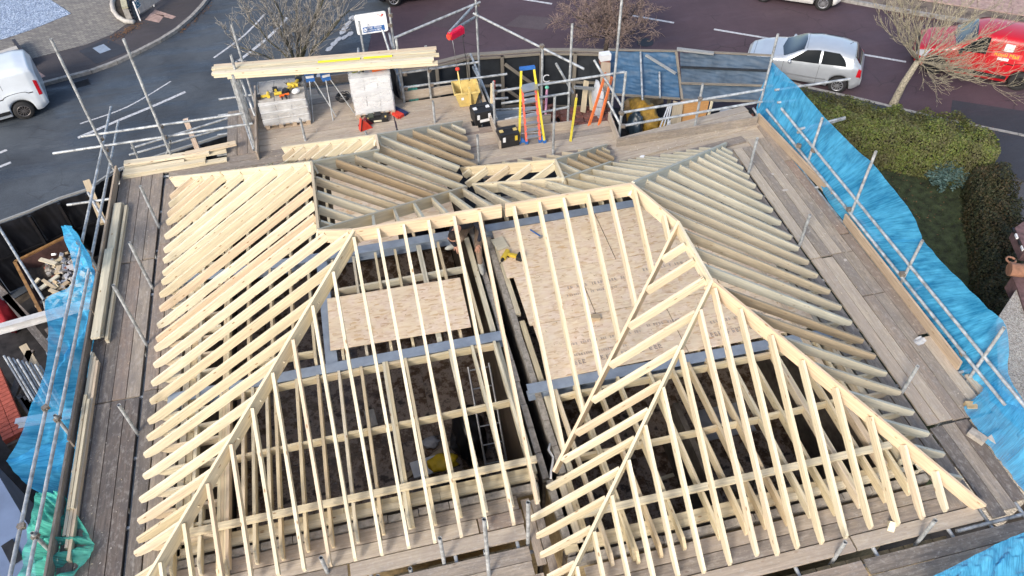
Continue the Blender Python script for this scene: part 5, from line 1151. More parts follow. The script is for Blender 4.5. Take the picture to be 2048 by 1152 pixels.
b = MB(); b.path([(0, 0, 0), (.06, 0, .05), (.12, 0, 0), (.08, 0, -.08)], .014, 5)
# tarps
M_tarp = simple('navy_tarpaulin', (.045, .105, .185), .48, 0, .2, 3, bmp=.25); M_tarp2 = simple('slate_tarpaulin', (.058, .088, .125), .45, 0, .2, 3, bmp=.25)
def quadsheet(name, c, mt, label, seed=0, wr=.05, dirs=9, cat='tarpaulin', sag=.06):
    m = MB(); m.smooth = True; c = [Vector(p) for p in c]
    def f(u, v):
        p = c[0].lerp(c[1], u).lerp(c[3].lerp(c[2], u), v)
        return tuple(p+Vector((0, 0, wr*(noise.noise(Vector((u*4+v*3, v*dirs, seed)))*.8+.5*noise.noise(Vector((u*8-v*12, v*20, seed)))+.18*noise.noise(Vector((u*30, v*9, seed+3))))-sag*sin(pi*u)*sin(pi*v))))
    m.grid(f, 70, 50); return tag(m.build(name, mt, None, Matrix.Identity(4)), label, cat)
t1 = [W(1216, 102, 2.15), W(1352, 105, 2.15), W(1360, 200, 1.35), W(1217, 190, 1.35)]
quadsheet('tarpaulin', t1, M_tarp, 'blue tarpaulin lean-to left of the dark seam, with tubes lying on it', 2)
t2 = [W(1360, 104, 2.3), W(1542, 114, 2.2), W(1548, 205, 1.3), W(1364, 202, 1.3)]
quadsheet('tarpaulin', t2, M_tarp2, 'slate coloured tarpaulin in long lapped strips behind the blue net end', 7, dirs=5)
t = thing('tarp_frame', 'timber and posts holding up the two tarpaulins over the yard', 'frame', (9, 19, 0))
for p, q in ((t1[0], t1[1]), (t2[0], t2[1]), (t2[3], t2[2]), (t2[0].lerp(t2[3], .33), t2[1].lerp(t2[2], .33)), (t2[0].lerp(t2[3], .66), t2[1].lerp(t2[2], .66)), (t1[1], t2[3]), (t1[3], t1[2])):
    beam('batten', p+Vector((0, 0, .07 if p in (t1[0], t2[0]) else .06)), q+Vector((0, 0, .07 if p in (t1[0], t2[0]) else .06)), .07, .04, M_frame if p not in (t2[0].lerp(t2[3], .33),) else M_memb, t)
for p in (t1[0], t1[1], t2[1], t1[3], t2[3], t2[2]): beam('post', Vector((p.x, p.y, 0)), Vector((p.x, p.y, p.z-.02)), .09, .09, M_frame, t, up=(0, 1, 0))
t = thing('scaffold_tube', 'long tube lying down the slope of the blue tarpaulin', 'tube', W(1283, 150, 1.8)); tubeo('tube', W(1281, 104, 2.22), W(1285, 200, 1.42), .03, M_galv, t)
t = thing('scaffold_tube', 'short tube lying low on the blue tarpaulin right of the long one', 'tube', W(1320, 170, 1.6)); tubeo('tube', W(1319, 144, 1.90), W(1320, 196, 1.44), .03, M_galv, t)
t = thing('loose_plank', 'pale plank lying diagonally at the top right of the blue tarpaulin', 'plank', W(1322, 128, 2.1)); beam('plank', W(1292, 109, 2.26), W(1352, 146, 1.98), .09, .04, M_gryb, t)
t = thing('loose_plank', 'grey plank lying along the top edge of the slate tarpaulin', 'plank', W(1390, 100, 2.4)); beam('plank', W(1354, 96, 2.42), W(1428, 105, 2.38), .12, .06, M_gryb, t)
# things on the ground behind the rear boards
M_ybag = simple('ochre_sheeting', (.42, .25, .04), .5, 0, .35, 5); M_sand = simple('sand', (.33, .23, .13), .95, 0, .2, 10)
def gp_(px, py, z=.02): return W(px, py, z)
def pile(nm, pts, label, cat, mt, h=.35, seed=1):
    cx = sum(p.x for p in pts)/len(pts); cy = sum(p.y for p in pts)/len(pts); sx = (max(p.x for p in pts)-min(p.x for p in pts))/2; sy = (max(p.y for p in pts)-min(p.y for p in pts))/2
    return crumple(nm, (cx, cy, 0), sx, sy, h/1.6, mt, label, cat, seed)
pile('ochre_sheeting', [gp_(1245, 215, .4), gp_(1330, 262, .4)], 'crumpled ochre sheeting heaped behind the guard rail', 'sheeting', M_ybag, .8, 3)
pile('ochre_sheeting', [gp_(1300, 245, .3), gp_(1345, 270, .3)], 'smaller ochre sheet fold nearest the toe board', 'sheeting', M_ybag, .5, 6)
pile('rubble_sack', [gp_(1248, 250, .4), gp_(1290, 275, .4)], 'dark blue black sack beneath the standard at the corner of the opening', 'sack', simple('blueblack_polythene', (.03, .05, .07), .3, 0, .3), .9, 9)
pile('sand_heap', [gp_(1240, 205, .1), gp_(1330, 215, .1)], 'low heap of sand under the edge of the blue tarpaulin', 'sand', M_sand, .35, 12)
t = thing('wood_sheet', 'orange brown plywood sheet leaning upright behind the guard rail', 'wood sheet', gp_(1385, 262, 1.0)); a = WY(1353, 258, 17.4); b_ = WY(1408, 250, 17.4); c = WY(1418, 204, 17.9); d = WY(1362, 204, 17.9)
m = MB(); m.add([tuple(p) for p in (a, b_, c, d)]+[tuple(p+Vector((0, .03, .02))) for p in (a, b_, c, d)], [(0, 1, 2, 3), (7, 6, 5, 4), (0, 4, 5, 1), (1, 5, 6, 2), (2, 6, 7, 3), (3, 7, 4, 0)]); m.build('sheet', wood('orange_ply', [(.48, .24, .08), (.52, .28, .10)], knots=.3, stain=(.34, .16, .05)), t, Matrix.Identity(4))
beam('edge_batten', b_+Vector((.05, 0, 0)), c+Vector((.08, 0, 0)), .07, .04, M_pine2, t, up=(0, 1, 0))
t = thing('wood_sheet', 'dark weathered board standing left of the orange plywood sheet', 'wood sheet', gp_(1345, 255, .9)); beam('sheet', WY(1348, 262, 17.2), WY(1356, 205, 17.8), .35, .03, M_brown, t, up=(0, 1, 0))
t = thing('white_battens', 'three thin white battens leaning together behind the guard rail', 'battens', gp_(1325, 260, .8))
for k in range(3): beam('batten', WY(1315+8*k, 266, 17.0), WY(1336+3*k, 212, 17.6), .03, .02, M_wht, t, up=(0, 1, 0))
t = thing('board_end', 'small white triangular panel end showing above the toe board', 'panel', gp_(1335, 262, .8)); m = MB(); m.add([tuple(WY(x, y, 17)) for x, y in ((1326, 265), (1342, 262), (1341, 240))]+[tuple(WY(x, y, 17)+Vector((0, .03, 0))) for x, y in ((1326, 265), (1342, 262), (1341, 240))], [(0, 1, 2), (5, 4, 3), (0, 3, 4, 1), (1, 4, 5, 2), (2, 5, 3, 0)]); m.build('panel', M_wht, t, Matrix.Identity(4))
t = thing('plasterboard', 'white board lying flat in the yard below the slate tarpaulin', 'board', gp_(1460, 230, .3)); m = MB(); m.poly([tuple(W(x, y, .5)[:2]) for x, y in ((1440, 240), (1482, 236), (1478, 218), (1440, 216))], .44, .5); m.build('sheet', M_gpoly, t, Matrix.Identity(4))
for i, (x, y, mt, lb) in enumerate(((1425, 228, M_gpoly, 'pale plastic wrap crumpled right of the plywood sheet'), (1432, 242, M_redp, 'small red and white packet beside the pale plastic wrap'), (1500, 226, M_rbrick, 'reddish brown rubble heap next to the flat white board'))): pile('litter_heap', [W(x-10, y+5, .5), W(x+12, y-7, .5)], lb, 'litter', mt, .35, 20+i)
# stacked red bricks
t = thing('brick_stack', 'stack of dark red bricks standing in the yard left of the orange ladder', 'bricks', (6.2, 18.8, 0))
me_ = [MB().box(-.105, .105, -.05, .05, 0, .064).mesh('brick', m_) for m_ in (M_rbrick, simple('brown_brick', (.20, .09, .07), .9, 0, .3, 12, bmp=.4))]
a = W(1118, 214, .95); b_ = W(1176, 210, .95); cc = W(1170, 240, .95); ux = (b_-a).normalized(); uy = Vector((-ux.y, ux.x, 0))
for lay in range(4):
    for i in range(7):
        for j in range(8):
            if lay < 3 and 0 < i < 6 and j not in (0, 7): continue
            p = a+ux*(.1+i*.22)-uy*(.1+j*.115)+Vector((0, 0, -.95+.68+lay*.068)); place(bpy.data.objects.new('brick', me_[R.random() < .5]), Matrix.Translation(p+Vector((R.uniform(-.02, .02), R.uniform(-.02, .02), 0))) @ Matrix.Rotation(atan2(ux.y, ux.x)+R.uniform(-.15, .15), 4, 'Z'), t)
pc = a+ux*.8-uy*.5; m = MB(); m.box(-.75, .75, -.47, .47, 0, .67); m.build('core', M_rbrick, t, Matrix.Translation((pc.x, pc.y, .01)) @ Matrix.Rotation(atan2(ux.y, ux.x), 4, 'Z'))
t = thing('brick_heap', 'loose heap of red bricks tipped beside the neat brick stack', 'bricks', (5.3, 19, 0))
for k in range(70): p = W(R.uniform(1060, 1112), R.uniform(205, 238), .5); place(bpy.data.objects.new('brick', me_[k % 2]), Matrix.Translation((p.x, p.y, R.uniform(.02, .55))) @ Matrix.Rotation(R.uniform(0, 6), 4, 'Z') @ Matrix.Rotation(R.uniform(-.6, .6), 4, 'X'), t)
pile('sand_heap', [W(1020, 232, .2), W(1075, 250, .2)], 'brown earth heap behind the step ladder', 'earth', M_soil, .4, 31)
pile('bulk_bag', [W(1175, 205, .9), W(1212, 240, .9)], 'white builders bag standing right of the orange ladder', 'bag', simple('woven_white', (.55, .56, .58), .7, 0, .15), 1.5, 33)
pile('rubble_sack', [W(1205, 205, .6), W(1228, 235, .6)], 'grey sack between the white bag and the corner standard', 'sack', M_gpoly, .9, 36)
for i, (x0, y0, x1, y1, mt, lb) in enumerate(((1165, 225, 1172, 162, M_pine2, 'upright ochre board leaning on the hoarding left of the ladder'), (1208, 200, 1211, 125, M_toe, 'wide buff board leaning on the hoarding end'), (1184, 222, 1180, 182, M_pine2, 'shorter ochre board beside the upright one'))):
    t = thing('leaning_board', lb, 'board', WY(x0, y0, 19)); beam('board', WY(x0, y0, 19), WY(x1, y1, 19.7), .16 if i != 1 else .3, .04, mt, t, up=(0, 1, 0))
t = thing('cross_batten', 'grey batten lying level between the hoarding boards', 'batten', WY(1170, 176, 19.2)); beam('batten', WY(1149, 172, 19.2), WY(1200, 176, 19.2), .06, .08, M_gryb, t)
t = thing('perforated_block', 'red hollow block capping the wide buff board', 'block', WY(1209, 122, 19.8)); m = MB(); m.box(-.14, .14, -.1, .1, -.08, .06); m.build('block', M_rbrick, t); m = MB(); m.box(-.16, .16, -.11, .11, .06, .26); m.build('cap', M_wht, t)

# left yard: hoarding, skip, tubes, clutter
hl = thing('hoarding', 'black membrane hoarding curving round the wet blue road on the left', 'hoarding', (-7, 17.5, 0))
pl = [W(-60, 470, 2.0), W(0, 447, 2.0), W(60, 425, 2.0), W(119, 400, 2.0), W(175, 382, 2.0), W(231, 344, 2.0), W(330, 310, 2.0), W(400, 288, 2.0), W(480, 262, 2.0)]
for i, (a, b_) in enumerate(zip(pl, pl[1:])):
    a = Vector((a.x, a.y, 0)); b_ = Vector((b_.x, b_.y, 0)); sheetw(a, b_, .02, 2.0, hl, M_memb2 if (M_memb2 := bpy.data.materials.get('deep_black_membrane') or simple('deep_black_membrane', (.010, .011, .015), .5, 0, .3, 3)) else None, seed=40+i*3, wr=.05)
    beam('rail', a+Vector((0, .02, 2.06)), b_+Vector((0, .02, 2.06)), .05, .05, M_gryb, hl); beam('rail', a+Vector((0, -.1, 1.1)), b_+Vector((0, -.1, 1.1)), .05, .05, M_sack, hl)
    beam('post', a+Vector((0, -.1, 0)), a+Vector((0, -.1, 2.0)), .07, .07, M_sack, hl, up=(0, 1, 0))
b = MB(); b.box(-3.6, .1, -5.5, 1.8, 0, .012)
t = thing('leaning_post', 'brown timber post rising above the left hoarding near the pine stack', 'post', W(395, 300, 2)); beam('post', W(398, 302, 2.6), W(372, 236, 3.4), .12, .10, wood('orange_post', [(.38, .20, .07)]), t, up=(0, 1, 0))
t = thing('leaning_post', 'grey brown post leaning at the upper left corner of the scaffold', 'post', W(190, 390, 3)); beam('post', W(206, 445, 3.2), W(172, 360, 3.6), .14, .08, M_brown, t)
SK = [W(93, 620, .3), W(28, 523, 1.25), W(148, 466, 1.25), W(208, 560, 1.25)]
sk0, sk1, sk2 = W(30, 525, 1.25), W(148, 466, 1.25), W(215, 575, 1.25); ex = (sk1-sk0); ey = (sk2-sk1); ex.z = ey.z = 0
t = thing('skip', 'rusty brown skip full of timber scraps and rubble beside the left scaffold', 'skip', (sk0+(ex+ey)/2)*1.0)
M_skip = simple('rusty_skip', (.085, .042, .035), .7, .2, .35, 4); M_skipr = simple('skip_rim', (.30, .16, .06), .6, .2, .3, 6)
c4 = [sk0, sk1, sk1+ey, sk0+ey]; cn = sum((Vector(p) for p in c4), Vector())/4
m = MB()
lo = [cn+(Vector(p)-cn)*.8 for p in c4]
for p in lo: p.z = .08
inn = [cn+(Vector(p)-cn)*.95 for p in c4]; ilo = [cn+(Vector(p)-cn)*.76 for p in c4]
for p in ilo: p.z = .5
for p in inn: p.z = 1.25
V_ = [tuple(p) for p in lo+[Vector(p) for p in c4]+ilo+inn]
m.add(V_, [(3, 2, 1, 0), (8, 9, 10, 11)]+[(i, (i+1) % 4, 4+(i+1) % 4, 4+i) for i in range(4)]+[(8+(i+1) % 4, 8+i, 12+i, 12+(i+1) % 4) for i in range(4)]+[(4+i, 4+(i+1) % 4, 12+(i+1) % 4, 12+i) for i in range(4)]); m.build('hopper', M_skip, t, Matrix.Identity(4))
for i in range(4): a, b_ = Vector(c4[i]), Vector(c4[(i+1) % 4]); beam('rim', a+Vector((0, 0, .04)), b_+Vector((0, 0, .04)), .07, .05, M_skipr, t)
def rp(u, v, z): return Vector(c4[0])+ex*u+ey*v+Vector((0, 0, z-1.25))
sc_n = 0
rub = thing('rubble', 'mixed rubble and timber scraps heaped inside the skip', 'rubble', cn)
def rmat(): return R.choice([M_gpoly, M_lblk, M_block, M_rbrick, M_brown, M_pine2, M_wht])
m = MB(); m.smooth = False; m.grid(lambda u, v: tuple(rp(.05+.9*u, .05+.9*v, .95+.2*noise.noise(Vector((u*5, v*5, 3))))), 24, 24); m.build('rubble_bed', M_soil, rub, Matrix.Identity(4))
for k in range(150):
    u, v = R.uniform(.35, .93), R.uniform(.12, .93); s_ = R.uniform(.03, .085); m = MB(); m.box(-s_, s_, -s_*.7, s_*.7, -s_*.5, s_*.5); m.build('rubble_piece', rmat(), rub, Matrix.Translation(rp(u, v, R.uniform(1.0, 1.2))) @ Matrix.Rotation(R.uniform(0, 6), 4, 'Z') @ Matrix.Rotation(R.uniform(-1, 1), 4, 'X'))
for k in range(16):
    u, v = R.uniform(.1, .6), R.uniform(.2, .85); a_ = R.uniform(0, 3); L_ = R.uniform(.25, .6); p = rp(u, v, R.uniform(1.05, 1.25)); d = Vector((cos(a_), sin(a_), R.uniform(-.2, .2)))*L_/2; beam('timber_scrap', p-d, p+d, R.uniform(.05, .12), .04, R.choice([M_pine, M_green, M_toe, M_brown]), rub)
t = thing('steel_joist', 'long pale steel joist lying level across the left yard', 'steel beam', W(60, 640, 2.6)); M_, L_ = frame(W(-60, 668, 2.6), W(182, 600, 2.9)); m = MB(); m.box(0, L_, -.07, .07, -.012, 0); m.box(0, L_, -.006, .006, -.17, -.012); m.box(0, L_, -.07, .07, -.18, -.17); m.build('joist', simple('pale_primer', (.50, .50, .50), .5, .1), t, M_)
t = thing('steel_joist', 'short bluish steel joist under the left net near the tube pile', 'steel beam', W(80, 835, 2.6)); M_, L_ = frame(W(30, 842, 2.4), W(150, 820, 2.4)); m = MB(); m.box(0, L_, -.06, .06, -.012, 0); m.box(0, L_, -.006, .006, -.15, -.012); m.box(0, L_, -.06, .06, -.16, -.15); m.build('joist', M_steel, t, M_)
t = thing('tube_pile', 'pile of scaffold tubes lying side by side at the left edge', 'scaffold tubes', W(50, 770, .5))
for k in range(9):
    a = W(8+9*k, 712+2.5*k, 1.0+.05*(k % 2)); b_ = W(55+9*k, 790+2.5*k, 1.0+.05*(k % 2)); d = b_-a; tubeo('tube', a, a+d*1.15, .026, M_galv, t)
for k in range(6): a = W(36+9*k, 790+4*k, .9); b_ = W(75+9*k, 850+3*k, .9); beam('board', a, b_, .1, .06, M_boardw, t)
t = thing('brick_pallet', 'red perforated bricks stacked along the lower left edge', 'bricks', W(25, 830, .8)); a = W(-10, 745, 1.1); b_ = W(45, 880, 1.1); ux = (b_-a).normalized(); uy = Vector((-ux.y, ux.x, 0))
mm_ = MB(); mm_.box(-.105, .105, -.05, .05, 0, .064); me2 = mm_.mesh('brick', simple('bright_brick', (.38, .09, .06), .85, 0, .2, 10, bmp=.3)); n_ = int((b_-a).length/.115)
for i in range(n_):
    for j in range(2):
        for lay in range(2): place(bpy.data.objects.new('brick', me2), Matrix.Translation(a+ux*(i*.115)+uy*(.02-.22*j)+Vector((0, 0, -.07*lay))) @ Matrix.Rotation(atan2(uy.y, uy.x)+R.uniform(-.03, .03), 4, 'Z'), t)
m = MB(); m.box(0, n_*.115, -.30, .10, -1.08, -.075); m.build('pack', M_dark, t, Matrix.Translation(a) @ Matrix.Rotation(atan2(ux.y, ux.x), 4, 'Z'))
pile('builders_sheet', [W(80, 645, .8), W(110, 685, .8)], 'pale blue sheet crumpled in the left yard below the joist', 'sheet', simple('pale_blue_sheet', (.20, .30, .42), .5, 0, .2), .5, 51)
pile('gas_bottle', [W(-12, 600, .8), W(14, 632, .8)], 'red rounded container at the left edge of the yard', 'container', simple('dull_red', (.34, .02, .03), .5), .8, 55)
for i, (a, b_, lb) in enumerate((((10, 590), (100, 700), 'dark plank lying across the upper left yard'), ((45, 690), (130, 830), 'brown joist running beside the tube pile'), ((95, 655), (165, 745), 'short dark plank end under the blue net'), ((-20, 560), (60, 640), 'thin dark plank near the red container'), ((0, 850), (60, 700), 'timber rail between the red bricks and the tube pile'))):
    t = thing('yard_plank', lb, 'plank', W(*a, .6)); beam('plank', W(*a, .9), W(*b_, .9), .16, .08, M_boardw if i != 1 else M_brown, t)
crumple('plastic_bag', W(35, 488, .02), .5, .4, .3, M_sack, 'black bag against the left hoarding near the upper pole', 'sack', 61)
# rendered building at the bottom left corner
nb = thing('neighbour_house', 'blue grey rendered wall and roof edge at the bottom left corner', 'house', W(20, 1060, 2.6))
a = W(-30, 905, 2.8); b_ = W(62, 1060, 2.8); c = W(75, 1175, 2.8); m = MB(); m.poly([tuple(p[:2]) for p in (a, b_, c, Vector((c.x-6, c.y-1, 0)), Vector((a.x-5, a.y+.5, 0)))], 0, 2.8); m.build('wall', simple('blue_render', (.14, .19, .30), .8, 0, .12, 2), nb, Matrix.Identity(4))
m = MB(); m.box(-.25, .25, -.02, .02, -.2, .2); M_, L_ = frame(W(14, 1085, 2.815), W(35, 1125, 2.815)); m2 = MB(); m2.box(0, L_, -.09, .09, 0, .01); m2.build('window', M_blk, nb, M_)
# neighbour on the right: pebbledash flat roof, clay ridge, tiled slope
nr = thing('neighbour_house', 'pebble covered gable top and clay ridge roof at the right edge', 'house', (12.4, 8, 2))
def pebb():
    m, nt, b = mat('pebbledash'); v = mapped(nt, (1, 1, 1), rnd=False); vo = N(nt, 'TexVoronoi'); vo.inputs['Scale'].default_value = 42; nt.links.new(v, vo.inputs[0])
    nt.links.new(ramp(nt, [(0, (.16, .14, .12)), (.5, (.36, .33, .29)), (1, (.55, .52, .47))], vo.outputs['Color']).outputs[0], b.inputs['Base Color']); b.inputs['Roughness'].default_value = .9; bump(nt, vo.outputs['Distance'], 1, .02, b); return m
m = MB(); m.poly([tuple(W(x, y, 2.9)[:2]) for x, y in ((1998, 820), (1993, 640), (2033, 578), (2120, 700), (2150, 900))], 0, 2.9); m.build('gable_wall', pebb(), nr, Matrix.Identity(4))
M_clay = simple('clay_ridge', (.26, .13, .08), .8, 0, .25, 8); M_rtile = simple('plum_tile', (.13, .075, .075), .8, 0, .3, 8)
m = MB(); m.poly([tuple(W(x, y, 2.95)[:2]) for x, y in ((2024, 552), (2036, 578), (2052, 628), (2140, 620), (2140, 548))], 2.6, 2.95); m.build('roof_slope', M_rtile, nr, Matrix.Identity(4))
for k in range(3): a = W(2019+30*k, 537, 3.2); b_ = W(2047+30*k, 540, 3.2); m = MB(); M_, L_ = frame(a, b_); m.tube((0, 0, -.02), (L_, 0, -.02), .14, n=14); m.build('ridge_tile', M_clay, nr, M_)
m = MB(); m.poly([tuple(W(x, y, 3.0)[:2]) for x, y in ((2030, 455), (2052, 440), (2140, 440), (2140, 520), (2050, 500))], 2.7, 3.0); m.build('roof_slope', M_rtile, nr, Matrix.Identity(4))
for k in range(4): a = W(2028+6*k, 455+12*k, 2.98); b_ = W(2031+6*k, 463+12*k, 2.98); beam('gutter', a, b_, .07, .05, M_wht if k % 2 else M_blk, nr)
m = MB(); m.path([(.09*cos(q*.6), .09*sin(q*.6), 0) for q in range(11)], .022, 6); m.build('vent_ring', M_clay, nr, Matrix.Translation(W(2022, 520, 3.25)))

# company sign on a standard
def textmesh(s, size, mt, name, parent, M, align='CENTER', ext=.002):
    cu = bpy.data.curves.new('t', 'FONT'); cu.body = s; cu.size = size; cu.align_x = align; cu.align_y = 'CENTER'; cu.extrude = ext; o = bpy.data.objects.new('tmp_text', cu); COL.objects.link(o)
    dg = bpy.context.evaluated_depsgraph_get(); me = bpy.data.meshes.new_from_object(o.evaluated_get(dg)); bpy.data.objects.remove(o); me.materials.clear(); me.materials.append(mt)
    return place(bpy.data.objects.new(name, me), M, parent)
c = [WY(709, 31, 17.95), WY(771, 22, 17.95), WY(777, 62, 17.85), WY(714, 70, 17.85)]; ce = (c[0]+c[1]+c[2]+c[3])/4
ax = (c[1]-c[0]).normalized(); az = ((c[0]+c[1])/2-(c[2]+c[3])/2).normalized(); an = ax.cross(az).normalized(); az = an.cross(ax)
MS = Matrix(((ax.x, az.x, an.x, ce.x), (ax.y, az.y, an.y, ce.y), (ax.z, az.z, an.z, ce.z), (0, 0, 0, 1)))
sg = bpy.data.objects.new('company_sign', None); place(sg, MS); tag(sg, 'white scaffolding company sign with blue phone number strip on a standard', 'sign')
w_, h_ = (c[1]-c[0]).length/2, ((c[0]+c[1])/2-(c[2]+c[3])/2).length/2
m = MB(); r_ = .05; pts = [(sx*(w_-r_)+r_*cos(a_), sy*(h_-r_)+r_*sin(a_)) for sx, sy, a0 in ((1, 1, 0), (-1, 1, 90), (-1, -1, 180), (1, -1, 270)) for a_ in [radians(a0+q*30) for q in range(4)]]
m.poly(pts, -.012, 0); m.build('panel', M_wht, sg); m = MB(); m.poly([(x*1.03, y*1.05) for x, y in pts], -.02, -.013); m.build('backing', M_gry, sg)
Mt = simple('faded_grey_print', (.55, .55, .53), .6); Mb = simple('sign_blue', (.02, .10, .30), .5)
for s, y, z_ in (('SS', .64, .085), ('SCAFFOLDING', .30, .085), ('LTD', -.02, .085)): textmesh(s, z_, Mt, 'sign_lettering', sg, MS @ Matrix.Translation((-.02, y*h_, .003)))
m = MB(); m.box(-.62*w_, .80*w_, -.86*h_, -.32*h_, 0, .003); m.build('phone_strip', Mb, sg)
for s, y in (('07841 902530', -.46), ('07477 919872', -.72)): textmesh(s, .062, M_wht, 'sign_lettering', sg, MS @ Matrix.Translation((.13*w_, y*h_, .0065)))
m = MB(); m.tube((-.47*w_, -.59*h_, .003), (-.47*w_, -.59*h_, .006), .045, n=16); m.build('phone_logo', M_wht, sg); m = MB(); m.path([(-.52*w_, -.5*h_, .009), (-.50*w_, -.62*h_, .009), (-.43*w_, -.68*h_, .009)], .008, 5); m.build('phone_handset', Mb, sg)
m = MB(); m.path([(.45*w_, .8*h_, .005), (.62*w_, .66*h_, .005), (.66*w_, .55*h_, .005)], .008, 4); m.path([(.72*w_, .6*h_, .005), (.78*w_, .8*h_, .005), (.82*w_, .66*h_, .005)], .016, 5); m.path([(.72*w_, .52*h_, .005), (.76*w_, .68*h_, .005)], .012, 4); m.build('red_emblem', M_redp, sg)
p = WY(782, 45, 17.9); std(p.x, p.y, 16, sc_b, z0=3.9); tube(WY(778, 66, 17.8), WY(786, 98, 17.5), sc_b, 'brace')
for y_ in (30, 50): coupler(WY(781, y_, 17.88), sc_b)
# green netting scrap and clips on the guard rails
pile2 = WY(826, 186, 16.5); m = MB(); m.smooth = True; m.grid(lambda u, v: (.22*(u-.5), .03*noise.noise(Vector((u*5, v*4, 2))), -.5*v+.03*noise.noise(Vector((u*9, 0, 0)))), 10, 12)
tag(m.build('net_scrap', M_netg, None, Matrix.Translation((pile2.x, pile2.y-.05, pile2.z+.25))), 'scrap of turquoise net hanging on the rear guard rail', 'net scrap')
# street name plate and garden wall, top left
t = thing('street_sign', 'teal street name plate on white posts beside the front wall', 'street sign', W(281, 41, .12))
a = W(281, 41, .12); b_ = a+Vector((.42, 1.05, 0)); zt_ = ztop(a.x, a.y, 3)
for p in (a, b_): beam('post', p, Vector((p.x, p.y, zt_)), .05, .05, M_wht, t, up=(0, 1, 0))
M_, L_ = frame(Vector((a.x, a.y, zt_-.03)), Vector((b_.x, b_.y, zt_-.03))); h_ = .28; m = MB(); m.box(-.02, L_+.02, -.035, -.027, -h_, 0); m.build('plate', simple('teal_plate', (.02, .16, .23), .5), t, M_)
for z0, z1, x0, x1 in ((-.02, 0, -.02, L_+.02), (-h_, -h_+.02, -.02, L_+.02), (-h_, 0, -.02, 0)): m = MB(); m.box(x0, x1, -.040, -.036, z0, z1); m.build('plate_border', M_wht, t, M_)
textmesh('COPSE', .24, M_wht, 'plate_lettering', t, M_ @ Matrix.Translation((.42, -.041, -h_/2)) @ Matrix.Rotation(pi/2, 4, 'X'))
gw = thing('garden_wall', 'brick front wall with dark piers beside the street name plate', 'wall', W(262, 40, .12))
mb_ = MB().box(.004, .211, -.05, .05, 0, .068); bk_l = mb_.mesh('brick', simple('buff_coping', (.42, .39, .27), .85, 0, .2, 10)); mb_ = MB().box(.004, .211, -.05, .05, 0, .068); bk_d = mb_.mesh('brick', simple('blue_engineering_brick', (.035, .035, .045), .6, 0, .3, 12))
p0, p1 = W(268, 44, .12), W(258, 2, .12); d = (p1-p0).normalized(); nrm = Vector((-d.y, d.x, 0))
for lay in range(8):
    for k in range(7): place(bpy.data.objects.new('brick', bk_d), Matrix.Translation(p0+d*(k*.216+(lay % 2)*.1)+nrm*.0+Vector((0, 0, .072*lay))) @ Matrix.Rotation(atan2(d.y, d.x), 4, 'Z'), gw)
for k in range(14): place(bpy.data.objects.new('brick', bk_l), Matrix.Translation(p0+d*(k*.108)+nrm*.22+Vector((0, 0, .575))) @ Matrix.Rotation(atan2(nrm.y, nrm.x)+pi, 4, 'Z'), gw)
m = MB(); m.box(0, 1.5, .02, .22, 0, .57); m.build('core', M_mortar, gw, Matrix.Translation(p0) @ Matrix.Rotation(atan2(d.y, d.x), 4, 'Z'))
fp = [W(283, 40, .12), W(345, -2, .12), W(420, -60, .12)]
fn = thing('concrete_fence', 'grey concrete panel fence behind the street name plate', 'fence', fp[0])
for a, b_ in zip(fp, fp[1:]):
    L_ = (b_-a).length; k = int(L_/.3); 
    for i in range(k): beam('fence_panel', a.lerp(b_, i/k)+Vector((0, .12, .95)), a.lerp(b_, (i+1)/k-.004)+Vector((0, .12, .95)), .04, .75, M_lblk, fn)
dw_ = thing('garden_wall', 'low dark brick wall with grey cap behind the white van', 'wall', W(35, 92, .12)); p0, p1 = W(66, 135, .12), W(34, 94, .12); d = (p1-p0).normalized()
for lay in range(5):
    for k in range(max(2, int((p1-p0).length/.216))): place(bpy.data.objects.new('brick', bk_d), Matrix.Translation(p0+d*(k*.216+(lay % 2)*.1)+Vector((0, 0, .072*lay))) @ Matrix.Rotation(atan2(d.y, d.x), 4, 'Z'), dw_)
m = MB(); a = W(34, 94, .5); b_ = W(-40, 118, .5); M_, L_ = frame(a, b_); m.box(0, L_, -.12, .12, -.38, 0); m.build('cap', M_lblk, dw_, M_)
# round planter edging of bricks
pn = thing('planter', 'curved brick edged planter at the head of the driveway', 'planter', W(232, 20, .12)); m = MB(); m.path([W(x, y, .2) for x, y in ((268, 44), (250, 42), (236, 34), (227, 22), (224, 8), (228, -8))], .09, 6); m.build('edging', M_lblk, pn, Matrix.Identity(4))
m = MB(); m.poly([tuple(W(x, y, .16)[:2]) for x, y in ((250, 40), (234, 28), (228, 8), (232, -10), (262, -10), (262, 36))], .12, .17); m.build('soil', M_soil, pn, Matrix.Identity(4))
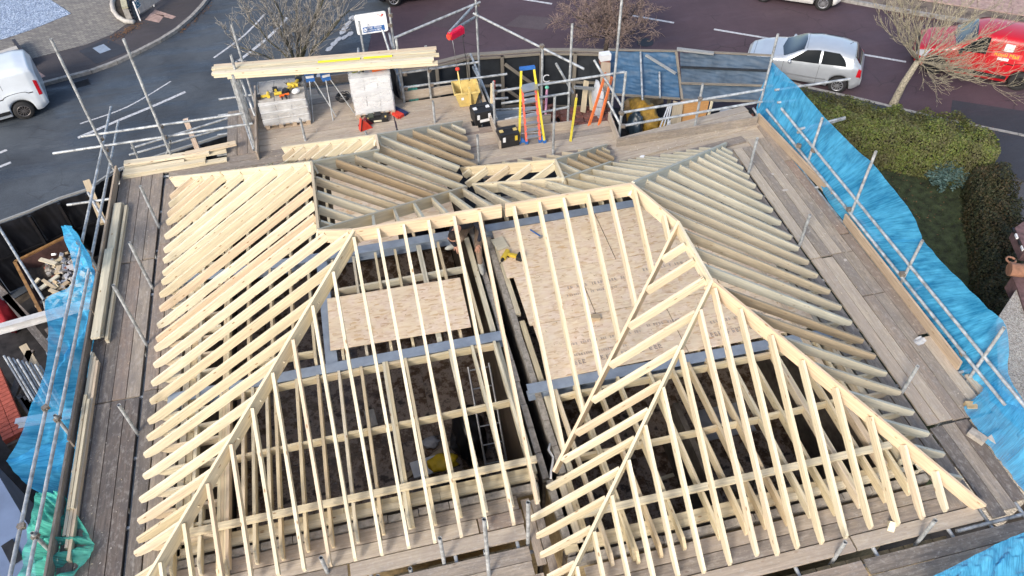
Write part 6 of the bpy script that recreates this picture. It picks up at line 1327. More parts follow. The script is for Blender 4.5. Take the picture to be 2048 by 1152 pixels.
# ---------------------------------------------------------------- vehicles
def paintm(name, c, metal=0., rough=.28):
    m, nt, b = mat(name); v = mapped(nt, (1, 1, 1)); n = noisef(nt, v, 2.5, 4); nt.links.new(ramp(nt, [(.3, tuple(x*.9 for x in c)), (.7, c)], n).outputs[0], b.inputs['Base Color'])
    b.inputs['Metallic'].default_value = metal; b.inputs['Roughness'].default_value = rough; b.inputs['Coat Weight'].default_value = .6; b.inputs['Coat Roughness'].default_value = .08; return m
def glassm():
    m, nt, b = mat('car_glass'); b.inputs['Base Color'].default_value = (.012, .015, .018, 1); b.inputs['Roughness'].default_value = .06; b.inputs['Specular IOR Level'].default_value = .8; b.inputs['Coat Weight'].default_value = .5; return m
M_glass = glassm(); M_sglass = glassm(); M_sglass.node_tree.nodes['Principled BSDF'].inputs['Specular IOR Level'].default_value = .02; M_sglass.node_tree.nodes['Principled BSDF'].inputs['Roughness'].default_value = .3; M_sglass.node_tree.nodes['Principled BSDF'].inputs['Coat Weight'].default_value = 0; M_tyre = simple('tyre_rubber', (.022, .022, .023), .85, 0, .2); M_rim = simple('alloy', (.50, .51, .53), .35, .8, .08); M_rimd = simple('dark_alloy', (.16, .15, .15), .4, .6, .1)
M_tail = simple('tail_lamp', (.45, .01, .02), .15, 0, .1); M_head = simple('head_lamp', (.60, .63, .66), .12, .2, .05); M_under = simple('wheel_arch', (.01, .01, .01), .9)
def lerpt(tab, x):
    if x <= tab[0][0]: return tab[0][1]
    for (a, p), (b, q) in zip(tab, tab[1:]):
        if x <= b: t = (x-a)/(b-a); t = t*t*(3-2*t)*.5+t*.5; return p+(q-p)*t
    return tab[-1][1]
class Car:
    def __init__(s, name, label, cat, loc, rz, L, Wd, top, belt, wid, wheels, r, roofw, paint, rim, spokes=10, sill=.2, cab=(None,), ends=None, group=None):
        s.t = thing(name, label, cat, loc, group, rz); Ms_ = WM[s.t.name] @ Matrix.Scale(VS, 4); s.t.matrix_basis = Ms_; WM[s.t.name] = Ms_; s.L, s.W, s.top, s.belt, s.wid, s.wheels, s.r, s.roofw, s.sill, s.paint = L, Wd/2, top, belt, wid, wheels, r, roofw, sill, paint
        m = MB(); m.smooth = True; nx = 110; m.grid(lambda u, v: s.P(u*L, v*16), nx, 32)
        for x in (0, L): vs = [s.P(x, q/2) for q in range(33)]; m.add(vs, [tuple(range(33))])
        s.body = m.build('body', paint, s.t)
        m = MB(); m.box(.25, L-.25, -s.W*.8, s.W*.8, sill-.02, belt[len(belt)//2][1]-.25); m.build('underbody', M_under, s.t)
        for xw in wheels:
            for sd in (-1, 1): s.wheel(xw, sd, rim, spokes)
    def P(s, x, q):
        sd = 1
        if q > 8: q = 16-q; sd = -1
        w = s.W*lerpt(s.wid, x); zt = lerpt(s.top, x); zb = lerpt(s.belt, x); zt = max(zt, zb+.01)
        b = s.sill+.0
        for xw in s.wheels:
            d = abs(x-xw); R_ = s.r+.055
            if d < R_: b = max(b, s.r+sqrt(R_*R_-d*d)-.0)
        ed = min(x, s.L-x)
        if ed < .25: b = max(b, .2+.12*(1-ed/.25))
        rw = w*lerpt(s.roofw, x); k = (zt-zb)
        pts = [(w*.90, b), (w*.985, max(b+.02, b+(zb-b)*.18)), (w, b+(zb-b)*.45), (w*.992, b+(zb-b)*.75), (w*.955, zb), (w*.955+(rw-w*.955)*.55, zb+k*.50), (rw, zb+k*.86), (rw*.80, zb+k*.97), (0, zt)]
        i = min(7, int(q)); t = q-i; y = pts[i][0]+(pts[i+1][0]-pts[i][0])*t; z = pts[i][1]+(pts[i+1][1]-pts[i][1])*t
        if q > 6: y = rw*(1-(q-6)/2); z = zb+k*(1-.14*((y/max(rw, .01))**2.6))
        return (x, sd*y, z)
    def patch(s, name, mt, x0, x1, q0, q1, off=.006, nu=10, nv=6, fx=None, parent=None):
        """a panel lying just proud of the body; x0/x1 may be functions of v in 0..1"""
        m = MB(); m.smooth = True
        f0 = x0 if callable(x0) else (lambda v: x0); f1 = x1 if callable(x1) else (lambda v: x1)
        def f(u, v):
            x = f0(v)+(f1(v)-f0(v))*u; q = q0+(q1-q0)*v; p = Vector(s.P(x, q)); e = .03
            a = Vector(s.P(min(s.L-.001, x+e), q))-Vector(s.P(max(.001, x-e), q)); b = Vector(s.P(x, min(16, q+e)))-Vector(s.P(x, max(0, q-e))); n = a.cross(b)
            n = n.normalized() if n.length > 1e-9 else Vector((0, 0, 1)); c = Vector((s.L/2, 0, .5))
            if n.dot(p-c) < 0: n = -n
            return tuple(p+n*off)
        m.grid(f, nu, nv); return m.build(name, mt, parent or s.t, WM[s.t.name])
    def wheel(s, xw, sd, rim, spokes):
        w = s.W*lerpt(s.wid, xw); y0 = sd*(w-.20); y1 = sd*(w+.0); r = s.r; M0 = WM[s.t.name]
        o = bpy.data.objects.new('wheel', None); place(o, M0 @ Matrix.Translation((xw, y1, r)), s.t); Mw = WM[o.name]
        m = MB(); n = 24; prof = [(r*.62, 0), (r*.93, .0), (r, -.03), (r, -.17), (r*.93, -.2)]; m.smooth = True
        vs = [(rr*cos(2*pi*i/n), sd*yy, rr*sin(2*pi*i/n)) for rr, yy in prof for i in range(n)]; m.add(vs, [(k*n+i, k*n+(i+1) % n, (k+1)*n+(i+1) % n, (k+1)*n+i) for k in range(4) for i in range(n)]); m.build('tyre', M_tyre, o, Mw)
        m = MB(); m.tube((0, sd*-.05, 0), (0, sd*-.045, 0), r*.64, n=20); m.build('brake_disc', M_under, o, Mw)
        m = MB(); m.smooth = True; prof = [(r*.66, -.01), (r*.64, .008), (r*.57, .004), (r*.56, -.045)]; vs = [(rr*cos(2*pi*i/n), sd*yy, rr*sin(2*pi*i/n)) for rr, yy in prof for i in range(n)]; m.add(vs, [(k*n+i, k*n+(i+1) % n, (k+1)*n+(i+1) % n, (k+1)*n+i) for k in range(3) for i in range(n)])
        m.smooth = False
        for k in range(spokes):
            a = 2*pi*k/spokes; m.add([(rr*cos(a+da), sd*yy, rr*sin(a+da)) for rr, da, yy in ((r*.10, -.35, .0), (r*.10, .35, .0), (r*.58, .07, .004), (r*.58, -.07, .004))]+[(rr*cos(a+da), sd*yy, rr*sin(a+da)) for rr, da, yy in ((r*.10, -.35, -.03), (r*.10, .35, -.03), (r*.58, .07, -.03), (r*.58, -.07, -.03))], [(0, 1, 2, 3), (0, 4, 5, 1), (1, 5, 6, 2), (2, 6, 7, 3), (3, 7, 4, 0)])
        m.tube((0, sd*-.03, 0), (0, sd*.008, 0), r*.15, n=12); m.build('rim', rim, o, Mw)
        m = MB(); n2 = 18; R_ = r+.052; vs = [(0, sd*-.10, 0)]+[(R_*cos(pi*i/n2), sd*-.10, R_*sin(pi*i/n2)) for i in range(n2+1)]; m.add(vs, [(0, i+1, i+2) for i in range(n2)]); m.build('wheel_arch', M_under, s.t, M0 @ Matrix.Translation((xw, y1, r)))
def road_dir(a, b): d = Vector(b)-Vector(a); return atan2(d.y, d.x)
# silver three-door hatchback: local x from the front bumper to the rear
hd = atan2(.557, -.83)
VS = .92
def carloc(rear_wheel, heading, wx, hw, L):   # wheel contact (near side) -> origin at the front bumper centre, local +x to the rear
    d = Vector((-cos(heading), -sin(heading), 0)); nr = Vector((d.y, -d.x, 0))
    if nr.y > 0: nr = -nr
    return Vector((rear_wheel[0], rear_wheel[1], 0))-nr*(hw-.02)*VS-d*wx*VS
rz = hd+pi
M_silver = paintm('silver_blue_paint', (.50, .535, .57), .4, .3)
loc = carloc(W(1676, 188, 0), hd, 3.42, .86, 4.03); loc.z = .004
c = Car('parked_car', 'silver three door hatchback parked at the kerb behind the blue net', 'car', loc, rz, 4.03, 1.72,
        [(0, .62), (.12, .74), (.5, .88), (1.0, .97), (1.25, 1.02), (1.95, 1.40), (2.4, 1.48), (3.1, 1.46), (3.6, 1.36), (3.88, 1.05), (4.0, .85), (4.03, .62)],
        [(0, .60), (.12, .70), (.5, .82), (1.0, .90), (1.3, .93), (2.2, .96), (3.2, 1.02), (3.75, 1.04), (3.92, .95), (4.03, .60)],
        [(0, .62), (.15, .80), (.5, .93), (1.0, .98), (2, 1), (3.2, 1.0), (3.6, .97), (3.85, .88), (4.03, .74)], (.72, 3.30), .31,
        [(0, .7), (1.0, .86), (1.5, .80), (2.0, .72), (3.2, .70), (3.7, .72), (4.03, .8)], M_silver, M_rim, 10)
for sd in (0, 1):
    a = (lambda q: q) if sd else (lambda q: 16-q)
    qa, qb = (4.12, 6.0) if sd else (11.88, 10.0)
    c.patch('side_window', M_sglass, lambda v: 1.38+.62*v, lambda v: 2.48-.02*v, qa, qb, .008)
    c.patch('rear_side_window', M_sglass, lambda v: 2.56-.02*v, lambda v: 3.42-.22*v-.25*(v-.3)**2, qa, qb, .008)
    q1, q2 = (.3, 3.9) if sd else (15.7, 12.1)
    c.patch('door_seam', M_under, 1.30, 1.308, q1, q2, .003, nu=1, nv=14); c.patch('door_seam', M_under, 2.52, 2.528, q1, q2, .003, nu=1, nv=14)
    q1, q2 = (3.0, 3.12) if sd else (13.0, 12.88); c.patch('door_handle', M_silver, 2.30, 2.46, q1-.05, q2+.1, .03, nu=6, nv=3)
    q1, q2 = (1.55, 1.72) if sd else (14.45, 14.28); c.patch('side_moulding', M_rim, 1.25, 2.85, q1, q2, .012, nu=20, nv=2)
    q1, q2 = (2.6, 4.1) if sd else (13.4, 11.9); c.patch('tail_lamp', M_tail, lambda v: 3.80+.02*v, lambda v: 3.97-.05*v, q1, q2, .012, nu=6, nv=6)
    q1, q2 = (2.3, 3.6) if sd else (13.7, 12.4); c.patch('head_lamp', M_head, .10, lambda v: .42+.12*v, q1, q2, .01)
    y = (.92 if sd else -.92); b = MB(); ball(b, (0, 0, 0), .06, .10, .07); b.build('wing_mirror', M_silver, c.t, WM[c.t.name] @ Matrix.Translation((1.50, y, .98)))
c.patch('windscreen', M_glass, lambda v: 1.16+.10*abs(v-.5)*2, lambda v: 1.93-.04*abs(v-.5)*2, 6.15, 9.85, .008, 12, 12)
c.patch('rear_window', M_glass, lambda v: 3.63, lambda v: 3.88, 6.2, 9.8, .008, 8, 10)
c.patch('rear_seam', M_under, 3.60, 3.607, 5.0, 11.0, .003, 1, 20); b = MB(); b.tube((0, 0, 0), (.10, 0, .09), .008, n=5); b.build('aerial', M_blk, c.t, WM[c.t.name] @ Matrix.Translation((3.35, .08, 1.455)))
c.patch('roof_seam', M_under, 1.97, 1.978, 6.3, 9.7, .002, 1, 20); c.patch('bonnet_seam', M_under, .22, .23, 5.5, 10.5, .002, 1, 16)
# red postal van facing left
M_redv = paintm('postal_red_paint', (.48, .004, .012), 0, .35)
def vanprof(L, H=1.82): return [(0, .70), (.1, .86), (.5, 1.02), (.95, 1.12), (1.15, 1.18), (1.75, H-.16), (2.1, H-.03), (2.8, H), (L-.5, H), (L-.12, H-.06), (L, H-.3)]
vh = atan2(.60, -.80)
L_ = 4.4; loc = carloc(W(2028, 181, 0), vh, 3.6, .92, L_); loc.z = .004
def van(label, paint, loc, rz, L_, rim, spokes, wheels, hood=True):
    v_ = Car('delivery_van', label, 'van', loc, rz, L_, 1.85, vanprof(L_), [(0, .66), (.1, .82), (.5, .95), (1.1, 1.03), (2.0, 1.08), (L_-.2, 1.10), (L_, 1.05)],
        [(0, .66), (.15, .82), (.5, .94), (1.0, .98), (2, 1), (L_-.3, 1.0), (L_-.08, .95), (L_, .90)], wheels, .33, [(0, .72), (1.0, .86), (1.6, .84), (2.1, .84), (L_-.3, .86), (L_, .84)], paint, rim, spokes)
    for sd in (0, 1):
        qa, qb = (4.12, 6.0) if sd else (11.88, 10.0)
        v_.patch('side_window', M_sglass, lambda v: 1.30+.55*v, lambda v: 2.22-.02*v, qa, qb, .008)
        q1, q2 = (.3, 5.9) if sd else (15.7, 10.1)
        v_.patch('door_seam', M_under, 2.28, 2.29, q1, q2, .003, 1, 14); v_.patch('door_seam', M_under, 1.22, 1.23, q1, 3.9 if sd else 12.1, .003, 1, 14); v_.patch('door_seam', M_under, L_-1.15, L_-1.14, 4.3 if sd else 11.7, qb, .003, 1, 8)
        q1, q2 = (3.15, 3.3) if sd else (12.85, 12.7); v_.patch('door_rail', M_under, 2.9, L_-.3, q1, q2, .006, 16, 2)
        q1, q2 = (.9, 1.5) if sd else (15.1, 14.5); v_.patch('side_moulding', M_blk, 1.15, L_-1.25, q1, q2, .018, 16, 2)
        q1, q2 = (2.5, 4.6) if sd else (13.5, 11.4); v_.patch('tail_lamp', M_tail, L_-.17, L_-.06, q1, q2, .014, 4, 8)
        q1, q2 = (2.4, 3.7) if sd else (13.6, 12.3); v_.patch('head_lamp', M_head, .08, lambda v: .42+.1*v, q1, q2, .01)
        q1, q2 = (2.3, 2.45) if sd else (13.7, 13.55); v_.patch('door_handle', paint, 2.36, 2.52, q1-.06, q2+.06, .03, 6, 3)
        y = (1.0 if sd else -1.0); b = MB(); ball(b, (0, 0, 0), .07, .11, .11); b.build('wing_mirror', M_blk, v_.t, WM[v_.t.name] @ Matrix.Translation((1.42, y, 1.12)))
    v_.patch('windscreen', M_glass, lambda v: 1.16+.06*abs(v-.5)*2, lambda v: 1.78, 6.1, 9.9, .008, 12, 12)
    v_.patch('bumper', M_blk, 0.01, .09, .3, 15.7, .012, 3, 30)
    return v_
rv = van('bright red postal van parked behind the bare tree at the top right', M_redv, loc, vh+pi, L_, M_tyre, 6, (.80, 3.6))
# van lettering on the near side (local side facing the camera)
def onside(v_, x, q, nm, s, size, mt, off=.012):
    p = Vector(v_.P(x, q)); a = Vector(v_.P(x+.2, q))-Vector(v_.P(x-.2, q)); b = Vector(v_.P(x, q+.3))-Vector(v_.P(x, q-.3)); n = a.cross(b).normalized(); 
    if n.y*p.y < 0: n = -n
    X = a.normalized(); Z = Vector((0, 0, 1)); Z = (Z-n*Z.dot(n)).normalized(); X = Z.cross(n).normalized(); p = p+n*off
    Mx = WM[v_.t.name] @ Matrix(((X.x, Z.x, n.x, p.x), (X.y, Z.y, n.y, p.y), (X.z, Z.z, n.z, p.z), (0, 0, 0, 1)))
    if s: return textmesh(s, size, mt, nm, v_.t, Mx)
    m = MB(); m.box(-size[0]/2, size[0]/2, -size[1]/2, size[1]/2, 0, .004); return m.build(nm, mt, v_.t, Mx)
side = 1 if (WM[rv.t.name] @ Vector(rv.P(2, 3))).y < (WM[rv.t.name] @ Vector(rv.P(2, 13))).y else 0
qf = (lambda q: q) if side else (lambda q: 16-q)
M_pkr = simple('pinkish_red_band', (.70, .08, .08), .35); M_lety = simple('yellow_lettering', (.80, .50, .03), .4)
onside(rv, 2.86, qf(5.05), 'crest_panel', None, (.30, .26), M_wht, .014); onside(rv, 2.86, qf(4.35), 'name_band', None, (.95, .20), M_pkr, .035); onside(rv, 2.86, qf(4.35), 'van_lettering', 'Royal Mail', .19, M_lety, .048); onside(rv, 2.80, qf(3.9), 'number_panel', None, (.36, .10), M_wht, .012)
# white van at the left edge, rear towards the right
M_whv = paintm('ice_white_paint', (.62, .67, .72), 0, .3)
wh = atan2(-.28, -.96); L_ = 4.4; loc = carloc(W(57, 238, 0), wh, 3.55, .92, L_); loc.z = .008
wv = van('pale blue white van at the left edge, seen from its rear corner', M_whv, loc, wh+pi, L_, M_rimd, 12, (.80, 3.55))
VS = .95
# two cars cut by the top of the picture
M_whc = paintm('cream_white_paint', (.66, .66, .64), 0, .3); M_blc = paintm('black_paint', (.012, .013, .015), .1, .2)
def smallcar(label, paint, loc, rz, L_, rim, sp, wh_):
    k = L_/3.6
    s_ = Car('parked_car', label, 'car', loc, rz, L_, 1.64, [(0, .66), (.1*k, .82), (.5*k, .98), (.85*k, 1.04), (1.5*k, 1.42), (2.0*k, 1.49), (2.8*k, 1.45), (3.3*k, 1.2), (3.52*k, .9), (L_, .66)], [(0, .62), (.1*k, .76), (.5*k, .90), (1*k, .95), (2*k, .98), (3*k, 1.0), (3.45*k, .9), (L_, .62)],
             [(0, .64), (.15*k, .84), (.5*k, .95), (1*k, 1), (2.8*k, 1), (3.3*k, .93), (L_, .72)], wh_, .30, [(0, .7), (.9*k, .86), (1.5*k, .74), (2.8*k, .72), (L_, .78)], paint, rim, sp)
    for sd in (0, 1):
        qa, qb = (4.12, 6.0) if sd else (11.88, 10.0)
        s_.patch('side_window', M_sglass, lambda v: (1.05+.5*v)*k, 2.05*k, qa, qb, .008); s_.patch('rear_side_window', M_sglass, 2.12*k, lambda v: (2.95-.3*v)*k, qa, qb, .008)
        q1, q2 = (.3, 3.9) if sd else (15.7, 12.1)
        for x in (1.0*k, 2.08*k): s_.patch('door_seam', M_under, x, x+.008, q1, q2, .003, 1, 12)
        q1, q2 = (2.4, 3.6) if sd else (13.6, 12.4); s_.patch('head_lamp', M_head, .10, lambda v: .35+.1*v, q1, q2, .01); s_.patch('tail_lamp', M_tail, L_-.2, L_-.08, q1, q2, .012)
        q1, q2 = (1.3, 1.5) if sd else (14.7, 14.5); s_.patch('side_moulding', M_rim if paint is M_whc else M_blk, 1.0*k, 2.5*k, q1, q2, .012, 12, 2)
    s_.patch('windscreen', M_glass, .92*k, 1.46*k, 6.15, 9.85, .008, 10, 10); s_.patch('rear_window', M_glass, 3.05*k, 3.35*k, 6.2, 9.8, .008, 8, 8); return s_
fw = Vector((.84, -.542, 0)); side_n = Vector((-.542, -.84, 0))
p = W(1640, 23, 0); L_ = 3.55
loc = p-side_n*.80+fw*.62; loc.z = .005      # front bumper; local +x runs back
smallcar('white small car cut by the top edge near the pink pavement', M_whc, loc, atan2(-fw.y, -fw.x), L_, M_rim, 14, (.62, 2.92))
d_ = Vector((1, .03, 0)).normalized(); p = W(792, 15, 0); loc = p+Vector((-.03, 1, 0)).normalized()*.80-d_*.70; loc.z = .005
smallcar('black car cut by the top edge above the company sign', M_blc, loc, atan2(d_.y, d_.x), 3.9, M_rim, 7, (.70, 3.1))
# ---------------------------------------------------------------- bare trees, hedges, lawn
def bark(name, c): return simple(name, c, .9, 0, .4, 20, bmp=.4, rnd=False)
M_bark1 = bark('mossy_bark', (.10, .095, .06)); M_twig1 = bark('grey_twig', (.30, .28, .25)); M_bark2 = bark('dark_bark', (.07, .055, .045)); M_twig2 = bark('red_brown_twig', (.27, .20, .17)); M_bark3 = bark('pale_bark', (.28, .25, .19)); M_twig3 = bark('straw_twig', (.36, .32, .23))
def grow(b, p, d, L, r, lev, rr, up=.12, spread=.7, kids=(3, 4), wig=.25, shrink=.66, minr=.004):
    n = 4 if lev > 1 else 3; pts = [p]; q = p.copy(); dd = d.copy()
    for i in range(n):
        dd = (dd+Vector((rr.uniform(-wig, wig), rr.uniform(-wig, wig), rr.uniform(-wig, wig)+up))).normalized(); q = q+dd*L/n; pts.append(q.copy())
    b.path(pts, r, 6 if lev > 2 else (4 if lev > 1 else 3), max(minr, r*.55))
    if lev <= 0: return
    for k in range(rr.randint(*kids)):
        f = rr.uniform(.35, 1); i = min(n-1, int(f*n)); s = pts[i].lerp(pts[i+1], f*n-i) if f < 1 else pts[-1]
        nd = (dd+Vector((rr.uniform(-1, 1), rr.uniform(-1, 1), rr.uniform(-.7, .9)))*spread).normalized()
        grow(b, s, nd, L*shrink*rr.uniform(.7, 1.15), max(minr, r*.5), lev-1, rr, up, spread, kids, wig, shrink, minr)
def tree(label, base, top, r, limbs, mb, mt, lev, seed, **kw):
    rr = random.Random(seed); t = thing('bare_tree', label, 'tree', base); b = MB(); base = Vector(base); top = Vector(top)
    mid = base.lerp(top, .5)+Vector((rr.uniform(-.06, .06), 0, 0)); b.path([base, base+(top-base)*.08, mid, top], r*1.25, 10, r*.8); b.build('trunk', mb, t, Matrix.Identity(4))
    bl = MB(); b2 = MB()
    for tgt, rad in limbs:
        tgt = Vector(tgt); d = tgt-top; L = d.length; d.normalize(); pts = [top]; q = top.copy(); 
        for i in range(5): q = top.lerp(tgt, (i+1)/5)+Vector((rr.uniform(-.08, .08), rr.uniform(-.08, .08), rr.uniform(-.05, .12)))*(i < 4); pts.append(q)
        bl.path(pts, rad, 6, rad*.4)
        for i in range(1, 6):
            for k in range(kw.get('dens', 3)):
                nd = (d+Vector((rr.uniform(-1, 1), rr.uniform(-1, 1), rr.uniform(-.6, 1)))*kw.get('sp', .8)).normalized(); grow(b2, pts[i], nd, kw.get('tl', .8)*rr.uniform(.6, 1.2), rad*.35, lev, rr, kw.get('up', .1), kw.get('sp', .8), kw.get('kids', (2, 4)), kw.get('wig', .25), .68, kw.get('minr', .005))
    bl.build('limbs', mb, t, Matrix.Identity(4)); b2.build('twigs', mt, t, Matrix.Identity(4)); return t
b_ = W(602, 178, 0)
tree('bare mossy tree rising behind the pale timber bundle at the road junction', (b_.x, b_.y, 0), (b_.x+.02, b_.y+.1, .6), .13,
     [(WY(608, 60, 24.6), .06), (WY(640, 5, 24.8), .055), (WY(680, 40, 24.2), .05), (WY(545, 30, 24.5), .045), (WY(500, 40, 24.0), .04), (WY(480, 95, 23.8), .035), (WY(590, -40, 25.2), .05), (WY(660, -50, 25), .045), (WY(700, 20, 24.9), .04), (WY(540, -40, 24.8), .04)],
     M_bark1, M_twig1, 2, 11, dens=3, tl=.75, up=.08, minr=.006)
b_ = W(1212, 122, 0)
cc = WY(1210, 40, 23.4); lim = []
rr_ = random.Random(5)
for k in range(22):
    a = rr_.uniform(0, 2*pi); e = rr_.uniform(-.35, 1.2); v = Vector((cos(a)*cos(e)*1.55, sin(a)*cos(e)*1.1, sin(e)*1.2)); lim.append((cc+v, .022))
tree('small round headed bare tree with dense red brown twigs on the purple road edge', (b_.x, b_.y, 0), (b_.x, b_.y+.02, max(.9, cc.z-.5)), .09, lim, M_bark2, M_twig2, 2, 21, dens=3, tl=.42, up=.0, sp=1.1, kids=(3, 4), wig=.45, minr=.0055)
b_ = W(1784, 212, 0); tt = WY(1836, 122, 18.3)
lim = [(WY(x, y, yy), r_*.72) for x, y, yy, r_ in ((1752, 5, 18.3, .035), (1790, -10, 18.5, .035), (1825, -15, 18.2, .04), (1880, -20, 18.4, .035), (1940, 10, 18.6, .03), (1990, 15, 18.3, .03), (2030, 45, 18.2, .03), (2025, 105, 18.0, .028), (2000, 150, 17.8, .026), (1985, 170, 17.7, .024), (1930, 160, 17.9, .022), (1900, 150, 17.8, .02), (1880, 60, 18.6, .03), (1770, 60, 18.2, .025), (1810, 40, 18.8, .03), (1860, 150, 17.8, .02), (1950, 90, 18.2, .025))]
tree('pale leaning bare tree with long fanned twigs in front of the red van', (b_.x, b_.y, 0), tt, .115, lim, M_bark3, M_twig3, 2, 31, dens=3, tl=.6, up=.10, sp=.5, wig=.2, kids=(2, 3), minr=.004)

def leafm(name, cols, rough=.6):
    m, nt, b = mat(name); g = N(nt, 'NewGeometry'); lk = nt.links.new
    c = ramp(nt, [(i/(len(cols)-1), c) for i, c in enumerate(cols)], g.outputs['Random Per Island']).outputs[0]
    n = noisef(nt, mapped(nt, (1, 1, 1), rnd=False), 1.6, 3); c = mixc(nt, ramp(nt, [(.4, 0), (.65, .75)], n).outputs[0], c, cols[-1]); lk(c, b.inputs['Base Color']); b.inputs['Roughness'].default_value = rough; b.inputs['Specular IOR Level'].default_value = .25
    return m
def hedge(label, cat, line, hw, h, mt, core, n, leaf, seed, name='hedge', hw2=None):
    rr = random.Random(seed); t = thing(name, label, cat, (line[0][0], line[0][1], 0)); ln = [Vector((p[0], p[1])) for p in line]; acc = [0]
    for a, b_ in zip(ln, ln[1:]): acc.append(acc[-1]+(b_-a).length)
    def at(s):
        for i in range(len(ln)-1):
            if s <= acc[i+1] or i == len(ln)-2: d = (ln[i+1]-ln[i]).normalized(); return ln[i]+d*(s-acc[i]), Vector((-d.y, d.x))
    m = MB(); v = []; f = []; T_ = acc[-1]
    m.smooth = True
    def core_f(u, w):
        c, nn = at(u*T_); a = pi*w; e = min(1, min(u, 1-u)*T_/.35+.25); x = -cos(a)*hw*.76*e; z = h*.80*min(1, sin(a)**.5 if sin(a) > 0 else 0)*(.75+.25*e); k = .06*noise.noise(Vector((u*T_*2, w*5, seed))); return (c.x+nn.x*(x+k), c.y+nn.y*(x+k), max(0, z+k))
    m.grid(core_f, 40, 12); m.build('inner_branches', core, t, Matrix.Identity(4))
    m = MB(); vs = []; fs = []
    for i in range(n):
        s = rr.uniform(-.0, T_); c, nn = at(s); ee_ = min(s, T_-s); e = 1 if ee_ > hw*.9 else sqrt(max(.02, 1-(1-ee_/(hw*.9))**2))
        a = rr.uniform(0, pi); bl = .24*noise.noise(Vector((s*1.7, a*2, seed)))+.06*noise.noise(Vector((s*5, a*5, seed)))
        k = rr.uniform(.88, 1.04)+bl
        x = -cos(a); z = sin(a); q = max(abs(x), abs(z))**.75; x /= q; z /= q
        dirn = Vector((nn.x*x, nn.y*x, z)).normalized(); ex_ = (s-min(T_, max(0, s))); d_ = (Vector((nn.y, -nn.x)))
        p = Vector((c.x+nn.x*x*hw*k*e-d_.x*-ex_*0, c.y+nn.y*x*hw*k*e, z*h*k*(.72+.28*e)*(1+.10*noise.noise(Vector((s*.9, 0, seed+2))))))
        r1 = Vector((rr.uniform(-1, 1), rr.uniform(-1, 1), rr.uniform(-1, 1))); nr_ = (dirn+r1*.8).normalized(); u_ = nr_.orthogonal().normalized(); u_ = (Matrix.Rotation(rr.uniform(0, 6), 3, nr_) @ u_); w_ = nr_.cross(u_); sz = leaf*rr.uniform(.6, 1.3)
        b0 = len(vs); vs += [tuple(p-u_*sz), tuple(p+w_*sz*.55), tuple(p+u_*sz), tuple(p-w_*sz*.55)]; fs.append((b0, b0+1, b0+2, b0+3))
    m.add(vs, fs); o = m.build('foliage', mt, t, Matrix.Identity(4)); o['kind'] = 'stuff'; return t
M_leaf1 = leafm('hedge_leaf', [(.040, .050, .018), (.085, .12, .024), (.13, .15, .035), (.075, .065, .035)]); M_leaf2 = leafm('brown_hedge_leaf', [(.018, .024, .010), (.045, .042, .018), (.07, .045, .022), (.022, .03, .012)]); M_leaf3 = leafm('blue_shrub_leaf', [(.04, .085, .075), (.09, .15, .14), (.025, .05, .045)])
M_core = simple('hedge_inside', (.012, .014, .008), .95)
hedge('clipped yellowish green hedge running along the pavement beyond the blue net', 'hedge', [(12.2, 17.75), (13.4, 17.1), (14.6, 16.35), (15.8, 15.5), (17.35, 14.35)], .78, 1.36, M_leaf1, M_core, 52000, .034, 3)
hedge('dark brownish hedge dividing the lawn from the paved path at the right edge', 'hedge', [(16.75, 13.9), (16.0, 12.5), (15.3, 11.3), (14.6, 10.2), (13.7, 8.9), (12.8, 7.8)], .55, 1.15, M_leaf2, M_core, 34000, .034, 8)
p = W(1898, 345, .45); t = thing('shrub', 'rounded blue green shrub in the corner between the two hedges', 'shrub', (p.x, p.y, 0)); b = MB(); rr = random.Random(4); b2 = MB(); vs = []; fs = []
for i in range(70):
    a, e = rr.uniform(0, 6.28), rr.uniform(.1, 1.5); d = Vector((cos(a)*cos(e), sin(a)*cos(e), sin(e))); L_ = rr.uniform(.45, .68); b.path([Vector((0, 0, .05)), d*L_*.5+Vector((0, 0, .05)), d*L_+Vector((0, 0, .1))], .008, 4, .003)
    for k in range(34):
        f = rr.uniform(.45, 1.05); q = d*L_*f+Vector((rr.gauss(0, .045), rr.gauss(0, .045), rr.gauss(0, .04)+.08)); u_ = Vector((rr.uniform(-1, 1), rr.uniform(-1, 1), rr.uniform(-.4, 1))).normalized(); w_ = u_.orthogonal().normalized(); sz = rr.uniform(.06, .11); b0 = len(vs); vs += [tuple(q), tuple(q+u_*sz*.5+w_*sz*.22), tuple(q+u_*sz), tuple(q+u_*sz*.5-w_*sz*.22)]; fs.append((b0, b0+1, b0+2, b0+3))
b.build('stems', M_bark1, t, WM[t.name]); b2.add(vs, fs); o = b2.build('foliage', M_leaf3, t, WM[t.name]); o['kind'] = 'stuff'
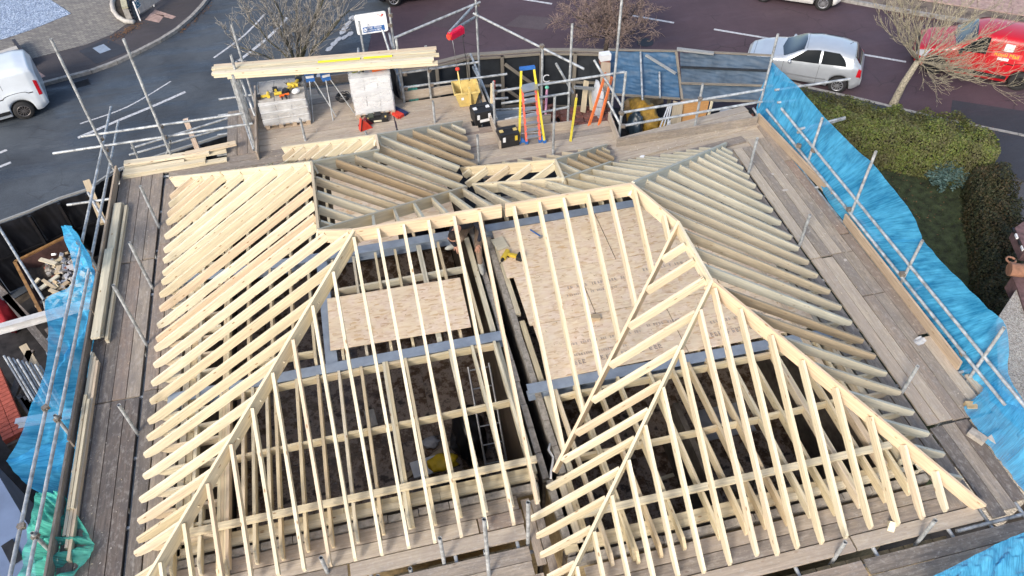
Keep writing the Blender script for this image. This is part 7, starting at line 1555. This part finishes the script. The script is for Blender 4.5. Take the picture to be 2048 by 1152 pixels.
# grass and fallen leaves
m = MB(); rr = random.Random(2); vs = []; fs = []; lawn_p = [(9.8, 12), (12.0, 15.6), (13.2, 16.8), (17.0, 14.4), (15.2, 9.0), (12.4, 6.5), (9.8, 5.5)]
for i in range(36000):
    x, y = rr.uniform(9.8, 17.2), rr.uniform(5.5, 17)
    if not inside(x, y, lawn_p): continue
    h = rr.uniform(.02, .06); a = rr.uniform(0, 6.28); b0 = len(vs); vs += [(x-.008*cos(a), y-.008*sin(a), .04), (x+.008*cos(a), y+.008*sin(a), .04), (x+rr.uniform(-.03, .03), y+rr.uniform(-.03, .03), .04+h)]; fs.append((b0, b0+1, b0+2))
m.add(vs, fs); tag(m.build('grass', leafm('grass_blade', [(.018, .032, .010), (.035, .055, .016), (.03, .036, .014)]), None, Matrix.Identity(4)), kind='stuff')
m = MB(); vs = []; fs = []
def scatter(px0, py0, px1, py1, n, sp, s=.03, z=.016):
    for i in range(n):
        t_ = rr.random(); p = W(px0+(px1-px0)*t_, py0+(py1-py0)*t_, z); x = p.x+rr.gauss(0, sp); y = p.y+rr.gauss(0, sp); a = rr.uniform(0, 6.28); b0 = len(vs); k = s*rr.uniform(.5, 1.4)
        vs.extend([(x+k*cos(a), y+k*sin(a), z+rr.uniform(0, .015)), (x-k*.5*sin(a), y+k*.5*cos(a), z+.012), (x-k*cos(a), y-k*sin(a), z+rr.uniform(0, .015)), (x+k*.5*sin(a), y-k*.5*cos(a), z+.004)]); fs.append((b0, b0+1, b0+2, b0+3))
scatter(360, 65, 420, 10, 160, .10); scatter(225, 78, 282, 45, 260, .12, .03, .13); scatter(1740, 300, 1900, 330, 260, .25, .03, .06); scatter(1790, 25, 2040, 75, 500, .22, .035, .13); scatter(1700, 215, 2000, 265, 120, .1, .025, .11); scatter(1750, 330, 1850, 420, 120, .5, .03, .07)
m.add(vs, fs); tag(m.build('fallen_leaves', leafm('dead_leaf', [(.14, .06, .02), (.22, .12, .05), (.10, .05, .03)]), None, Matrix.Identity(4)), kind='stuff')

# ---------------------------------------------------------------- small litter, shavings, marks
textmesh('C', .34, M_wht, 'chalk_mark', hb, Matrix.Translation(WY(1092, 158, hp_[4].y-.25)) @ Matrix.Rotation(radians(70), 4, 'X'))
m = MB(); rr = random.Random(9); vs = []; fs = []
def fleck(x, y, z, s):
    a = rr.uniform(0, 6.28); b0 = len(vs); l, w = s*rr.uniform(.6, 1.6), s*rr.uniform(.15, .5)
    vs.extend([(x+l*cos(a), y+l*sin(a), z), (x-w*sin(a), y+w*cos(a), z+.004), (x-l*cos(a), y-l*sin(a), z), (x+w*sin(a), y-w*cos(a), z+.002)]); fs.append((b0, b0+1, b0+2, b0+3))
for i in range(520):
    k = rr.random()
    if k < .25: fleck(rr.uniform(7.95, 8.9), rr.uniform(5.3, 13), DK+.008, .018)
    elif k < .4: fleck(rr.uniform(-5.2, -4.45), rr.uniform(5, 15), DK+.008, .016)
    elif k < .75: fleck(rr.uniform(-2.2, 2.7), rr.uniform(14.6, 16.2), DK+.008, .02)
    else: fleck(rr.uniform(3, 8.7), rr.uniform(13.0, 13.4), DK+.008, .022)
m.add(vs, fs); tag(m.build('wood_shavings', leafm('shaving', [(.55, .46, .32), (.65, .62, .56), (.42, .32, .2)]), None, Matrix.Identity(4)), kind='stuff')
m = MB(); vs = []; fs = []
for i in range(420): fleck(rr.uniform(2.3, 6.9), rr.uniform(7.5, 11.1), 4.214, .022)
for i in range(60): fleck(rr.uniform(-1.1, 1.1), rr.uniform(8.95, 10.0), 4.212, .02)
m.add(vs, fs); tag(m.build('wood_shavings', leafm('loft_shaving', [(.30, .18, .08), (.62, .52, .38), (.45, .30, .16)]), None, Matrix.Identity(4)), kind='stuff')
m = MB(); vs = []; fs = []
for i in range(1500):
    x = rr.uniform(-3.3, 1.4) if i % 2 else rr.uniform(2.2, 7.0); fleck(x, rr.uniform(6.1, 8.4) if i % 2 else rr.uniform(4.8, 7.2), FZ+.008+rr.uniform(0, .01), .03)
m.add(vs, fs); tag(m.build('floor_debris', leafm('debris', [(.10, .07, .05), (.50, .42, .32), (.30, .28, .27), (.16, .10, .06)]), None, Matrix.Identity(4)), kind='stuff')
# dark sheet hung behind the white pallet, boarding on the inside of the bay
t = thing('black_sheet', 'dark plastic sheet hanging between the white pallet and the toe board', 'sheet', (.95, 16.8, 4)); sheetw((.80, 17.2, 0), (1.0, 16.5, 0), 4.0, 4.75, t, M_memb2, wr=.06, seed=77, name='sheet')
for px, py, s_ in ((1545, 348, .05), (1570, 380, .07), (1690, 520, .05)):
    p = W(px, py, DK+.009); m = MB(); m.poly([(s_*cos(q)*rr.uniform(.5, 1.1), s_*.8*sin(q)*rr.uniform(.5, 1.1)) for q in [k*.57 for k in range(11)]], -.001, .0012); o = m.build('plaster_splash', simple('plaster_dust', (.44, .40, .36), .9), None, Matrix.Translation(p)); tag(o, kind='stuff')

# ties holding the nets, straps on the rails, couplers on standards
cords = []
for i, (a, b_) in enumerate((((1548, 215), (1600, 275)), ((1610, 290), (1690, 372)), ((1702, 402), (1790, 500)), ((1802, 528), (1890, 622)), ((1905, 660), (1980, 740)))):
    p, q = WX(*a, 9.13), WX(*b_, 9.13); m = MB(); m.path([p, p.lerp(q, .3)+Vector((.02, 0, -.06)), p.lerp(q, .6)+Vector((.02, 0, .03)), q], .006, 4); m.build('tie_cord', M_blk, sc_r)
for px, py in ((1700, 452), (1812, 590), (1925, 705), (1627, 300)): coupler(WX(px, py, 9.12), sc_r)
# stained repairs in the road surface
slab('road_patch', [(1040, 30), (1110, 36), (1085, 60), (1010, 52)], .007, asphalt('faded_repair', (.055, .040, .047), (.085, .066, .072), .1, .9), .003)
slab('road_patch', [(860, 20), (960, 26), (930, 60), (840, 50)], .006, asphalt('cracked_repair', (.045, .032, .038), (.07, .05, .058), .1, 1), .003)
c = W(1290, 85, 0); m = MB(); m.tube((0, 0, 0), (0, 0, .006), .3, n=20); tag(m.build('manhole_cover', bpy.data.materials['cast_iron'], None, Matrix.Translation((c.x, c.y, .003))), kind='structure')
